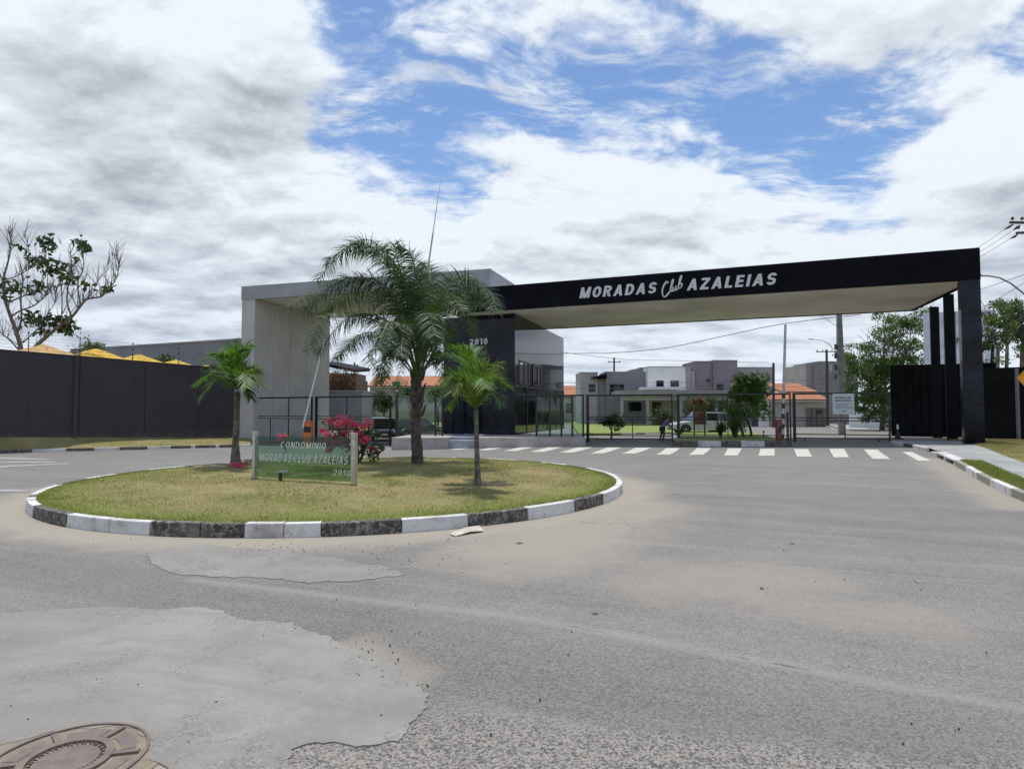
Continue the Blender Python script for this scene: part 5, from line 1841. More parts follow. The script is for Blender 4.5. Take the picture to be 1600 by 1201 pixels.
FR = [([(650, 500, -.2), (618, 425, -.5), (566, 380, -.8), (510, 408, -1.0)], 84, .74, .9),
      ([(648, 505, .2), (632, 440, .6), (600, 392, 1.0), (560, 385, 1.4)], 70, .66, .9),
      ([(640, 510, -.4), (600, 445, -.9), (540, 436, -1.2), (474, 482, -1.5)], 84, .80, 1.0),
      ([(640, 515, .2), (608, 462, .5), (556, 452, .9), (500, 490, 1.3)], 70, .70, 1.0),
      ([(635, 535, -.5), (595, 496, -1.0), (545, 496, -1.4), (494, 552, -1.7)], 80, .62, .9),
      ([(634, 550, .4), (600, 522, .8), (560, 524, 1.2), (525, 560, 1.5)], 70, .50, .9),
      ([(655, 490, -.2), (650, 430, -.4), (640, 395, -.5), (622, 384, -.5)], 60, .55, .6),
      ([(662, 500, .3), (672, 450, .8), (668, 418, 1.2), (655, 408, 1.6)], 60, .55, .7),
      ([(672, 510, -.3), (698, 452, -.7), (732, 430, -1.0), (764, 466, -1.3)], 80, .70, 1.0),
      ([(674, 515, .3), (700, 465, .8), (728, 448, 1.2), (752, 462, 1.5)], 76, .66, .9),
      ([(672, 530, -.6), (690, 485, -1.2), (708, 468, -1.7), (722, 486, -2.1)], 74, .50, .7),
      ([(674, 545, .5), (690, 512, .9), (700, 508, 1.3), (708, 540, 1.6)], 60, .46, .9),
      ([(640, 545, -1.0), (622, 510, -1.9), (606, 505, -2.5), (590, 545, -3.0)], 70, .58, 1.0),
      ([(650, 535, 1.0), (640, 490, 2.0), (636, 470, 2.8), (630, 490, 3.5)], 66, .62, 1.0),
      ([(660, 540, -1.0), (668, 500, -1.8), (672, 490, -2.4), (678, 525, -2.9)], 66, .58, 1.0),
      ([(628, 565, -.3), (612, 548, -.5), (598, 560, -.6), (592, 600, -.7)], 44, .44, .9),
      ([(672, 565, -.3), (686, 548, -.5), (694, 562, -.6), (700, 604, -.7)], 44, .44, .9),
      ([(632, 560, .6), (618, 540, 1.1), (608, 548, 1.5), (604, 590, 1.8)], 44, .42, .9)]
for pts, nl, ll, hg in FR:
    P = [hub + Vector((random.uniform(-.05, .05), random.uniform(-.05, .05), -.1))] + [fp(*q) for q in pts]
    frond(big, P, int(nl * 2.1), ll, M['palm_leaf'], hang=hg * .62, width=.0115, plumose=.85, start=.20, rr=.026)
    P2 = [P[0]] + [p + Vector((random.uniform(-.14, .14) * (i + 1), random.uniform(-.35, .35) * (i + 1), random.uniform(-.14, .03) * (i + 1))) for i, p in enumerate(P[1:])]
    frond(big, P2, int(nl * 1.4), ll * .85, M['palm_leaf'], hang=hg * .75, width=.0105, plumose=.85, start=.25, rr=.022)


def small_palm(label, base, trunk_px, hub_px, fr_px, mat, lw, ll, tr):
    e = empty('young_palm', base, label, 'palm tree', 'young palms on the traffic island')
    Y = base.y
    P = [at(x, y, Y) for x, y in trunk_px]
    P[0].z = base.z - .08
    pts, rs = [], []
    for i in range(len(P) - 1):
        for k in range(6):
            t = k / 6
            pts.append(P[i].lerp(P[i + 1], t)); rs.append((tr[i] * (1 - t) + tr[i + 1] * t) * (1.05 if k % 3 == 0 else 1.0))
    pts.append(P[-1]); rs.append(tr[-1])
    MB().tube(pts, rs, 12).build('trunk', M['palm_trunk'], e, smooth_=True)
    hb = at(hub_px[0], hub_px[1], Y)
    for q in fr_px:
        PP = [hb] + [at(x, y, Y + dy) for x, y, dy in q]
        mat_ = random.choice([mat, mat, M['palm_leaf2'], M['palm_dry']]) if len(e.children) > 3 else mat
        frond(e, PP, 46, ll * random.uniform(.85, 1.05), mat_, hang=.20, width=lw * .80, plumose=.45, start=.06, rr=.013, fwd=(1.0, 1.5))
    return e, hb


M['palm_trunk'] = plain('palm_trunk_ringed', (0.16, 0.145, 0.12), 0.85, 0.3, 9, bump=.5, bscale=25, col2=(.05, .045, .04))
e, hb = small_palm('young bright green palm standing alone right of the big palm', GL(747, 758), [(747, 760), (746, 735), (745, 700), (744, 660), (743, 640)], (743, 640),
           [[(728, 600, -.1), (712, 585, -.2), (692, 600, -.4)], [(733, 580, .2), (716, 556, .4), (692, 552, .5)], [(738, 575, -.3), (724, 546, -.5), (704, 541, -.7)],
            [(745, 580, .3), (742, 552, .5), (734, 541, .8)], [(752, 595, -.3), (762, 572, -.5), (782, 572, -.6)], [(756, 605, .3), (772, 590, .4), (794, 602, .6)],
            [(754, 615, -.3), (768, 612, -.5), (782, 630, -.6)], [(734, 615, .2), (718, 612, .3), (702, 634, .4)], [(742, 600, .6), (740, 585, 1.0), (732, 590, 1.3)],
            [(748, 600, -.6), (752, 590, -1.0), (758, 605, -1.3)], [(730, 610, -.5), (718, 596, -.7), (706, 612, -.9)], [(752, 590, .5), (764, 575, .8), (776, 588, 1.1)]],
           M['palm_green'], .017, .42, [.078, .055, .044, .038, .045])
# unopened spear leaf
s0 = hb + Vector((0, 0, .1)); s1 = at(762, 522, hb.y)
MB().tube([s0, s0.lerp(s1, .5) + Vector((.02, 0, 0)), s1], [.012, .008, .003], 5).build('spear_leaf', M['palm_stem'], e)
small_palm('young green palm with dark swollen foot left of the glass sign', GL(368, 728), [(368, 729), (368, 712), (368, 690), (370, 650), (371, 612)], (371, 608),
           [[(360, 580, -.1), (342, 562, -.2), (318, 562, -.3)], [(355, 590, .2), (334, 580, .3), (306, 602, .4)], [(366, 570, -.2), (372, 548, -.4), (396, 541, -.5)],
            [(374, 575, .3), (378, 550, .4), (390, 533, .5)], [(382, 590, -.2), (392, 580, -.3), (406, 598, -.4)], [(356, 598, -.4), (336, 596, -.6), (312, 622, -.8)],
            [(366, 575, .4), (362, 552, .7), (368, 532, .8)], [(360, 575, -.4), (350, 556, -.7), (330, 552, -1.0)], [(380, 585, .5), (392, 572, .8), (404, 582, 1.0)],
            [(364, 585, .7), (356, 570, 1.2), (345, 575, 1.7)], [(374, 590, -.7), (380, 582, -1.1), (386, 605, -1.5)], [(352, 588, -.1), (336, 572, -.2), (322, 574, -.3)], [(378, 600, -.1), (386, 600, -.2), (392, 622, -.3)]],
           M['palm_green'], .022, .46, [.14, .11, .075, .065, .08])

# ------------------------------------------------------------------ bougainvillea
bvb = GL(560, 722)
bv = empty('bougainvillea', bvb, 'bushy pink flowering bougainvillea behind the right end of the glass sign', 'shrub')
YV = bvb.y
mb = MB(); tips = []
for k in range(6):
    a_ = k * 1.1
    grow(mb, bvb - Vector((0, 0, .05)), Vector((cos(a_) * .6, sin(a_) * .4, 1)), .5, .022, 2, tips, .7, .1, 3)
mb.build('stems', M['bark_dark'], bv)
lc = [(520, 662, .30), (545, 668, .35), (570, 672, .30), (535, 690, .35), (560, 695, .32), (580, 680, .28), (515, 690, .25), (575, 702, .25), (550, 708, .3), (590, 700, .2), (525, 675, .3), (583, 712, .18)]
leaf_cloud('leaves', [tuple(at(x, y, YV + random.uniform(-.3, .3))) for x, y, r_ in lc], [r_ for _, _, r_ in lc], 130, .07, M['leaf_dark'], bv, elong=1.5)
pc = [(518, 657, .18), (535, 656, .2), (530, 663, .15), (546, 660, .16), (556, 664, .1), (575, 660, .16), (568, 666, .1), (510, 678, .15), (525, 682, .15), (522, 692, .12), (540, 676, .14), (568, 688, .12), (572, 684, .1),
      (588, 705, .10), (515, 703, .09), (535, 690, .1), (580, 700, .08), (560, 676, .08), (548, 699, .07), (504, 672, .08)]
leaf_cloud('flowers', [tuple(at(x, y, YV - .25 + random.uniform(-.2, .2))) for x, y, r_ in pc], [r_ for _, _, r_ in pc], 70, .055, M['pink'], bv, elong=1.2, shell=.1)
b2 = GL(441, 722)
bv2 = empty('bougainvillea', b2, 'thin pink bougainvillea stem behind the left part of the glass sign', 'shrub')
pz = at(440, 684, b2.y)
MB().tube([b2, b2.lerp(pz, .5) + Vector((.12, 0, 0)), pz, at(462, 680, b2.y)], [.012, .009, .006, .004], 5).build('stem', M['bark_dark'], bv2)
leaf_cloud('flowers', [tuple(at(438, 683, b2.y)), tuple(at(445, 681, b2.y))], [.10, .08], 60, .05, M['pink'], bv2, elong=1.2, shell=.1)
leaf_cloud('leaves', [tuple(at(452, 684, b2.y)), tuple(at(460, 681, b2.y)), tuple(at(446, 700, b2.y))], [.1, .08, .1], 20, .06, M['leaf_dark'], bv2, elong=1.5)
b3 = GL(367, 731)
fl3 = empty('flower_clump', b3, 'low pink flowers at the foot of the left young palm', 'flowers')
leaf_cloud('flowers', [tuple(b3 + Vector((0, 0, .06))), tuple(b3 + Vector((.14, 0, .05)))], [.11, .08], 60, .05, M['pink'], fl3, elong=1.2, shell=.1)
b4 = GL(386, 727)
ll_ = []
dl = leaf_cloud('dry_leaf_pile', [tuple(b4 + Vector((x, y, .05))) for x, y in ((-.15, .1), (0, 0), (.15, .2), (.1, -.2), (-.1, .4))], [.16] * 5, 70, .06, M['dry_leaf'], None, squash=.5)
tag(dl, 'pile of dry brown fallen leaves between young palm and sign', 'leaf pile', kind='stuff')
wd = GL(330, 733)
wo = MB().tube([GL(302, 731) + Vector((0, 0, .03)), GL(330, 730) + Vector((0, 0, .04)), GL(352, 731) + Vector((0, 0, .03))], [.015, .022, .02], 6).build('fallen_branch', M['card'])
tag(wo, 'pale dry fallen palm stalk lying left of the young palm', 'branch')

# ------------------------------------------------------------------ glass name sign
sgl, sgr = GL(398, 748), GL(553, 757)
sg = empty('name_sign', sgl.lerp(sgr, .5), 'low green glass name sign between two steel posts on the island', 'sign')
E = PV(sgr) - PV(sgl); SL = E.length; E.normalize()
SN = Vector((E.y, -E.x, 0))
zt_s = zat(398, 673.5, sgl.y)
for P, w in ((PV(sgl), .07), (PV(sgr), .09)):
    MB().prism([P - E * w / 2 + SN * .05, P + E * w / 2 + SN * .05, P + E * w / 2 - SN * .05, P - E * w / 2 - SN * .05], LZ - .05, zt_s).build('post', M['steel'], sg, bevel=.006)
ga, gb_ = PV(sgl) + E * .045, PV(sgr) - E * .055
zg0, zg1 = sgl.z + .05, zt_s - .09
MB().prism([ga, gb_, gb_ - SN * .01, ga - SN * .01], zg0, zg1).build('glass_sheet', M['glass_sign'], sg)
for P in (ga + E * .03, gb_ - E * .03):
    for z in (zg0 + .12, zg1 - .12):
        MB().tube([P + SN * .012 + Vector((0, 0, z)), P + SN * .002 + Vector((0, 0, z))], .018, 8).build('clamp', M['steel'], sg)


def sgn(px, py):
    p, t = line_at(px, ga, E)
    d = raydir(px, py); k = p.y / d.y
    return Vector((d.x * k, p.y, CAMH + d.z * k)) + SN * .004


for txt, x0, y0, x1, cap, bd in (('CONDOMINIO', 439, 699, 510.5, .12, .0), ('MORADAS CLUB AZALEIAS', 406, 719.5, 545, .155, .0), ('2010', 521, 742, 549, .11, .0)):
    p, q = sgn(x0, y0), sgn(x1, y0)
    word(txt, p, E, SN, (PV(q) - PV(p)).length, cap, .18, M['sign_letters'], sg, thick=.008, gap=.16, weight=(.15, .10))
sp_ = GL(438, 751)
spt = empty('garden_spotlight', sp_, 'small black garden spotlight standing in front of the glass sign', 'spotlight')
MB().box((sp_.x - .028, sp_.y - .03, sp_.z - .03), (sp_.x + .028, sp_.y + .03, sp_.z + .155)).build('stake', M['black_metal'], spt, bevel=.005)
MB().beam((sp_.x - .035, sp_.y, sp_.z + .175), (sp_.x + .15, sp_.y + .02, sp_.z + .185), .06, .045).build('lamp_head', M['galv'], spt, bevel=.005)

# cardboard scrap and pebbles
c0 = onz(702, 836, 0); c1 = onz(752, 828, 0)
cb = MB()
vv = [c0, onz(712, 838.5, 0), onz(735, 834, 0), onz(756, 831, 0), onz(750, 827, 0), onz(728, 831, 0)]
zzv = [.02, .006, .03, .012, .05, .06]
cb.add([(p.x, p.y, z) for p, z in zip(vv, zzv)] + [(p.x, p.y, z + .006) for p, z in zip(vv, zzv)], [(0, 1, 2, 5)[::-1], (5, 2, 3, 4)[::-1], (6, 7, 8, 11), (11, 8, 9, 10), (0, 1, 7, 6), (1, 2, 8, 7), (2, 3, 9, 8), (3, 4, 10, 9), (4, 5, 11, 10), (5, 0, 6, 11)])
tag(cb.build('cardboard_scrap', M['card']), 'torn pale cardboard scrap lying against the island kerb', 'litter')
pb_ = MB()
for k in range(150):
    px, py = random.choice([(random.gauss(430, 45), random.gauss(857, 6)), (random.uniform(0, 1600), random.uniform(800, 1195)), (random.gauss(640, 60), random.gauss(870, 14)), (random.gauss(590, 40), random.gauss(1020, 22))])
    p = onz(px, min(1195, max(842, py)), 0)
    s = random.uniform(.002, .0055) * (1.6 if random.random() < .08 else 1)
    n = 5
    a_ = random.random() * 6
    vs = [(p.x + s * cos(a_ + 2 * pi * i / n) * random.uniform(.7, 1.2), p.y + s * sin(a_ + 2 * pi * i / n) * random.uniform(.7, 1.2), .012) for i in range(n)] + [(p.x, p.y, .012 + s * .5)]
    vs += [(v[0], v[1], -.002) for v in vs[:n]]
    pb_.add(vs, [(i, (i + 1) % n, n) for i in range(n)] + [(n + 1 + i, n + 1 + (i + 1) % n, (i + 1) % n, i) for i in range(n)])
M['pebble'] = plain('pebble', (.11, .10, .09), .9, .5, 40)
tag(pb_.build('pebbles', M['pebble']), 'loose pebbles and crumbs scattered on the asphalt', 'pebbles', kind='stuff')
for lx, ly, ln, lt_ in ((1190, 918, .05, 'small dry leaf on the sandy patch in the middle right of the road'), (1432, 908, .04, 'pale curled leaf on the asphalt, the one nearest the right edge'), (930, 958, .04, 'dry leaf beside the pale seam in the asphalt'),
                       (1238, 849, .04, 'dry leaf on clear asphalt halfway to the crosswalk'), (812, 848, .07, 'flat dry leaf in the sand right of the cardboard scrap'), (700, 842, .04, 'small dry leaf in the sand just left of the cardboard scrap')):
    p = onz(lx, ly, .006)
    a_ = random.random() * 3
    d = Vector((cos(a_), sin(a_), 0)) * ln; w = Vector((-d.y, d.x, 0)) * .35
    o = MB().add([p - d, p + w + Vector((0, 0, .012)), p + d, p - w + Vector((0, 0, .008))], [(0, 3, 2, 1)]).build('dry_leaf', M['dry_leaf'] if lx < 1400 else M['card'])
    tag(o, lt_, 'leaf', 'dry leaves on the asphalt')

# ------------------------------------------------------------------ manhole
mc = onz(103, 1189, 0)
mh = empty('manhole_cover', mc, 'round rusty iron manhole cover with spokes set in sandy gravel', 'manhole cover')
RM = .335
# sandy bed (a low dish)
bed = []
for k in range(48):
    a_ = 2 * pi * k / 48
    rr = RM + .10 + .03 * noise.noise(Vector((cos(a_) * 2, sin(a_) * 2, 4)))
    bed.append(Vector((mc.x + rr * cos(a_), mc.y + rr * sin(a_), 0)))
bv_ = [(p.x, p.y, .0045) for p in bed] + [(mc.x, mc.y, .0045)]
sbd = MB().add(bv_, [(i, (i + 1) % 48, 48) for i in range(48)]).build('sand_bed', M['sandy']); sbd['kind'] = 'structure'


def annulus(mb, r0, r1, z0, z1, n=48, a0=0, a1=2 * pi):
    full = abs(a1 - a0 - 2 * pi) < 1e-6
    vs = []
    for k in range(n + (0 if full else 1)):
        a_ = a0 + (a1 - a0) * k / n
        for r_, z in ((r0, z0), (r0, z1), (r1, z1), (r1, z0)):
            vs.append((mc.x + r_ * cos(a_), mc.y + r_ * sin(a_), z))
    fs = []
    m_ = n if full else n + 1
    for k in range(n):
        k2 = (k + 1) % m_
        for j in range(3):
            fs.append((k * 4 + j, k * 4 + j + 1, k2 * 4 + j + 1, k2 * 4 + j))
    if not full: fs += [(0, 1, 2, 3)[::-1], (n * 4, n * 4 + 1, n * 4 + 2, n * 4 + 3)]
    mb.add(vs, fs)


MB().tube([mc + Vector((0, 0, .001)), mc + Vector((0, 0, .008))], .128, 40).build('centre_plate', M['iron'], mh)
mb = MB(); annulus(mb, .155, .19, .0046, .018); mb.build('inner_ring', M['iron'], mh)
mb = MB(); annulus(mb, RM - .014, RM, .0046, .014); mb.build('outer_ring', M['iron'], mh)
for k in range(6):
    a_ = radians(14) + k * pi / 3
    MB().beam(mc + Vector((cos(a_) * .188, sin(a_) * .188, .010)), mc + Vector((cos(a_) * .30, sin(a_) * .30, .010)), .028, .014).build('spoke', M['iron'], mh)
    mb = MB(); annulus(mb, .212, .278, .0046, .0075, 8, a_ + .17, a_ + pi / 3 - .17); mb.build('plate', M['iron'], mh)
# raised nibs round the middle ring, worn past reading
mb = MB()
for k in range(44):
    a_ = 2 * pi * k / 44
    mb.beam(mc + Vector((cos(a_) * .132, sin(a_) * .132, .008)), mc + Vector((cos(a_ + .05 * ((k % 3) - 1)) * .150, sin(a_ + .05 * ((k % 3) - 1)) * .150, .008)), .004, .007)
o = mb.build('worn_rim_marks', M['iron'], mh); o['kind'] = 'stuff'

# ------------------------------------------------------------------ houses beyond the gate


def hbox(e, x0, x1, ytop, Y, mat, depth=6, zbase=-.6, name='wall', cap=True):
    a, b = at(x0, ytop, Y), at(x1, ytop, Y)
    MB().box((a.x, Y, zbase), (b.x, Y + depth, a.z)).build(name, mat, e)
    if cap:
        MB().box((a.x - .05, Y - .05, a.z + .002), (b.x + .05, Y + depth + .05, a.z + .1)).build('parapet_cap', M['house_trim'], e)
    return a, b


def hwin(e, x0, x1, y0, y1, Y, glassm='glass_dark'):
    a, b = at(x0, y0, Y), at(x1, y1, Y)
    fr = MB()
    t = .06
    for q in (((a.x, a.z - t), (b.x, a.z)), ((a.x, b.z), (b.x, b.z + t)), ((a.x, b.z + t), (a.x + t, a.z - t)), ((b.x - t, b.z + t), (b.x, a.z - t)), (((a.x + b.x) / 2 - t / 2, b.z + t), ((a.x + b.x) / 2 + t / 2, a.z - t))):
        fr.box((q[0][0], Y - .05, q[0][1]), (q[1][0], Y - .003, q[1][1]))
    w = fr.build('window', M['black_metal'], e)
    MB().box((a.x + t, Y - .03, b.z + t), (b.x - t, Y - .01, a.z - t)).build('window_pane', M[glassm], e)


h1 = empty('modern_house', at(955, 660, 80), 'low grey mauve house behind the lawn, leftmost through the portico', 'house')
hbox(h1, 907, 934, 582.5, 80, M['house_purple'])
hbox(h1, 934.5, 946, 586.5, 80.5, M['house_purple'], cap=False)
a, b = hbox(h1, 946.5, 1012, 581.5, 79.5, M['house_slate'])
hbox(h1, 988, 1000, 578, 81, M['house_slate'], zbase=4)
hbox(h1, 1000.3, 1011.6, 575, 81, M['house_slate'], zbase=4)
rr_ = MB()
p, q = at(925, 589.5, 79), at(948, 583.5, 79)
rr_.add([(p.x, 79, p.z), (q.x, 79, q.z), (q.x, 85, q.z), (p.x, 85, p.z), (p.x, 79, p.z - .1), (q.x, 79, q.z - .6), (q.x, 85, q.z - .6), (p.x, 85, p.z - .1)], [(0, 1, 2, 3), (0, 4, 5, 1), (1, 5, 6, 2), (2, 6, 7, 3), (3, 7, 4, 0), (4, 7, 6, 5)])
rr_.build('roof', M['black_paint'], h1)
hwin(h1, 920, 930, 600, 612, 79.99 - .0)
hwin(h1, 953, 975, 600, 616, 79.5)
hwin(h1, 982, 1002, 628, 642, 79.5)
h2 = empty('modern_house', at(1050, 660, 78), 'white upper block of a house above a grey porch, middle of the portico view', 'house')
hbox(h2, 1012.6, 1071, 573.5, 78, M['house_white'])
hbox(h2, 1071.3, 1078, 573.5, 78.4, M['house_purple'], cap=False)
hbox(h2, 1078.3, 1086, 580, 78.8, M['house_purple'], cap=False)
hwin(h2, 1025.5, 1037, 594.5, 604, 78)
hwin(h2, 1047.5, 1060.5, 594.5, 604, 78, 'glass_mirror')
a, b = at(1003, 604.5, 76), at(1064, 608.5, 76)
MB().box((a.x, 76, b.z), (b.x, 77.99, a.z)).build('ledge', M['house_white'], h2)
a, b = at(968, 609.5, 72), at(1196, 617, 72)
MB().box((a.x, 72, b.z), (b.x, 77.9, a.z)).build('porch_slab', M['house_trim'], h2)
a2 = at(968, 617.5, 72); b3_ = at(1196, 625, 72)
MB().box((a.x + .3, 72.6, b3_.z), (b.x - .3, 72.9, a2.z - .02)).build('porch_beam', M['house_purple'], h2)
for px in (972, 1012, 1064, 1120, 1190):
    p = at(px, 640, 72.6)
    MB().box((p.x - .15, 72.55, -.5), (p.x + .15, 72.95, b3_.z - .002)).build('porch_post', M['house_purple'], h2)
p, q = at(1019, 628, 77.9), at(1033, 655, 77.9)
MB().box((p.x, 77.84, -.3), (q.x, 77.97, p.z)).build('door', M['door_brown'], h2)
hwin(h2, 1086, 1110, 630, 650, 77.98)
h3 = empty('modern_house', at(1118, 660, 79), 'tall dark mauve flat roofed house block behind the silver car', 'house')
hbox(h3, 1086.5, 1114, 565, 79, M['house_mauve_dark'])
hbox(h3, 1114.3, 1152, 563.5, 78.7, M['house_mauve_dark'])
hwin(h3, 1120, 1130, 600, 610, 78.7)
p = at(1107.5, 594.5, 78.6)
MB().tube([p + Vector((0, .3, 0)), p], .2, 10).build('wall_lamp', M['black_metal'], h3)
h4 = empty('modern_house', at(1180, 660, 81), 'lower mauve flat roofed house block above the flowering bush', 'house')
hbox(h4, 1152.5, 1207, 574.5, 81, M['house_purple'])
hwin(h4, 1170, 1182, 596, 606, 81)




def tile_roof(e, x0, x1, y_low, y_high, Y0, Y1, name='tile_roof'):
    """sloping clay roof with real rolls and courses"""
    a, b = at(x0, y_low, Y0), at(x1, y_low, Y0)
    zt = at(x0, y_high, Y1).z
    n = int((b.x - a.x) / .11)
    xs = np.linspace(a.x, b.x, n * 1 + 1)
    rows = 14
    V = []
    for j in range(rows * 2 + 1):
        t = (j // 2 + (j % 2) * .98) / rows if j < rows * 2 else 1
        y = Y0 + (Y1 - Y0) * t; z = a.z + (zt - a.z) * t + (0.0 if j % 2 else .035)
        for i, x in enumerate(xs):
            V.append((x, y, z + (.06 if i % 2 else 0)))
    nx = len(xs); ny = rows * 2 + 1
    ii = np.arange(nx - 1)[None, :] + np.arange(ny - 1)[:, None] * nx
    fc = np.stack([ii, ii + 1, ii + 1 + nx, ii + nx], -1).reshape(-1)
    o = np_mesh(name, np.array(V), fc, 4, M['tile'], e)
    MB().box((a.x, Y0 + .1, a.z - .2), (b.x, Y0 + .25, a.z - .03)).build('eave_board', M['house_white'], e)
    mb = MB()
    mb.add([(a.x, Y0 + .02, a.z - .05), (b.x, Y0 + .02, a.z - .05), (b.x, Y1, zt - .05), (a.x, Y1, zt - .05), (a.x, Y0 + .02, a.z - .12), (b.x, Y0 + .02, a.z - .12), (b.x, Y1, zt - .8), (a.x, Y1, zt - .8)],
           [(0, 1, 2, 3), (4, 7, 6, 5), (0, 4, 5, 1), (1, 5, 6, 2), (2, 6, 7, 3), (3, 7, 4, 0)])
    mb.build('roof_deck', M['house_beige'], e)
    return o


h5 = empty('tiled_house', at(1250, 660, 70), 'beige house with orange clay tile roof behind the right gate', 'house')
a, b = at(1203, 626, 70.6), at(1294, 626, 70.6)
MB().box((a.x, 70.6, -.6), (b.x, 76, a.z)).build('wall', M['house_beige'], h5)
tile_roof(h5, 1200, 1296, 624.5, 614, 69.9, 73.0)
tile_roof(h5, 1222, 1278, 612, 599.5, 73.4, 78.5)
p, q = at(1259, 637, 70.6), at(1293, 667, 70.6)
MB().box((p.x, 70.53, -.55), (q.x, 70.59, p.z)).build('garage_door', M['garage'], h5)
for k in range(1, 4):
    x = p.x + (q.x - p.x) * k / 4
    MB().box((x - .03, 70.49, -.55), (x + .03, 70.528, p.z)).build('door_rib', M['door_brown'], h5)
MB().box((at(1279, 640, 70).x, 70.48, at(0, 646.5, 70.5).z), (at(1287, 640, 70).x, 70.527, at(0, 640, 70.5).z)).build('vent', M['black_metal'], h5)
p, q = at(1192, 630, 70.2), at(1200, 640, 70.2)
MB().box((p.x - .4, 70.2, -.5), (q.x + .1, 70.55, p.z + .1)).build('meter_wall', M['house_white'], h5)
MB().box((p.x, 70.15, q.z), (q.x - .2, 70.197, p.z)).build('meter_box', M['black_metal'], h5)
h6 = empty('modern_house', at(1310, 660, 92), 'square dull pink flat roofed block behind the wooden utility pole', 'house')
a, b = at(1279, 565.5, 90), at(1340, 565.5, 90)
MB().box((a.x, 90, -.6), (b.x, 98, a.z)).build('wall', M['house_mauve_dark'], h6)
MB().box((a.x - .9, 92, -.6), (a.x - .003, 99, a.z - .2)).build('side_wall', M['house_beige'], h6)
MB().box((a.x - .05, 89.95, a.z + .002), (b.x + .05, 98.05, a.z + .12)).build('parapet_cap', M['house_trim'], h6)
hwin(h6, 1304, 1313, 585, 592, 90)
lw = empty('garden_wall', at(1360, 650, 60), 'low pale rendered garden wall under the right tree', 'wall')
a, b = at(1328, 642, 60), at(1420, 642, 60)
MB().box((a.x, 60, -.5), (b.x, 60.2, a.z)).build('wall_face', M['house_white'], lw)
MB().box((a.x - .03, 59.97, a.z + .002), (b.x + .03, 60.23, a.z + .08)).build('coping', M['house_trim'], lw)
h10 = empty('tiled_house', at(880, 650, 96), 'distant house with dull red tile roof seen through the right glass screen', 'house')
a, b = at(846, 618, 96), at(905, 618, 96)
MB().box((a.x, 96, -.6), (b.x, 102, a.z)).build('wall', M['house_beige'], h10)
tile_roof(h10, 843, 907, 617, 603, 95.3, 100)
hwin(h10, 856, 868, 630, 645, 96)
hwin(h10, 884, 896, 630, 645, 96)
# houses seen left of the tower
h7 = empty('grey_house', at(470, 660, 66), 'grey rendered house wall behind the left gates', 'house')
a, b = at(380, 612, 64), at(566, 612, 64)
MB().box((a.x, 64, -.9), (b.x, 70, a.z)).build('wall', M['house_slate'], h7)
MB().box((a.x - .1, 63.9, a.z + .002), (b.x + .1, 70.1, a.z + .15)).build('parapet_cap', M['house_trim'], h7)
hwin(h7, 445, 470, 628, 650, 64)
h8 = empty('brick_house', at(540, 660, 74), 'brown house with dark sloping roof right of the grey portico wall', 'house')
a, b = at(500, 592, 72), at(556, 592, 72)
MB().box((a.x, 72, -.9), (b.x, 78, a.z)).build('wall', M['door_brown'], h8)
p, q = at(500, 566, 71.5), at(556, 577, 71.5)
MB().add([(p.x, 71.5, p.z), (q.x, 71.5, q.z), (q.x, 78.5, q.z + .6), (p.x, 78.5, p.z + .6), (p.x, 71.5, p.z - .35), (q.x, 71.5, q.z - .35), (q.x, 78.5, q.z + .2), (p.x, 78.5, p.z + .2)],
         [(0, 1, 2, 3), (4, 7, 6, 5), (0, 4, 5, 1), (1, 5, 6, 2), (2, 6, 7, 3), (3, 7, 4, 0)]).build('roof', M['black_paint'], h8)
MB().box((a.x, 72.3, a.z + .002), (b.x, 77, q.z - .4)).build('gable', M['door_brown'], h8)
vn = empty('climbing_plant', at(530, 640, 70), 'rusty red climbing plant covering the brown house wall', 'climbing plant')
MB().tube([at(525, 680, 71), at(527, 620, 71), at(530, 600, 71)], [.06, .05, .03], 6).build('stem', M['bark_dark'], vn)
leaf_cloud('leaves', [tuple(at(505 + 4.6 * k, 583 + 7 * (k % 3), 70.8)) for k in range(12)], [.9] * 12, 130, .22, M['red_leaf'], vn)
h9 = empty('tiled_house', at(630, 650, 92), 'distant house with orange tile roof left of the black tower', 'house')
a, b = at(578, 603, 90), at(700, 603, 90)
MB().box((a.x, 90, -.9), (b.x, 96, a.z)).build('wall', M['house_beige'], h9)
tile_roof(h9, 574, 702, 603, 588, 89.3, 94)
for x0 in (590, 640, 668):
    hwin(h9, x0, x0 + 12, 612, 628, 90)
bn = empty('green_banner', at(618, 650, 58), 'green banner on a lamp post left of the palm trunk', 'banner')
MB().tube([Vector((at(622, 640, 58).x, 58, -.4)), at(622, 596, 58)], .06, 8).build('post', M['black_metal'], bn)
p, q = at(613, 596, 58), at(626, 603, 58)
MB().box((p.x, 57.9, q.z), (q.x, 57.93, p.z)).build('banner_cloth', M['green_cloth'], bn)
lt = at(620, 608.5, 57.8)
MB().tube([lt, lt + Vector((0, 0, -.22))], [.14, .14], 10).build('lamp_globe', M['lamp_white'], bn)

# lawns behind the gates
for nm, pts, dzz in (('lawn', [(904, 679), (1060, 678), (1075, 657), (890, 657)], .10), ('lawn', [(1060, 686), (1172, 686), (1150, 672), (1062, 672)], .12),
                     ('lawn', [(1334, 676), (1440, 690), (1500, 665), (1328, 664)], .12), ('lawn', [(560, 676), (690, 678), (690, 652), (560, 652)], .14)):
    P = [onz(x, y, -.25) for x, y in pts]
    o = MB().prism([PV(p) for p in P], -.8, -.25 + dzz).build(nm, M['lawn_far'] if 'lawn_far' in M else M['grass_far'])
    o['kind'] = 'structure'
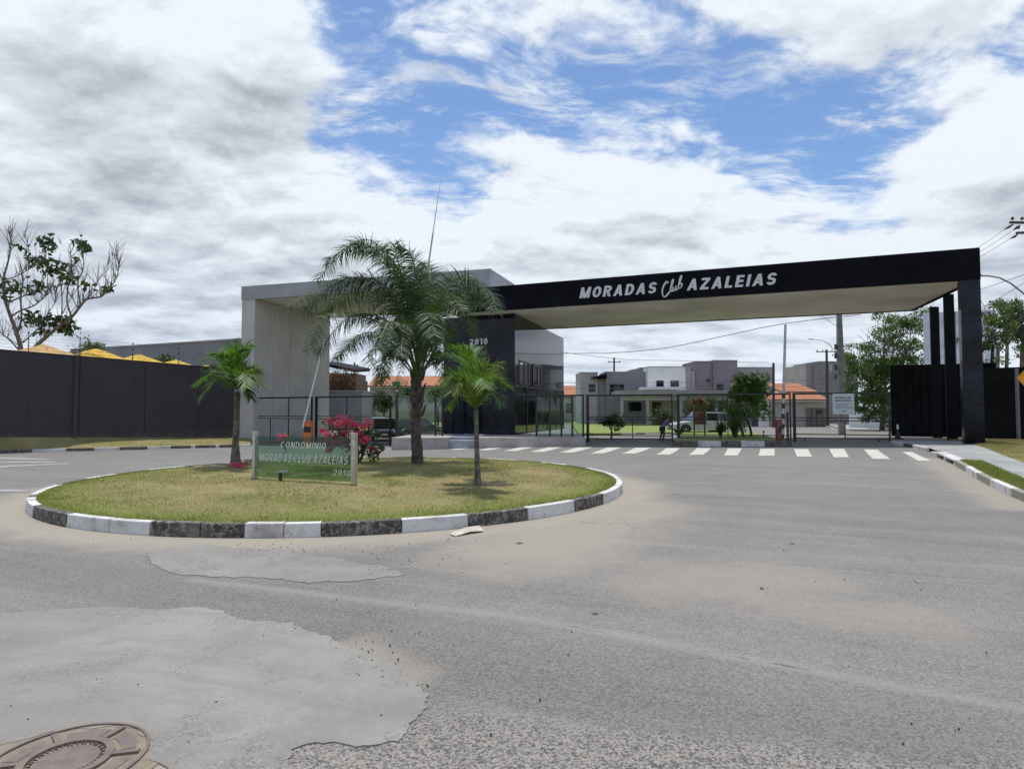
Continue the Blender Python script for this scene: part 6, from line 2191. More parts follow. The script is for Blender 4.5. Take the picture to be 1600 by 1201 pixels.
# kerbs behind the gate
kk = empty('inner_kerb', PV(onz(950, 680, -.3)), kind='structure')
for i in range(12):
    p, q = onz(900 + i * 13.5, 679.6, -.3), onz(900 + (i + 1) * 13.5, 679.6, -.3)
    MB().prism([PV(p) + Vector((.01, 0, 0)), PV(q) - Vector((.01, 0, 0)), PV(q) + Vector((-.01, .15, 0)), PV(p) + Vector((.01, .15, 0))], -.6, -.13).build('kerb_stone', M['kerb_black'] if i % 3 == 1 else M['kerb_white'], kk)
for i in range(16):
    p, q = G(1290 + i * 7.2, 668 + i * 1.25), G(1290 + (i + 1) * 7.2, 668 + (i + 1) * 1.25)
    d = (PV(q) - PV(p)).normalized(); n = Vector((-d.y, d.x, 0)) * .15
    MB().prism([PV(p) + d * .01, PV(q) - d * .01, PV(q) - d * .01 + n, PV(p) + d * .01 + n], -.5, -.03).build('kerb_stone', M['kerb_white'] if i % 2 else M['kerb_bare'], kk)
# pavement behind the gate right
pp = [onz(1296, 668, -.2), onz(1345, 676.5, -.15), onz(1400, 689, -.1), onz(1440, 689, -.1), onz(1330, 666, -.2)]
MB().prism([PV(p) + Vector((.2, .2, 0)) for p in pp], -.6, -.04).build('inner_pavement', M['concrete'])['kind'] = 'structure'


# ------------------------------------------------------------------ poles and wires
def crossarm(mb, c, w, yoff=-.12, h=.1): mb.box((c.x - w / 2, c.y + yoff - .05, c.z - h / 2), (c.x + w / 2, c.y + yoff + .05, c.z + h / 2))


pc_ = G(1315.5, 678)
ue = empty('utility_pole', pc_, 'grey concrete utility pole behind the notice board', 'utility pole')
tp = at(1308, 440, pc_.y)
MB().prism([(pc_.x - .19, pc_.y - .14), (pc_.x + .19, pc_.y - .14), (pc_.x + .19, pc_.y + .14), (pc_.x - .19, pc_.y + .14)], pc_.z - .2, pc_.z + 5.0).build('pole_base', M['pole_conc'], ue, bevel=.02)
MB().add([(pc_.x - .188, pc_.y - .138, pc_.z + 5.001), (pc_.x + .188, pc_.y - .138, pc_.z + 5.001), (pc_.x + .188, pc_.y + .138, pc_.z + 5.001), (pc_.x - .188, pc_.y + .138, pc_.z + 5.001),
          (pc_.x - .13, pc_.y - .10, pc_.z + 10), (pc_.x + .07, pc_.y - .10, pc_.z + 10), (pc_.x + .07, pc_.y + .10, pc_.z + 10), (pc_.x - .13, pc_.y + .10, pc_.z + 10)],
         [(0, 3, 2, 1), (4, 5, 6, 7), (0, 1, 5, 4), (1, 2, 6, 5), (2, 3, 7, 6), (3, 0, 4, 7)]).build('pole_shaft', M['pole_conc'], ue)
for z in (542, 556, 574):
    p = at(1308.5, z, pc_.y)
    MB().tube([p + Vector((-.12, 0, -.18)), p + Vector((-.12, 0, .18))], .09, 8).build('insulator', M['ceramic'], ue)
pw_ = onz(1293.5, 667, -.25)
uw = empty('utility_pole', pw_, 'dark wooden utility pole with crossarm in front of the pink block', 'utility pole')
pt_ = at(1291.5, 546, pw_.y)
MB().tube([pw_ - Vector((0, 0, .3)), pt_], [.17, .12], 10).build('pole', M['pole_wood'], uw)
cA = at(1292, 549.5, pw_.y)
mb = MB(); crossarm(mb, cA, 2.5); mb.build('crossarm', M['pole_wood'], uw)
for k in (-1.1, -.5, .5, 1.1):
    MB().tube([cA + Vector((k, -.12, .05)), cA + Vector((k, -.12, .25))], [.05, .03], 8).build('insulator', M['ceramic'], uw)
MB().tube([at(1302, 546, pw_.y), at(1296, 538, pw_.y), at(1286, 532, pw_.y), at(1270, 530, pw_.y)], [.04, .04, .035, .03], 6).build('lamp_arm', M['galv'], uw)
lp = at(1271, 530, pw_.y)
MB().beam(lp, lp + Vector((-.55, 0, .02)), .2, .09).build('lamp_head', M['galv'], uw)
tr_ = at(1294, 575, pw_.y)
MB().tube([tr_ + Vector((.1, -.2, .4)), tr_ + Vector((.1, -.2, -.4))], .16, 10).build('transformer', M['galv'], uw)
for px, yt, yb, Y, w, lab in ((960, 558.5, 660, 95, 2.0, 'distant wooden utility pole with crossarm above the mauve house'), (1243, 586, 640, 110, 1.5, 'small distant utility pole above the orange tile roof'),
                              (1209, 567, 667, 66, 0, 'plain dark wooden post left of the tiled house'), (554.5, 566, 640, 90, 1.2, 'distant thin utility pole right of the brown house')):
    b = at(px, yb, Y); b.z = -.5; t = at(px - .5, yt, Y)
    u = empty('utility_pole', b, lab, 'utility pole')
    MB().tube([b, t], [.16, .13], 8).build('pole', M['pole_wood'], u)
    if w:
        c = t - Vector((0, 0, .7 if px == 960 else .45))
        mb = MB(); crossarm(mb, c, w); mb.build('crossarm', M['pole_wood'], u)
        MB().tube([c + Vector((-w * .4, -.12, .05)), c + Vector((-w * .4, -.12, .22))], .05, 6).build('insulator', M['ceramic'], u)
        MB().tube([c + Vector((w * .4, -.12, .05)), c + Vector((w * .4, -.12, .22))], .05, 6).build('insulator', M['ceramic'], u)


def wire(pts, rad, label, group='overhead wires'):
    P = [at(x, y, Y) for x, y, Y in pts]
    Q = []
    for i in range(len(P) - 1):
        p_1 = P[max(0, i - 1)]; p0_ = P[i]; p1_ = P[i + 1]; p2_ = P[min(len(P) - 1, i + 2)]
        for k in range(6):
            t = k / 6
            Q.append(0.5 * ((2 * p0_) + (-p_1 + p1_) * t + (2 * p_1 - 5 * p0_ + 4 * p1_ - p2_) * t * t + (-p_1 + 3 * p0_ - 3 * p1_ + p2_) * t ** 3))
    Q.append(P[-1])
    o = MB().tube(Q, rad, 4).build('overhead_wire', M['wire'])
    tag(o, label, 'wire', group)


wire([(600, 556, 66), (800, 553, 64), (900, 552, 62), (960, 551, 60), (1040, 543.5, 57), (1135, 524, 54), (1223, 506, 51), (1345, 491, 48)], .028, 'thick sagging overhead wire crossing the sky under the portico')
wire([(870, 598, 76), (1000, 597.5, 74), (1120, 597, 72), (1209, 594, 66)], .022, 'upper of the low wires crossing in front of the mauve houses')
wire([(870, 607, 76), (1000, 606.5, 74), (1120, 606, 72), (1209, 603, 66)], .025, 'middle low wire crossing in front of the mauve houses')
wire([(960, 610.5, 71), (1060, 611.5, 70), (1150, 610.5, 69), (1209, 606, 66)], .025, 'lowest of the low wires before the porch slab')
wire([(1209, 594, 66), (1250, 594, 65), (1291, 590, 64.5)], .02, 'short wire from dark post to wooden pole over tile roof')
wire([(1209, 603, 66), (1250, 604, 65), (1291, 598, 64.5)], .02, 'second short wire crossing in front of the upper tile roof')
wire([(800, 540, 100), (960, 560, 95), (1040, 563, 110), (1200, 566, 125)], .03, 'faint far wire running through the distant crossarm')
wire([(1283, 493, 60), (1296, 502, 56), (1311, 512, 47.5)], .025, 'short steep wire running down to the concrete pole')
wire([(1311, 538, 47), (1350, 536, 50), (1400, 527, 55), (1440, 517, 60)], .02, 'wire passing through the right tree crown')
wire([(1209, 612, 66), (1250, 608, 65), (1291, 606, 64.5)], .016, 'lowest short wire before the tile roof')

# pole off the right edge with crossarms reaching into the frame
rp = at(1640, 640, 29); rp.z = .1
re_ = empty('utility_pole', rp, 'utility pole beyond the right edge whose crossarm ends reach into view', 'utility pole')
MB().tube([rp, at(1632, 300, 29)], [.18, .12], 10).build('pole', M['pole_conc'], re_)
for (x0, y0, x1, y1) in ((1578, 347.5, 1650, 349), (1588, 364, 1650, 362)):
    MB().beam(at(x0, y0, 29), at(x1, y1, 29), .09, .10).build('crossarm', M['pole_wood'], re_)
for x, y in ((1582, 343), (1597, 343), (1591, 357)):
    p = at(x, y, 29)
    MB().tube([p + Vector((0, 0, -.02)), p + Vector((0, 0, .05)), p + Vector((0, 0, .12))], [.05, .075, .04], 8).build('insulator', M['ceramic'], re_)
for (x0, y0), (x1, y1) in (((1583, 351), (1570, 358)), ((1594, 352), (1584, 359)), ((1590, 367), (1580, 372))):
    MB().tube([at(x0, y0, 29), at((x0 + x1) / 2, (y0 + y1) / 2, 29), at(x1, y1, 29)], [.03, .065, .03], 8).build('strain_insulator', M['ceramic'], re_)
wire([(1570, 358, 29), (1530, 385, 36), (1480, 408, 46)], .011, 'uppermost of three wires from the right crossarm to behind the beam')
wire([(1584, 359, 29), (1535, 391, 36), (1480, 420, 46)], .011, 'middle of three wires from the right crossarm to behind the beam')
wire([(1580, 372, 29), (1535, 399, 36), (1480, 430, 46)], .011, 'lowest of three wires from the right crossarm to behind the beam')
wire([(1640, 415, 29), (1600, 429, 31), (1560, 443, 35), (1500, 462, 44)], .014, 'wire sloping down leftwards beside the column top')
wire([(1640, 420, 30), (1600, 442, 32), (1560, 466, 36), (1500, 497, 44)], .014, 'wire crossing the street lamp arm near the right edge')
# street lamp arm beyond column
sl_ = at(1655, 640, 33); sl_.z = .1
sle = empty('street_lamp', sl_, 'curved street lamp arm showing right of the column top', 'street lamp')
MB().tube([sl_, at(1652, 500, 33)], [.09, .07], 10).build('pole', M['galv'], sle)
MB().tube([at(1652, 502, 33), at(1622, 476, 33), at(1600, 459, 33), at(1580, 443, 33), at(1562, 434, 33), at(1545, 431, 33), at(1532, 430.5, 33)], [.045] * 7, 8).build('lamp_arm', M['galv'], sle, smooth_=True)
p = at(1533, 430.5, 33)
MB().beam(p, p + Vector((-.55, 0, .02)), .2, .1).build('lamp_head', M['galv'], sle)

# ------------------------------------------------------------------ trees on the right
b = G(1378, 672)
tr1 = empty('shade_tree', b, 'large spreading green tree between the concrete pole and the black wall', 'tree')
mb = MB(); tips = []; mids = []
top = at(1384, 610, b.y)
mb.tube([b - Vector((0, 0, .2)), at(1380, 645, b.y), top], [.22, .18, .16], 10)
for tx, ty, dy in ((1345, 570, -1), (1372, 545, 1), (1410, 530, 0), (1440, 560, 1.5), (1420, 590, -1.5), (1360, 600, 1), (1345, 545, .5), (1395, 500, 0)):
    q = at(tx, ty, b.y + dy)
    grow(mb, top, (q - top), (q - top).length * .75, .09, 2, tips, .6, .05, 3, mids)
mb.build('trunk', M['bark_grey'], tr1, smooth_=True)
cs = []
for x0, x1, y0, y1, n in ((1368, 1460, 485, 512, 22), (1345, 1400, 512, 545, 13), (1325, 1385, 536, 566, 14), (1375, 1460, 535, 580, 42), (1355, 1410, 560, 600, 26), (1316, 1400, 578, 625, 62), (1330, 1395, 615, 655, 34), (1318, 1360, 556, 580, 14), (1310, 1330, 550, 562, 4), (1400, 1460, 500, 545, 18), (1380, 1395, 640, 668, 6)):
    for k in range(n):
        cs.append((tuple(at(random.uniform(x0, x1), random.uniform(y0, y1), b.y + random.uniform(-1.6, 2.2))), random.uniform(.35, .75)))
leaf_cloud('crown', [c for c, _ in cs], [r_ for _, r_ in cs], 105, .20, M['leaf_mid'], tr1, squash=.6, elong=2.2, shell=.15)
b = PV(at(1578, 640, 36))
tr2 = empty('shade_tree', b, 'green tree rising behind the right boundary wall', 'tree')
mb = MB(); tips = []; mids = []
for x in (1553, 1567, 1590, 1605):
    q = at(x, 620, 36); q.z = -.2
    t = at(x + random.uniform(-8, 8), 540, 36)
    mb.tube([q, q.lerp(t, .5), t], [.14, .11, .08], 8)
    for k in range(3):
        grow(mb, t, Vector((random.gauss(0, .5), random.gauss(0, .5), 1)), 1.3, .05, 2, tips, .6, .1, 3, mids)
mb.build('trunk', M['bark_grey'], tr2, smooth_=True)
cs = []
for x0, x1, y0, y1, n in ((1540, 1660, 480, 500, 26), (1535, 1660, 500, 530, 42), (1555, 1600, 472, 486, 12), (1535, 1575, 530, 548, 8), (1590, 1660, 528, 548, 8), (1540, 1640, 550, 575, 4)):
    for k in range(n):
        cs.append((tuple(at(random.uniform(x0, x1), random.uniform(y0, y1), 36 + random.uniform(-1.2, 2.0))), random.uniform(.25, .55)))
leaf_cloud('crown', [c for c, _ in cs], [r_ for _, r_ in cs], 90, .16, M['leaf_mid'], tr2, squash=.6, elong=2.0, shell=.15)

# flowering bush on the median (behind the gate)
b = at(1170, 640, 38.0); b.z = -.1
fb = empty('frangipani', b, 'round green bush with white flowers on the median behind the middle gate', 'shrub')
mb = MB(); tips = []
for x in (1151, 1163, 1173):
    q = at(x, 683, 38); q.z = -.1
    grow(mb, q, Vector((random.uniform(-.2, .2), random.uniform(-.2, .2), 1)), 1.3, .09, 2, tips, .5, .2, 3)
mb.build('stems', M['bark_dark'], fb, smooth_=True)
cs = []
for x0, x1, y0, y1, n in ((1150, 1196, 588, 604, 22), (1142, 1202, 604, 620, 26), (1146, 1196, 618, 650, 20), (1138, 1160, 640, 672, 8)):
    for k in range(n):
        cs.append((tuple(at(random.uniform(x0, x1), random.uniform(y0, y1), 38 + random.uniform(-1, 1))), random.uniform(.25, .5)))
leaf_cloud('crown', [c for c, _ in cs], [r_ for _, r_ in cs], 110, .17, M['leaf_bright'], fb, squash=.7, elong=2.4)
fw = [(1146, 594), (1150, 600), (1172, 589), (1180, 590), (1170, 596), (1200, 610), (1158, 592), (1190, 592), (1204, 615), (1144, 600), (1186, 588)]
leaf_cloud('flowers', [tuple(at(x, y, 37.0)) for x, y in fw], [.14] * len(fw), 16, .10, M['white_flower'], fb, elong=1.1, shell=.1)['kind'] = 'stuff'
# strappy plants at its foot
for px, Y, lab in ((1147, 36.5, 'dark spiky plant at the foot of the flowering bush'), (1125, 37.5, 'spiky plant beside the silver car rear wheel')):
    c = at(px, 640, Y); c.z = -.12
    sm2 = empty('spiky_plant', c, lab, 'plant')
    mb = MB()
    for k in range(70):
        a_ = random.random() * 2 * pi; L = random.uniform(.7, 1.5); le = random.uniform(.15, .6)
        w = Vector((-sin(a_), cos(a_), 0)) * .025
        o_ = Vector((cos(a_), sin(a_), 0))
        p1 = c + o_ * L * le * .5 + Vector((0, 0, L * .7)); p2 = c + o_ * L * le * 1.1 + Vector((0, 0, L * .85))
        mb.add([c - w, c + w, p1 + w, p1 - w, p2], [(0, 1, 2, 3), (3, 2, 4)])
    mb.build('leaves', M['leaf_dark'], sm2)
# little post lamp in the bed
q = at(1193, 684, 36); q.z = -.12
bl_ = empty('garden_light', q, 'small black bollard light in the median bed', 'garden light')
MB().tube([q, q + Vector((0, 0, .42))], .02, 6).build('stake', M['black_metal'], bl_)
MB().tube([q + Vector((0, 0, .42)), q + Vector((.03, 0, .55))], .05, 8).build('head', M['black_metal'], bl_)

# small round tree on the lawn, other shrubs and hedge
for px, py0, py1, Y, r_, lab in ((955, 655, 682, 47, 1.05, 'small round dark green tree on the lawn behind the left opening'),):
    base = onz(px, 683, -.2); Y = base.y
    c = at(px, 657, Y)
    tree('small_tree', lab, base, 2, c, .85, 16, 100, .11, M['leaf_dark'], 'bark_dark', .06, 'tree', clump_r=.38, depth=2)
base = onz(1036, 676, -.2)
tree('shrub', 'variegated leafy shrub in front of the porch near the purple figure', base, 2, at(1034, 652, base.y), 1.0, 12, 90, .14, M['leaf_dark'], 'bark_dark', .06, 'shrub', clump_r=.38, depth=2)
base = onz(1072, 668, -.25)
hd = empty('hedge', base, 'tall dark green hedge behind the silver car', 'hedge')
leaf_cloud('foliage', [tuple(at(random.uniform(1062, 1150), random.uniform(622, 655), base.y + random.uniform(0, 1.2))) for k in range(60)], [.6] * 60, 90, .16, M['leaf_dark'], hd)
MB().tube([base, base + Vector((0, .3, 2))], .05, 6).build('stem', M['bark_dark'], hd)
sap = at(1092, 640, 52); sap.z = -.2
tree('sapling', 'thin reddish sapling rising above the wooden board', sap, 3, at(1092, 630, 52), .8, 8, 30, .12, M['red_leaf'], 'bark_dark', .04, 'tree', clump_r=.3)
for px, py, Y, r_, lab, m_ in ((600, 628, 70, 1.6, 'dark round tree behind the left gates', 'leaf_dark'), (585, 622, 74, 1.2, 'light green small tree in front of the distant tiled house', 'leaf_mid'),
                           (684, 618, 60, 1.7, 'green tree seen through the glass screen left of the tower', 'leaf_mid'), (640, 612, 84, 2.2, 'dark green tree behind the palm trunk near the tiled house', 'leaf_dark')):
    base = at(px, 640, Y); base.z = -.4
    tree('garden_tree', lab, base, 3, at(px, py, Y), r_, 22, 70, .2, M[m_], 'bark_dark', .09, 'tree', 'garden trees behind the left gates', clump_r=.34, depth=2)

# wooden board in front of the car
wb0 = at(1083, 663, 40.5); wb1 = at(1103, 640, 40.5)
wbe = empty('wooden_board', (wb0.x, 40.5, -.15), 'brown slatted wooden board sign in front of the silver car', 'sign')
for k in range(5):
    z0 = wb0.z + (wb1.z - wb0.z) * k / 5
    MB().box((wb0.x, 40.47, z0 + .006), (wb1.x, 40.5, z0 + (wb1.z - wb0.z) / 5 - .006)).build('plank', M['wood_sign'], wbe)
for x in (wb0.x + .08, wb1.x - .08):
    MB().box((x - .04, 40.502, -.2), (x + .04, 40.56, wb1.z)).build('post', M['wood_sign'], wbe)
for k in range(4):
    MB().box((wb0.x + .15 + k * .16, 40.462, wb0.z + .10), (wb0.x + .23 + k * .16, 40.468, wb0.z + .42)).build('carved_mark', M['red_box'], wbe)


# ------------------------------------------------------------------ vehicles
def car(label, loc, rz, L, W, H, paint, name='parked_car', suv=True):
    """loc: ground point under the middle; nose points along local +x"""
    e = empty(name, loc, label, 'car', rz=rz)

    def loc_build(mb, nm, mat, sm=False, bev=0.0, par=e):
        me = bpy.data.meshes.new(nm)
        me.from_pydata(mb.v, [], mb.f)
        me.materials.append(mat)
        if sm: me.polygons.foreach_set('use_smooth', [True] * len(me.polygons))
        me.update()
        o = bpy.data.objects.new(nm, me); COL.objects.link(o); o.parent = par
        if bev:
            b_ = o.modifiers.new('bevel', 'BEVEL'); b_.width = bev; b_.segments = 2; b_.limit_method = 'ANGLE'
        return o
    hw = W / 2
    wr = .35 if suv else .31
    zs_ = .26
    belt = H * .57
    # lower body side outline with wheel arches
    fx, rx = L * .31, -L * .30
    top = [(-L / 2, zs_ + .12), (-L / 2 - .01 + .03, belt * .8), (-L / 2 + .05, belt), (-L * .1, belt + .02), (L * .20, belt), (L * .40, belt * .90), (L / 2 - .04, belt * .76), (L / 2, belt * .5), (L / 2 - .02, zs_ + .06)]
    bot = []
    for cx in (fx, rx):
        bot.append((cx + wr + .07, zs_))
        for k in range(0, 9):
            a_ = pi * k / 8
            bot.append((cx + (wr + .06) * cos(a_), .33 + (wr + .05) * sin(a_)))
        bot.append((cx - wr - .07, zs_))
    outline = top + bot
    n = len(outline)
    vs = []
    for y, ins_ in ((-hw + .03, 1), (hw - .03, 1)):
        for (x, z) in outline: vs.append((x, y, z))
    tris = tessellate_polygon([[Vector((x, z, 0)) for x, z in outline]])
    fs = []
    for t_ in tris:
        A, B, C = [outline[i] for i in t_]
        cr = (B[0] - A[0]) * (C[1] - A[1]) - (B[1] - A[1]) * (C[0] - A[0])
        f = tuple(t_) if cr > 0 else tuple(reversed(t_))
        fs.append(f); fs.append(tuple(i + n for i in reversed(f)))
    ar = sum(outline[i][0] * outline[(i + 1) % n][1] - outline[(i + 1) % n][0] * outline[i][1] for i in range(n))
    for i in range(n):
        j = (i + 1) % n
        fs.append((i, i + n, j + n, j) if ar > 0 else (i, j, j + n, i + n))
    loc_build(MB().add(vs, fs), 'body', paint, bev=.035)
    # greenhouse
    g_ = [(-L / 2 + .06, belt), (-L / 2 + .22, H - .06), (-L * .28, H), (L * .02, H), (L * .08, H - .03), (L * .24, belt)] if suv else [(-L * .40, belt), (-L * .27, H - .02), (-L * .05, H), (L * .06, H - .03), (L * .24, belt)]
    wi = .15
    vs, fs = [], []
    for (x, z) in g_:
        k = (z - belt) / (H - belt)
        w = hw - .06 - wi * k
        vs += [(x, -w, z), (x, w, z)]
    m_ = len(g_)
    for i in range(m_ - 1): fs.append((2 * i, 2 * i + 1, 2 * i + 3, 2 * i + 2))
    fs.append(tuple(2 * i for i in range(m_))[::1]); fs.append(tuple(2 * i + 1 for i in range(m_ - 1, -1, -1)))
    loc_build(MB().add(vs, fs), 'roof', paint)
    # windows (side, slightly proud)
    for sg_ in (-1, 1):
        spans = ((-L * .44, -L * .27), (-L * .26, -L * .06), (-L * .05, L * .15))
        for x0, x1 in spans:
            z0, z1 = belt + .04, H - .11
            def wy(z): return sg_ * (hw - .06 - wi * (z - belt) / (H - belt) + .006)
            sx1 = .0 if x1 < L * .1 else L * .09
            sx0 = .0 if x0 > -L * .40 else .12
            q = [(x0, wy(z0), z0), (x1, wy(z0), z0), (x1 - sx1, wy(z1), z1), (x0 + sx0, wy(z1), z1)]
            q2 = [(a_, b_ - sg_ * .004, c_) for a_, b_, c_ in q]
            loc_build(MB().add(q + q2, [(0, 1, 2, 3) if sg_ < 0 else (3, 2, 1, 0), (0, 4, 5, 1), (1, 5, 6, 2), (2, 6, 7, 3), (3, 7, 4, 0)]), 'side_window', M['car_glass'])
        mxx = L * .14
        loc_build(MB().box((mxx, sg_ * hw - .10 * (sg_ < 0), belt + .02), (mxx + .12, sg_ * hw + .10 * (sg_ > 0), belt + .16)), 'mirror', paint, bev=.02)
    for (i0, i1, nm) in ((m_ - 2, m_ - 1, 'windscreen'), (0, 1, 'rear_window')):
        (xa, za), (xb, zb_) = g_[i0], g_[i1]
        vsq = []
        for (x, z) in ((xa, za), (xb, zb_)):
            k = (z - belt) / (H - belt); w = hw - .12 - wi * k
            vsq.append((x, w, z))
        dxn, dzn = (za - zb_), (xb - xa)
        ln = sqrt(dxn ** 2 + dzn ** 2); dxn /= ln; dzn /= ln
        if (dxn > 0) != (nm == 'windscreen'): dxn, dzn = -dxn, -dzn
        if dzn < 0: dzn = abs(dzn)
        P = []
        for t_ in (.06, .94):
            x = vsq[0][0] * (1 - t_) + vsq[1][0] * t_; z = vsq[0][2] * (1 - t_) + vsq[1][2] * t_; w = vsq[0][1] * (1 - t_) + vsq[1][1] * t_
            P += [(x + dxn * .008, -w, z + dzn * .008), (x + dxn * .008, w, z + dzn * .008)]
        P2 = [(x - dxn * .005, y, z - dzn * .005) for x, y, z in P]
        loc_build(MB().add(P + P2, [(0, 1, 3, 2), (0, 4, 5, 1), (1, 5, 7, 3), (3, 7, 6, 2), (2, 6, 4, 0)]), nm, M['car_glass'])
    for sg_ in (-1, 1):
        for cx in (fx, rx):
            y0 = sg_ * (hw - .22); y1 = sg_ * (hw - .005)
            w_ = loc_build(MB().tube([(cx, y0, wr), (cx, y1, wr)], wr, 20), 'wheel', M['rubber'])
            rm = MB().tube([(cx, y1, wr), (cx, y1 + sg_ * .008, wr)], wr * .22, 10)
            for k in range(5):
                a_ = 2 * pi * k / 5
                rm.beam((cx + cos(a_) * .05, y1 + sg_ * .004, wr + sin(a_) * .05), (cx + cos(a_) * wr * .62, y1 + sg_ * .004, wr + sin(a_) * wr * .62), .012, .06, up=(0, 1, 0))
            for k in range(16):
                a_, b_ = 2 * pi * k / 16, 2 * pi * (k + 1) / 16
                rm.beam((cx + cos(a_) * wr * .64, y1 + sg_ * .004, wr + sin(a_) * wr * .64), (cx + cos(b_) * wr * .64, y1 + sg_ * .004, wr + sin(b_) * wr * .64), .012, .03, up=(0, 1, 0))
            r2 = loc_build(rm, 'rim', M['rim'], par=w_)
        loc_build(MB().box((L / 2 - .12, sg_ * hw * .86 - .17, belt * .62), (L / 2 - .015, sg_ * hw * .86 + .10 * (-1 if sg_ > 0 else 1) + (.10 if sg_ > 0 else 0), belt * .80)), 'headlight', M['lamp_white'], bev=.02)
        loc_build(MB().box((-L / 2 - .015, sg_ * hw * .80 - .12, belt * .66), (-L / 2 + .08, sg_ * hw * .80 + .12, belt * .96)), 'tail_light', M['lamp_red'], bev=.015)
    loc_build(MB().box((L / 2 - .03, -hw * .5, belt * .50), (L / 2 + .012, hw * .5, belt * .70)), 'grille', M['black_metal'])
    loc_build(MB().box((L / 2 - .08, -hw * .92, zs_ + .02), (L / 2 + .03, hw * .92, zs_ + .14)), 'bumper', M['black_metal'], bev=.02)
    loc_build(MB().box((-L / 2 - .03, -hw * .92, zs_ + .04), (-L / 2 + .08, hw * .92, zs_ + .18)), 'bumper', M['black_metal'], bev=.02)
    loc_build(MB().box((L / 2 + .013, -.2, belt * .42), (L / 2 + .02, .2, belt * .42 + .11)), 'licence_plate', M['white_paint'])
    return e


cl_ = onz(1097, 678, -.15)
car('silver white estate car parked behind the middle gate', (cl_.x + .1, cl_.y + .9, -.15), radians(184), 4.35, 1.78, 1.62, M['car_silver'])
cl_ = onz(603, 692, -.5)
car('dark car seen from the front behind the bougainvillea', (at(601, 640, 47).x, 47, -.58), radians(-78), 4.4, 1.85, 1.6, M['car_dark'])
car('grey green car seen through the glass screen beside the palm trunk', (at(660, 640, 50).x, 50, -.52), radians(8), 4.3, 1.75, 1.5, M['car_green'], suv=False)

# small blue awning-like tarpaulin on the lawn
p, q = at(578, 652, 60), at(596, 655, 60)
tp_ = MB().box((p.x, 60, q.z), (q.x, 62, p.z)).build('tarpaulin', M['pool_blue'])
tag(tp_, 'pale blue tarpaulin lying on the lawn behind the left gates', 'tarpaulin')


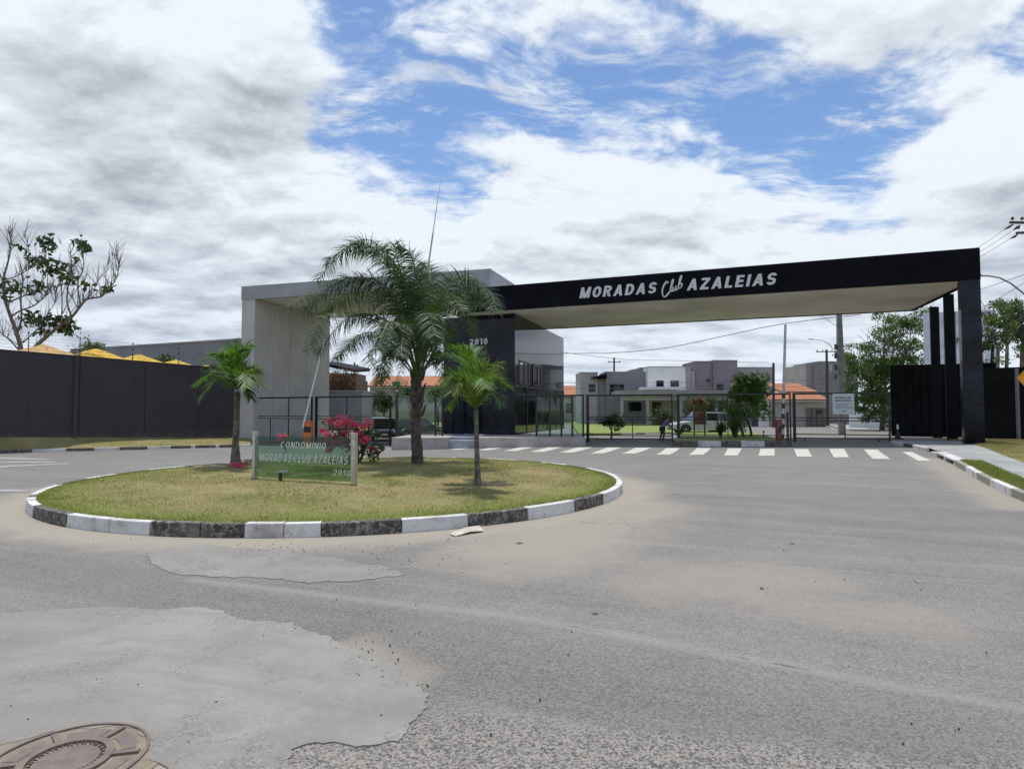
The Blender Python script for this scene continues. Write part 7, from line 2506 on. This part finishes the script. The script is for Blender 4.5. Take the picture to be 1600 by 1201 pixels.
# ------------------------------------------------------------------ person in purple
def person(label, loc, h, lean_dir):
    e = empty('person', loc, label, 'person')
    X, Yp, Z = loc
    J = {'pelvis': (0, 0, .50), 'waist': (.03, 0, .58), 'chest': (.13, 0, .70), 'neck': (.20, 0, .80), 'head': (.23, 0, .87), 'crown': (.25, 0, .92),
         'hipL': (0, -.055, .48), 'kneeL': (.05, -.06, .27), 'ankL': (-.01, -.06, .05), 'toeL': (.09, -.06, .02),
         'hipR': (0, .055, .48), 'kneeR': (-.02, .06, .27), 'ankR': (-.09, .06, .05), 'toeR': (0, .06, .02),
         'shL': (.16, -.11, .77), 'elL': (.22, -.13, .62), 'wrL': (.31, -.10, .52), 'haL': (.34, -.09, .50),
         'shR': (.16, .11, .77), 'elR': (.22, .13, .62), 'wrR': (.31, .10, .52), 'haR': (.34, .09, .50)}
    R = {'pelvis': .075, 'waist': .065, 'chest': .08, 'neck': .03, 'head': .052, 'crown': .038, 'hipL': .05, 'kneeL': .033, 'ankL': .022, 'toeL': .018, 'hipR': .05, 'kneeR': .033, 'ankR': .022, 'toeR': .018,
         'shL': .034, 'elL': .025, 'wrL': .017, 'haL': .02, 'shR': .034, 'elR': .025, 'wrR': .017, 'haR': .02}
    ed = [('pelvis', 'waist'), ('waist', 'chest'), ('chest', 'neck'), ('neck', 'head'), ('head', 'crown'), ('pelvis', 'hipL'), ('hipL', 'kneeL'), ('kneeL', 'ankL'), ('ankL', 'toeL'), ('pelvis', 'hipR'), ('hipR', 'kneeR'), ('kneeR', 'ankR'), ('ankR', 'toeR'),
          ('chest', 'shL'), ('shL', 'elL'), ('elL', 'wrL'), ('wrL', 'haL'), ('chest', 'shR'), ('shR', 'elR'), ('elR', 'wrR'), ('wrR', 'haR')]

    def skin(nm, keys, scale, mat, ed_):
        ks = [k for k in J if k in keys]
        me = bpy.data.meshes.new(nm)
        me.from_pydata([(lean_dir * J[k][0] * h, J[k][1] * h, J[k][2] * h) for k in ks], [(ks.index(a_), ks.index(b_)) for a_, b_ in ed_ if a_ in ks and b_ in ks], [])
        me.materials.append(mat)
        o = bpy.data.objects.new(nm, me); COL.objects.link(o); o.parent = e
        o.modifiers.new('skin', 'SKIN').use_smooth_shade = True
        for i, k in enumerate(ks):
            me.skin_vertices[0].data[i].radius = (R[k] * h * scale,) * 2
            me.skin_vertices[0].data[i].use_root = (i == 0)
        s = o.modifiers.new('sub', 'SUBSURF'); s.levels = 1; s.render_levels = 2
        return o
    skin('body', set(J), 1.0, M['skin'], ed)
    skin('shirt', {'pelvis', 'waist', 'chest', 'shL', 'elL', 'shR', 'elR'}, 1.22, M['purple_shirt'], ed)
    skin('trousers', {'pelvis', 'hipL', 'kneeL', 'ankL', 'hipR', 'kneeR', 'ankR'}, 1.2, M['dark_cloth'], ed)
    hc = J['head']
    hv = MB()
    for j in range(5):
        for k in range(12):
            th_, ph = pi * .62 * j / 4, 2 * pi * k / 12
            hv.v.append((lean_dir * (hc[0] - .01) * h + .072 * h * sin(th_) * cos(ph), hc[1] * h + .068 * h * sin(th_) * sin(ph), (hc[2] + .012) * h + .082 * h * cos(th_)))
    hv.f = [(j * 12 + k, j * 12 + (k + 1) % 12, (j + 1) * 12 + (k + 1) % 12, (j + 1) * 12 + k)[::-1] for j in range(4) for k in range(12)]
    hv.m = [0] * len(hv.f)
    me = bpy.data.meshes.new('hair'); me.from_pydata(hv.v, [], hv.f); me.materials.append(M['hair'])
    me.polygons.foreach_set('use_smooth', [True] * len(me.polygons))
    o = bpy.data.objects.new('hair', me); COL.objects.link(o); o.parent = e
    return e


pp_ = G(1037, 691)
person('person in purple top and dark trousers stooping forward at the gate posts', (pp_.x, pp_.y + .3, pp_.z), 1.62, 1)

print('objects', len(bpy.data.objects), 'tris approx', sum(len(m.polygons) for m in bpy.data.meshes))
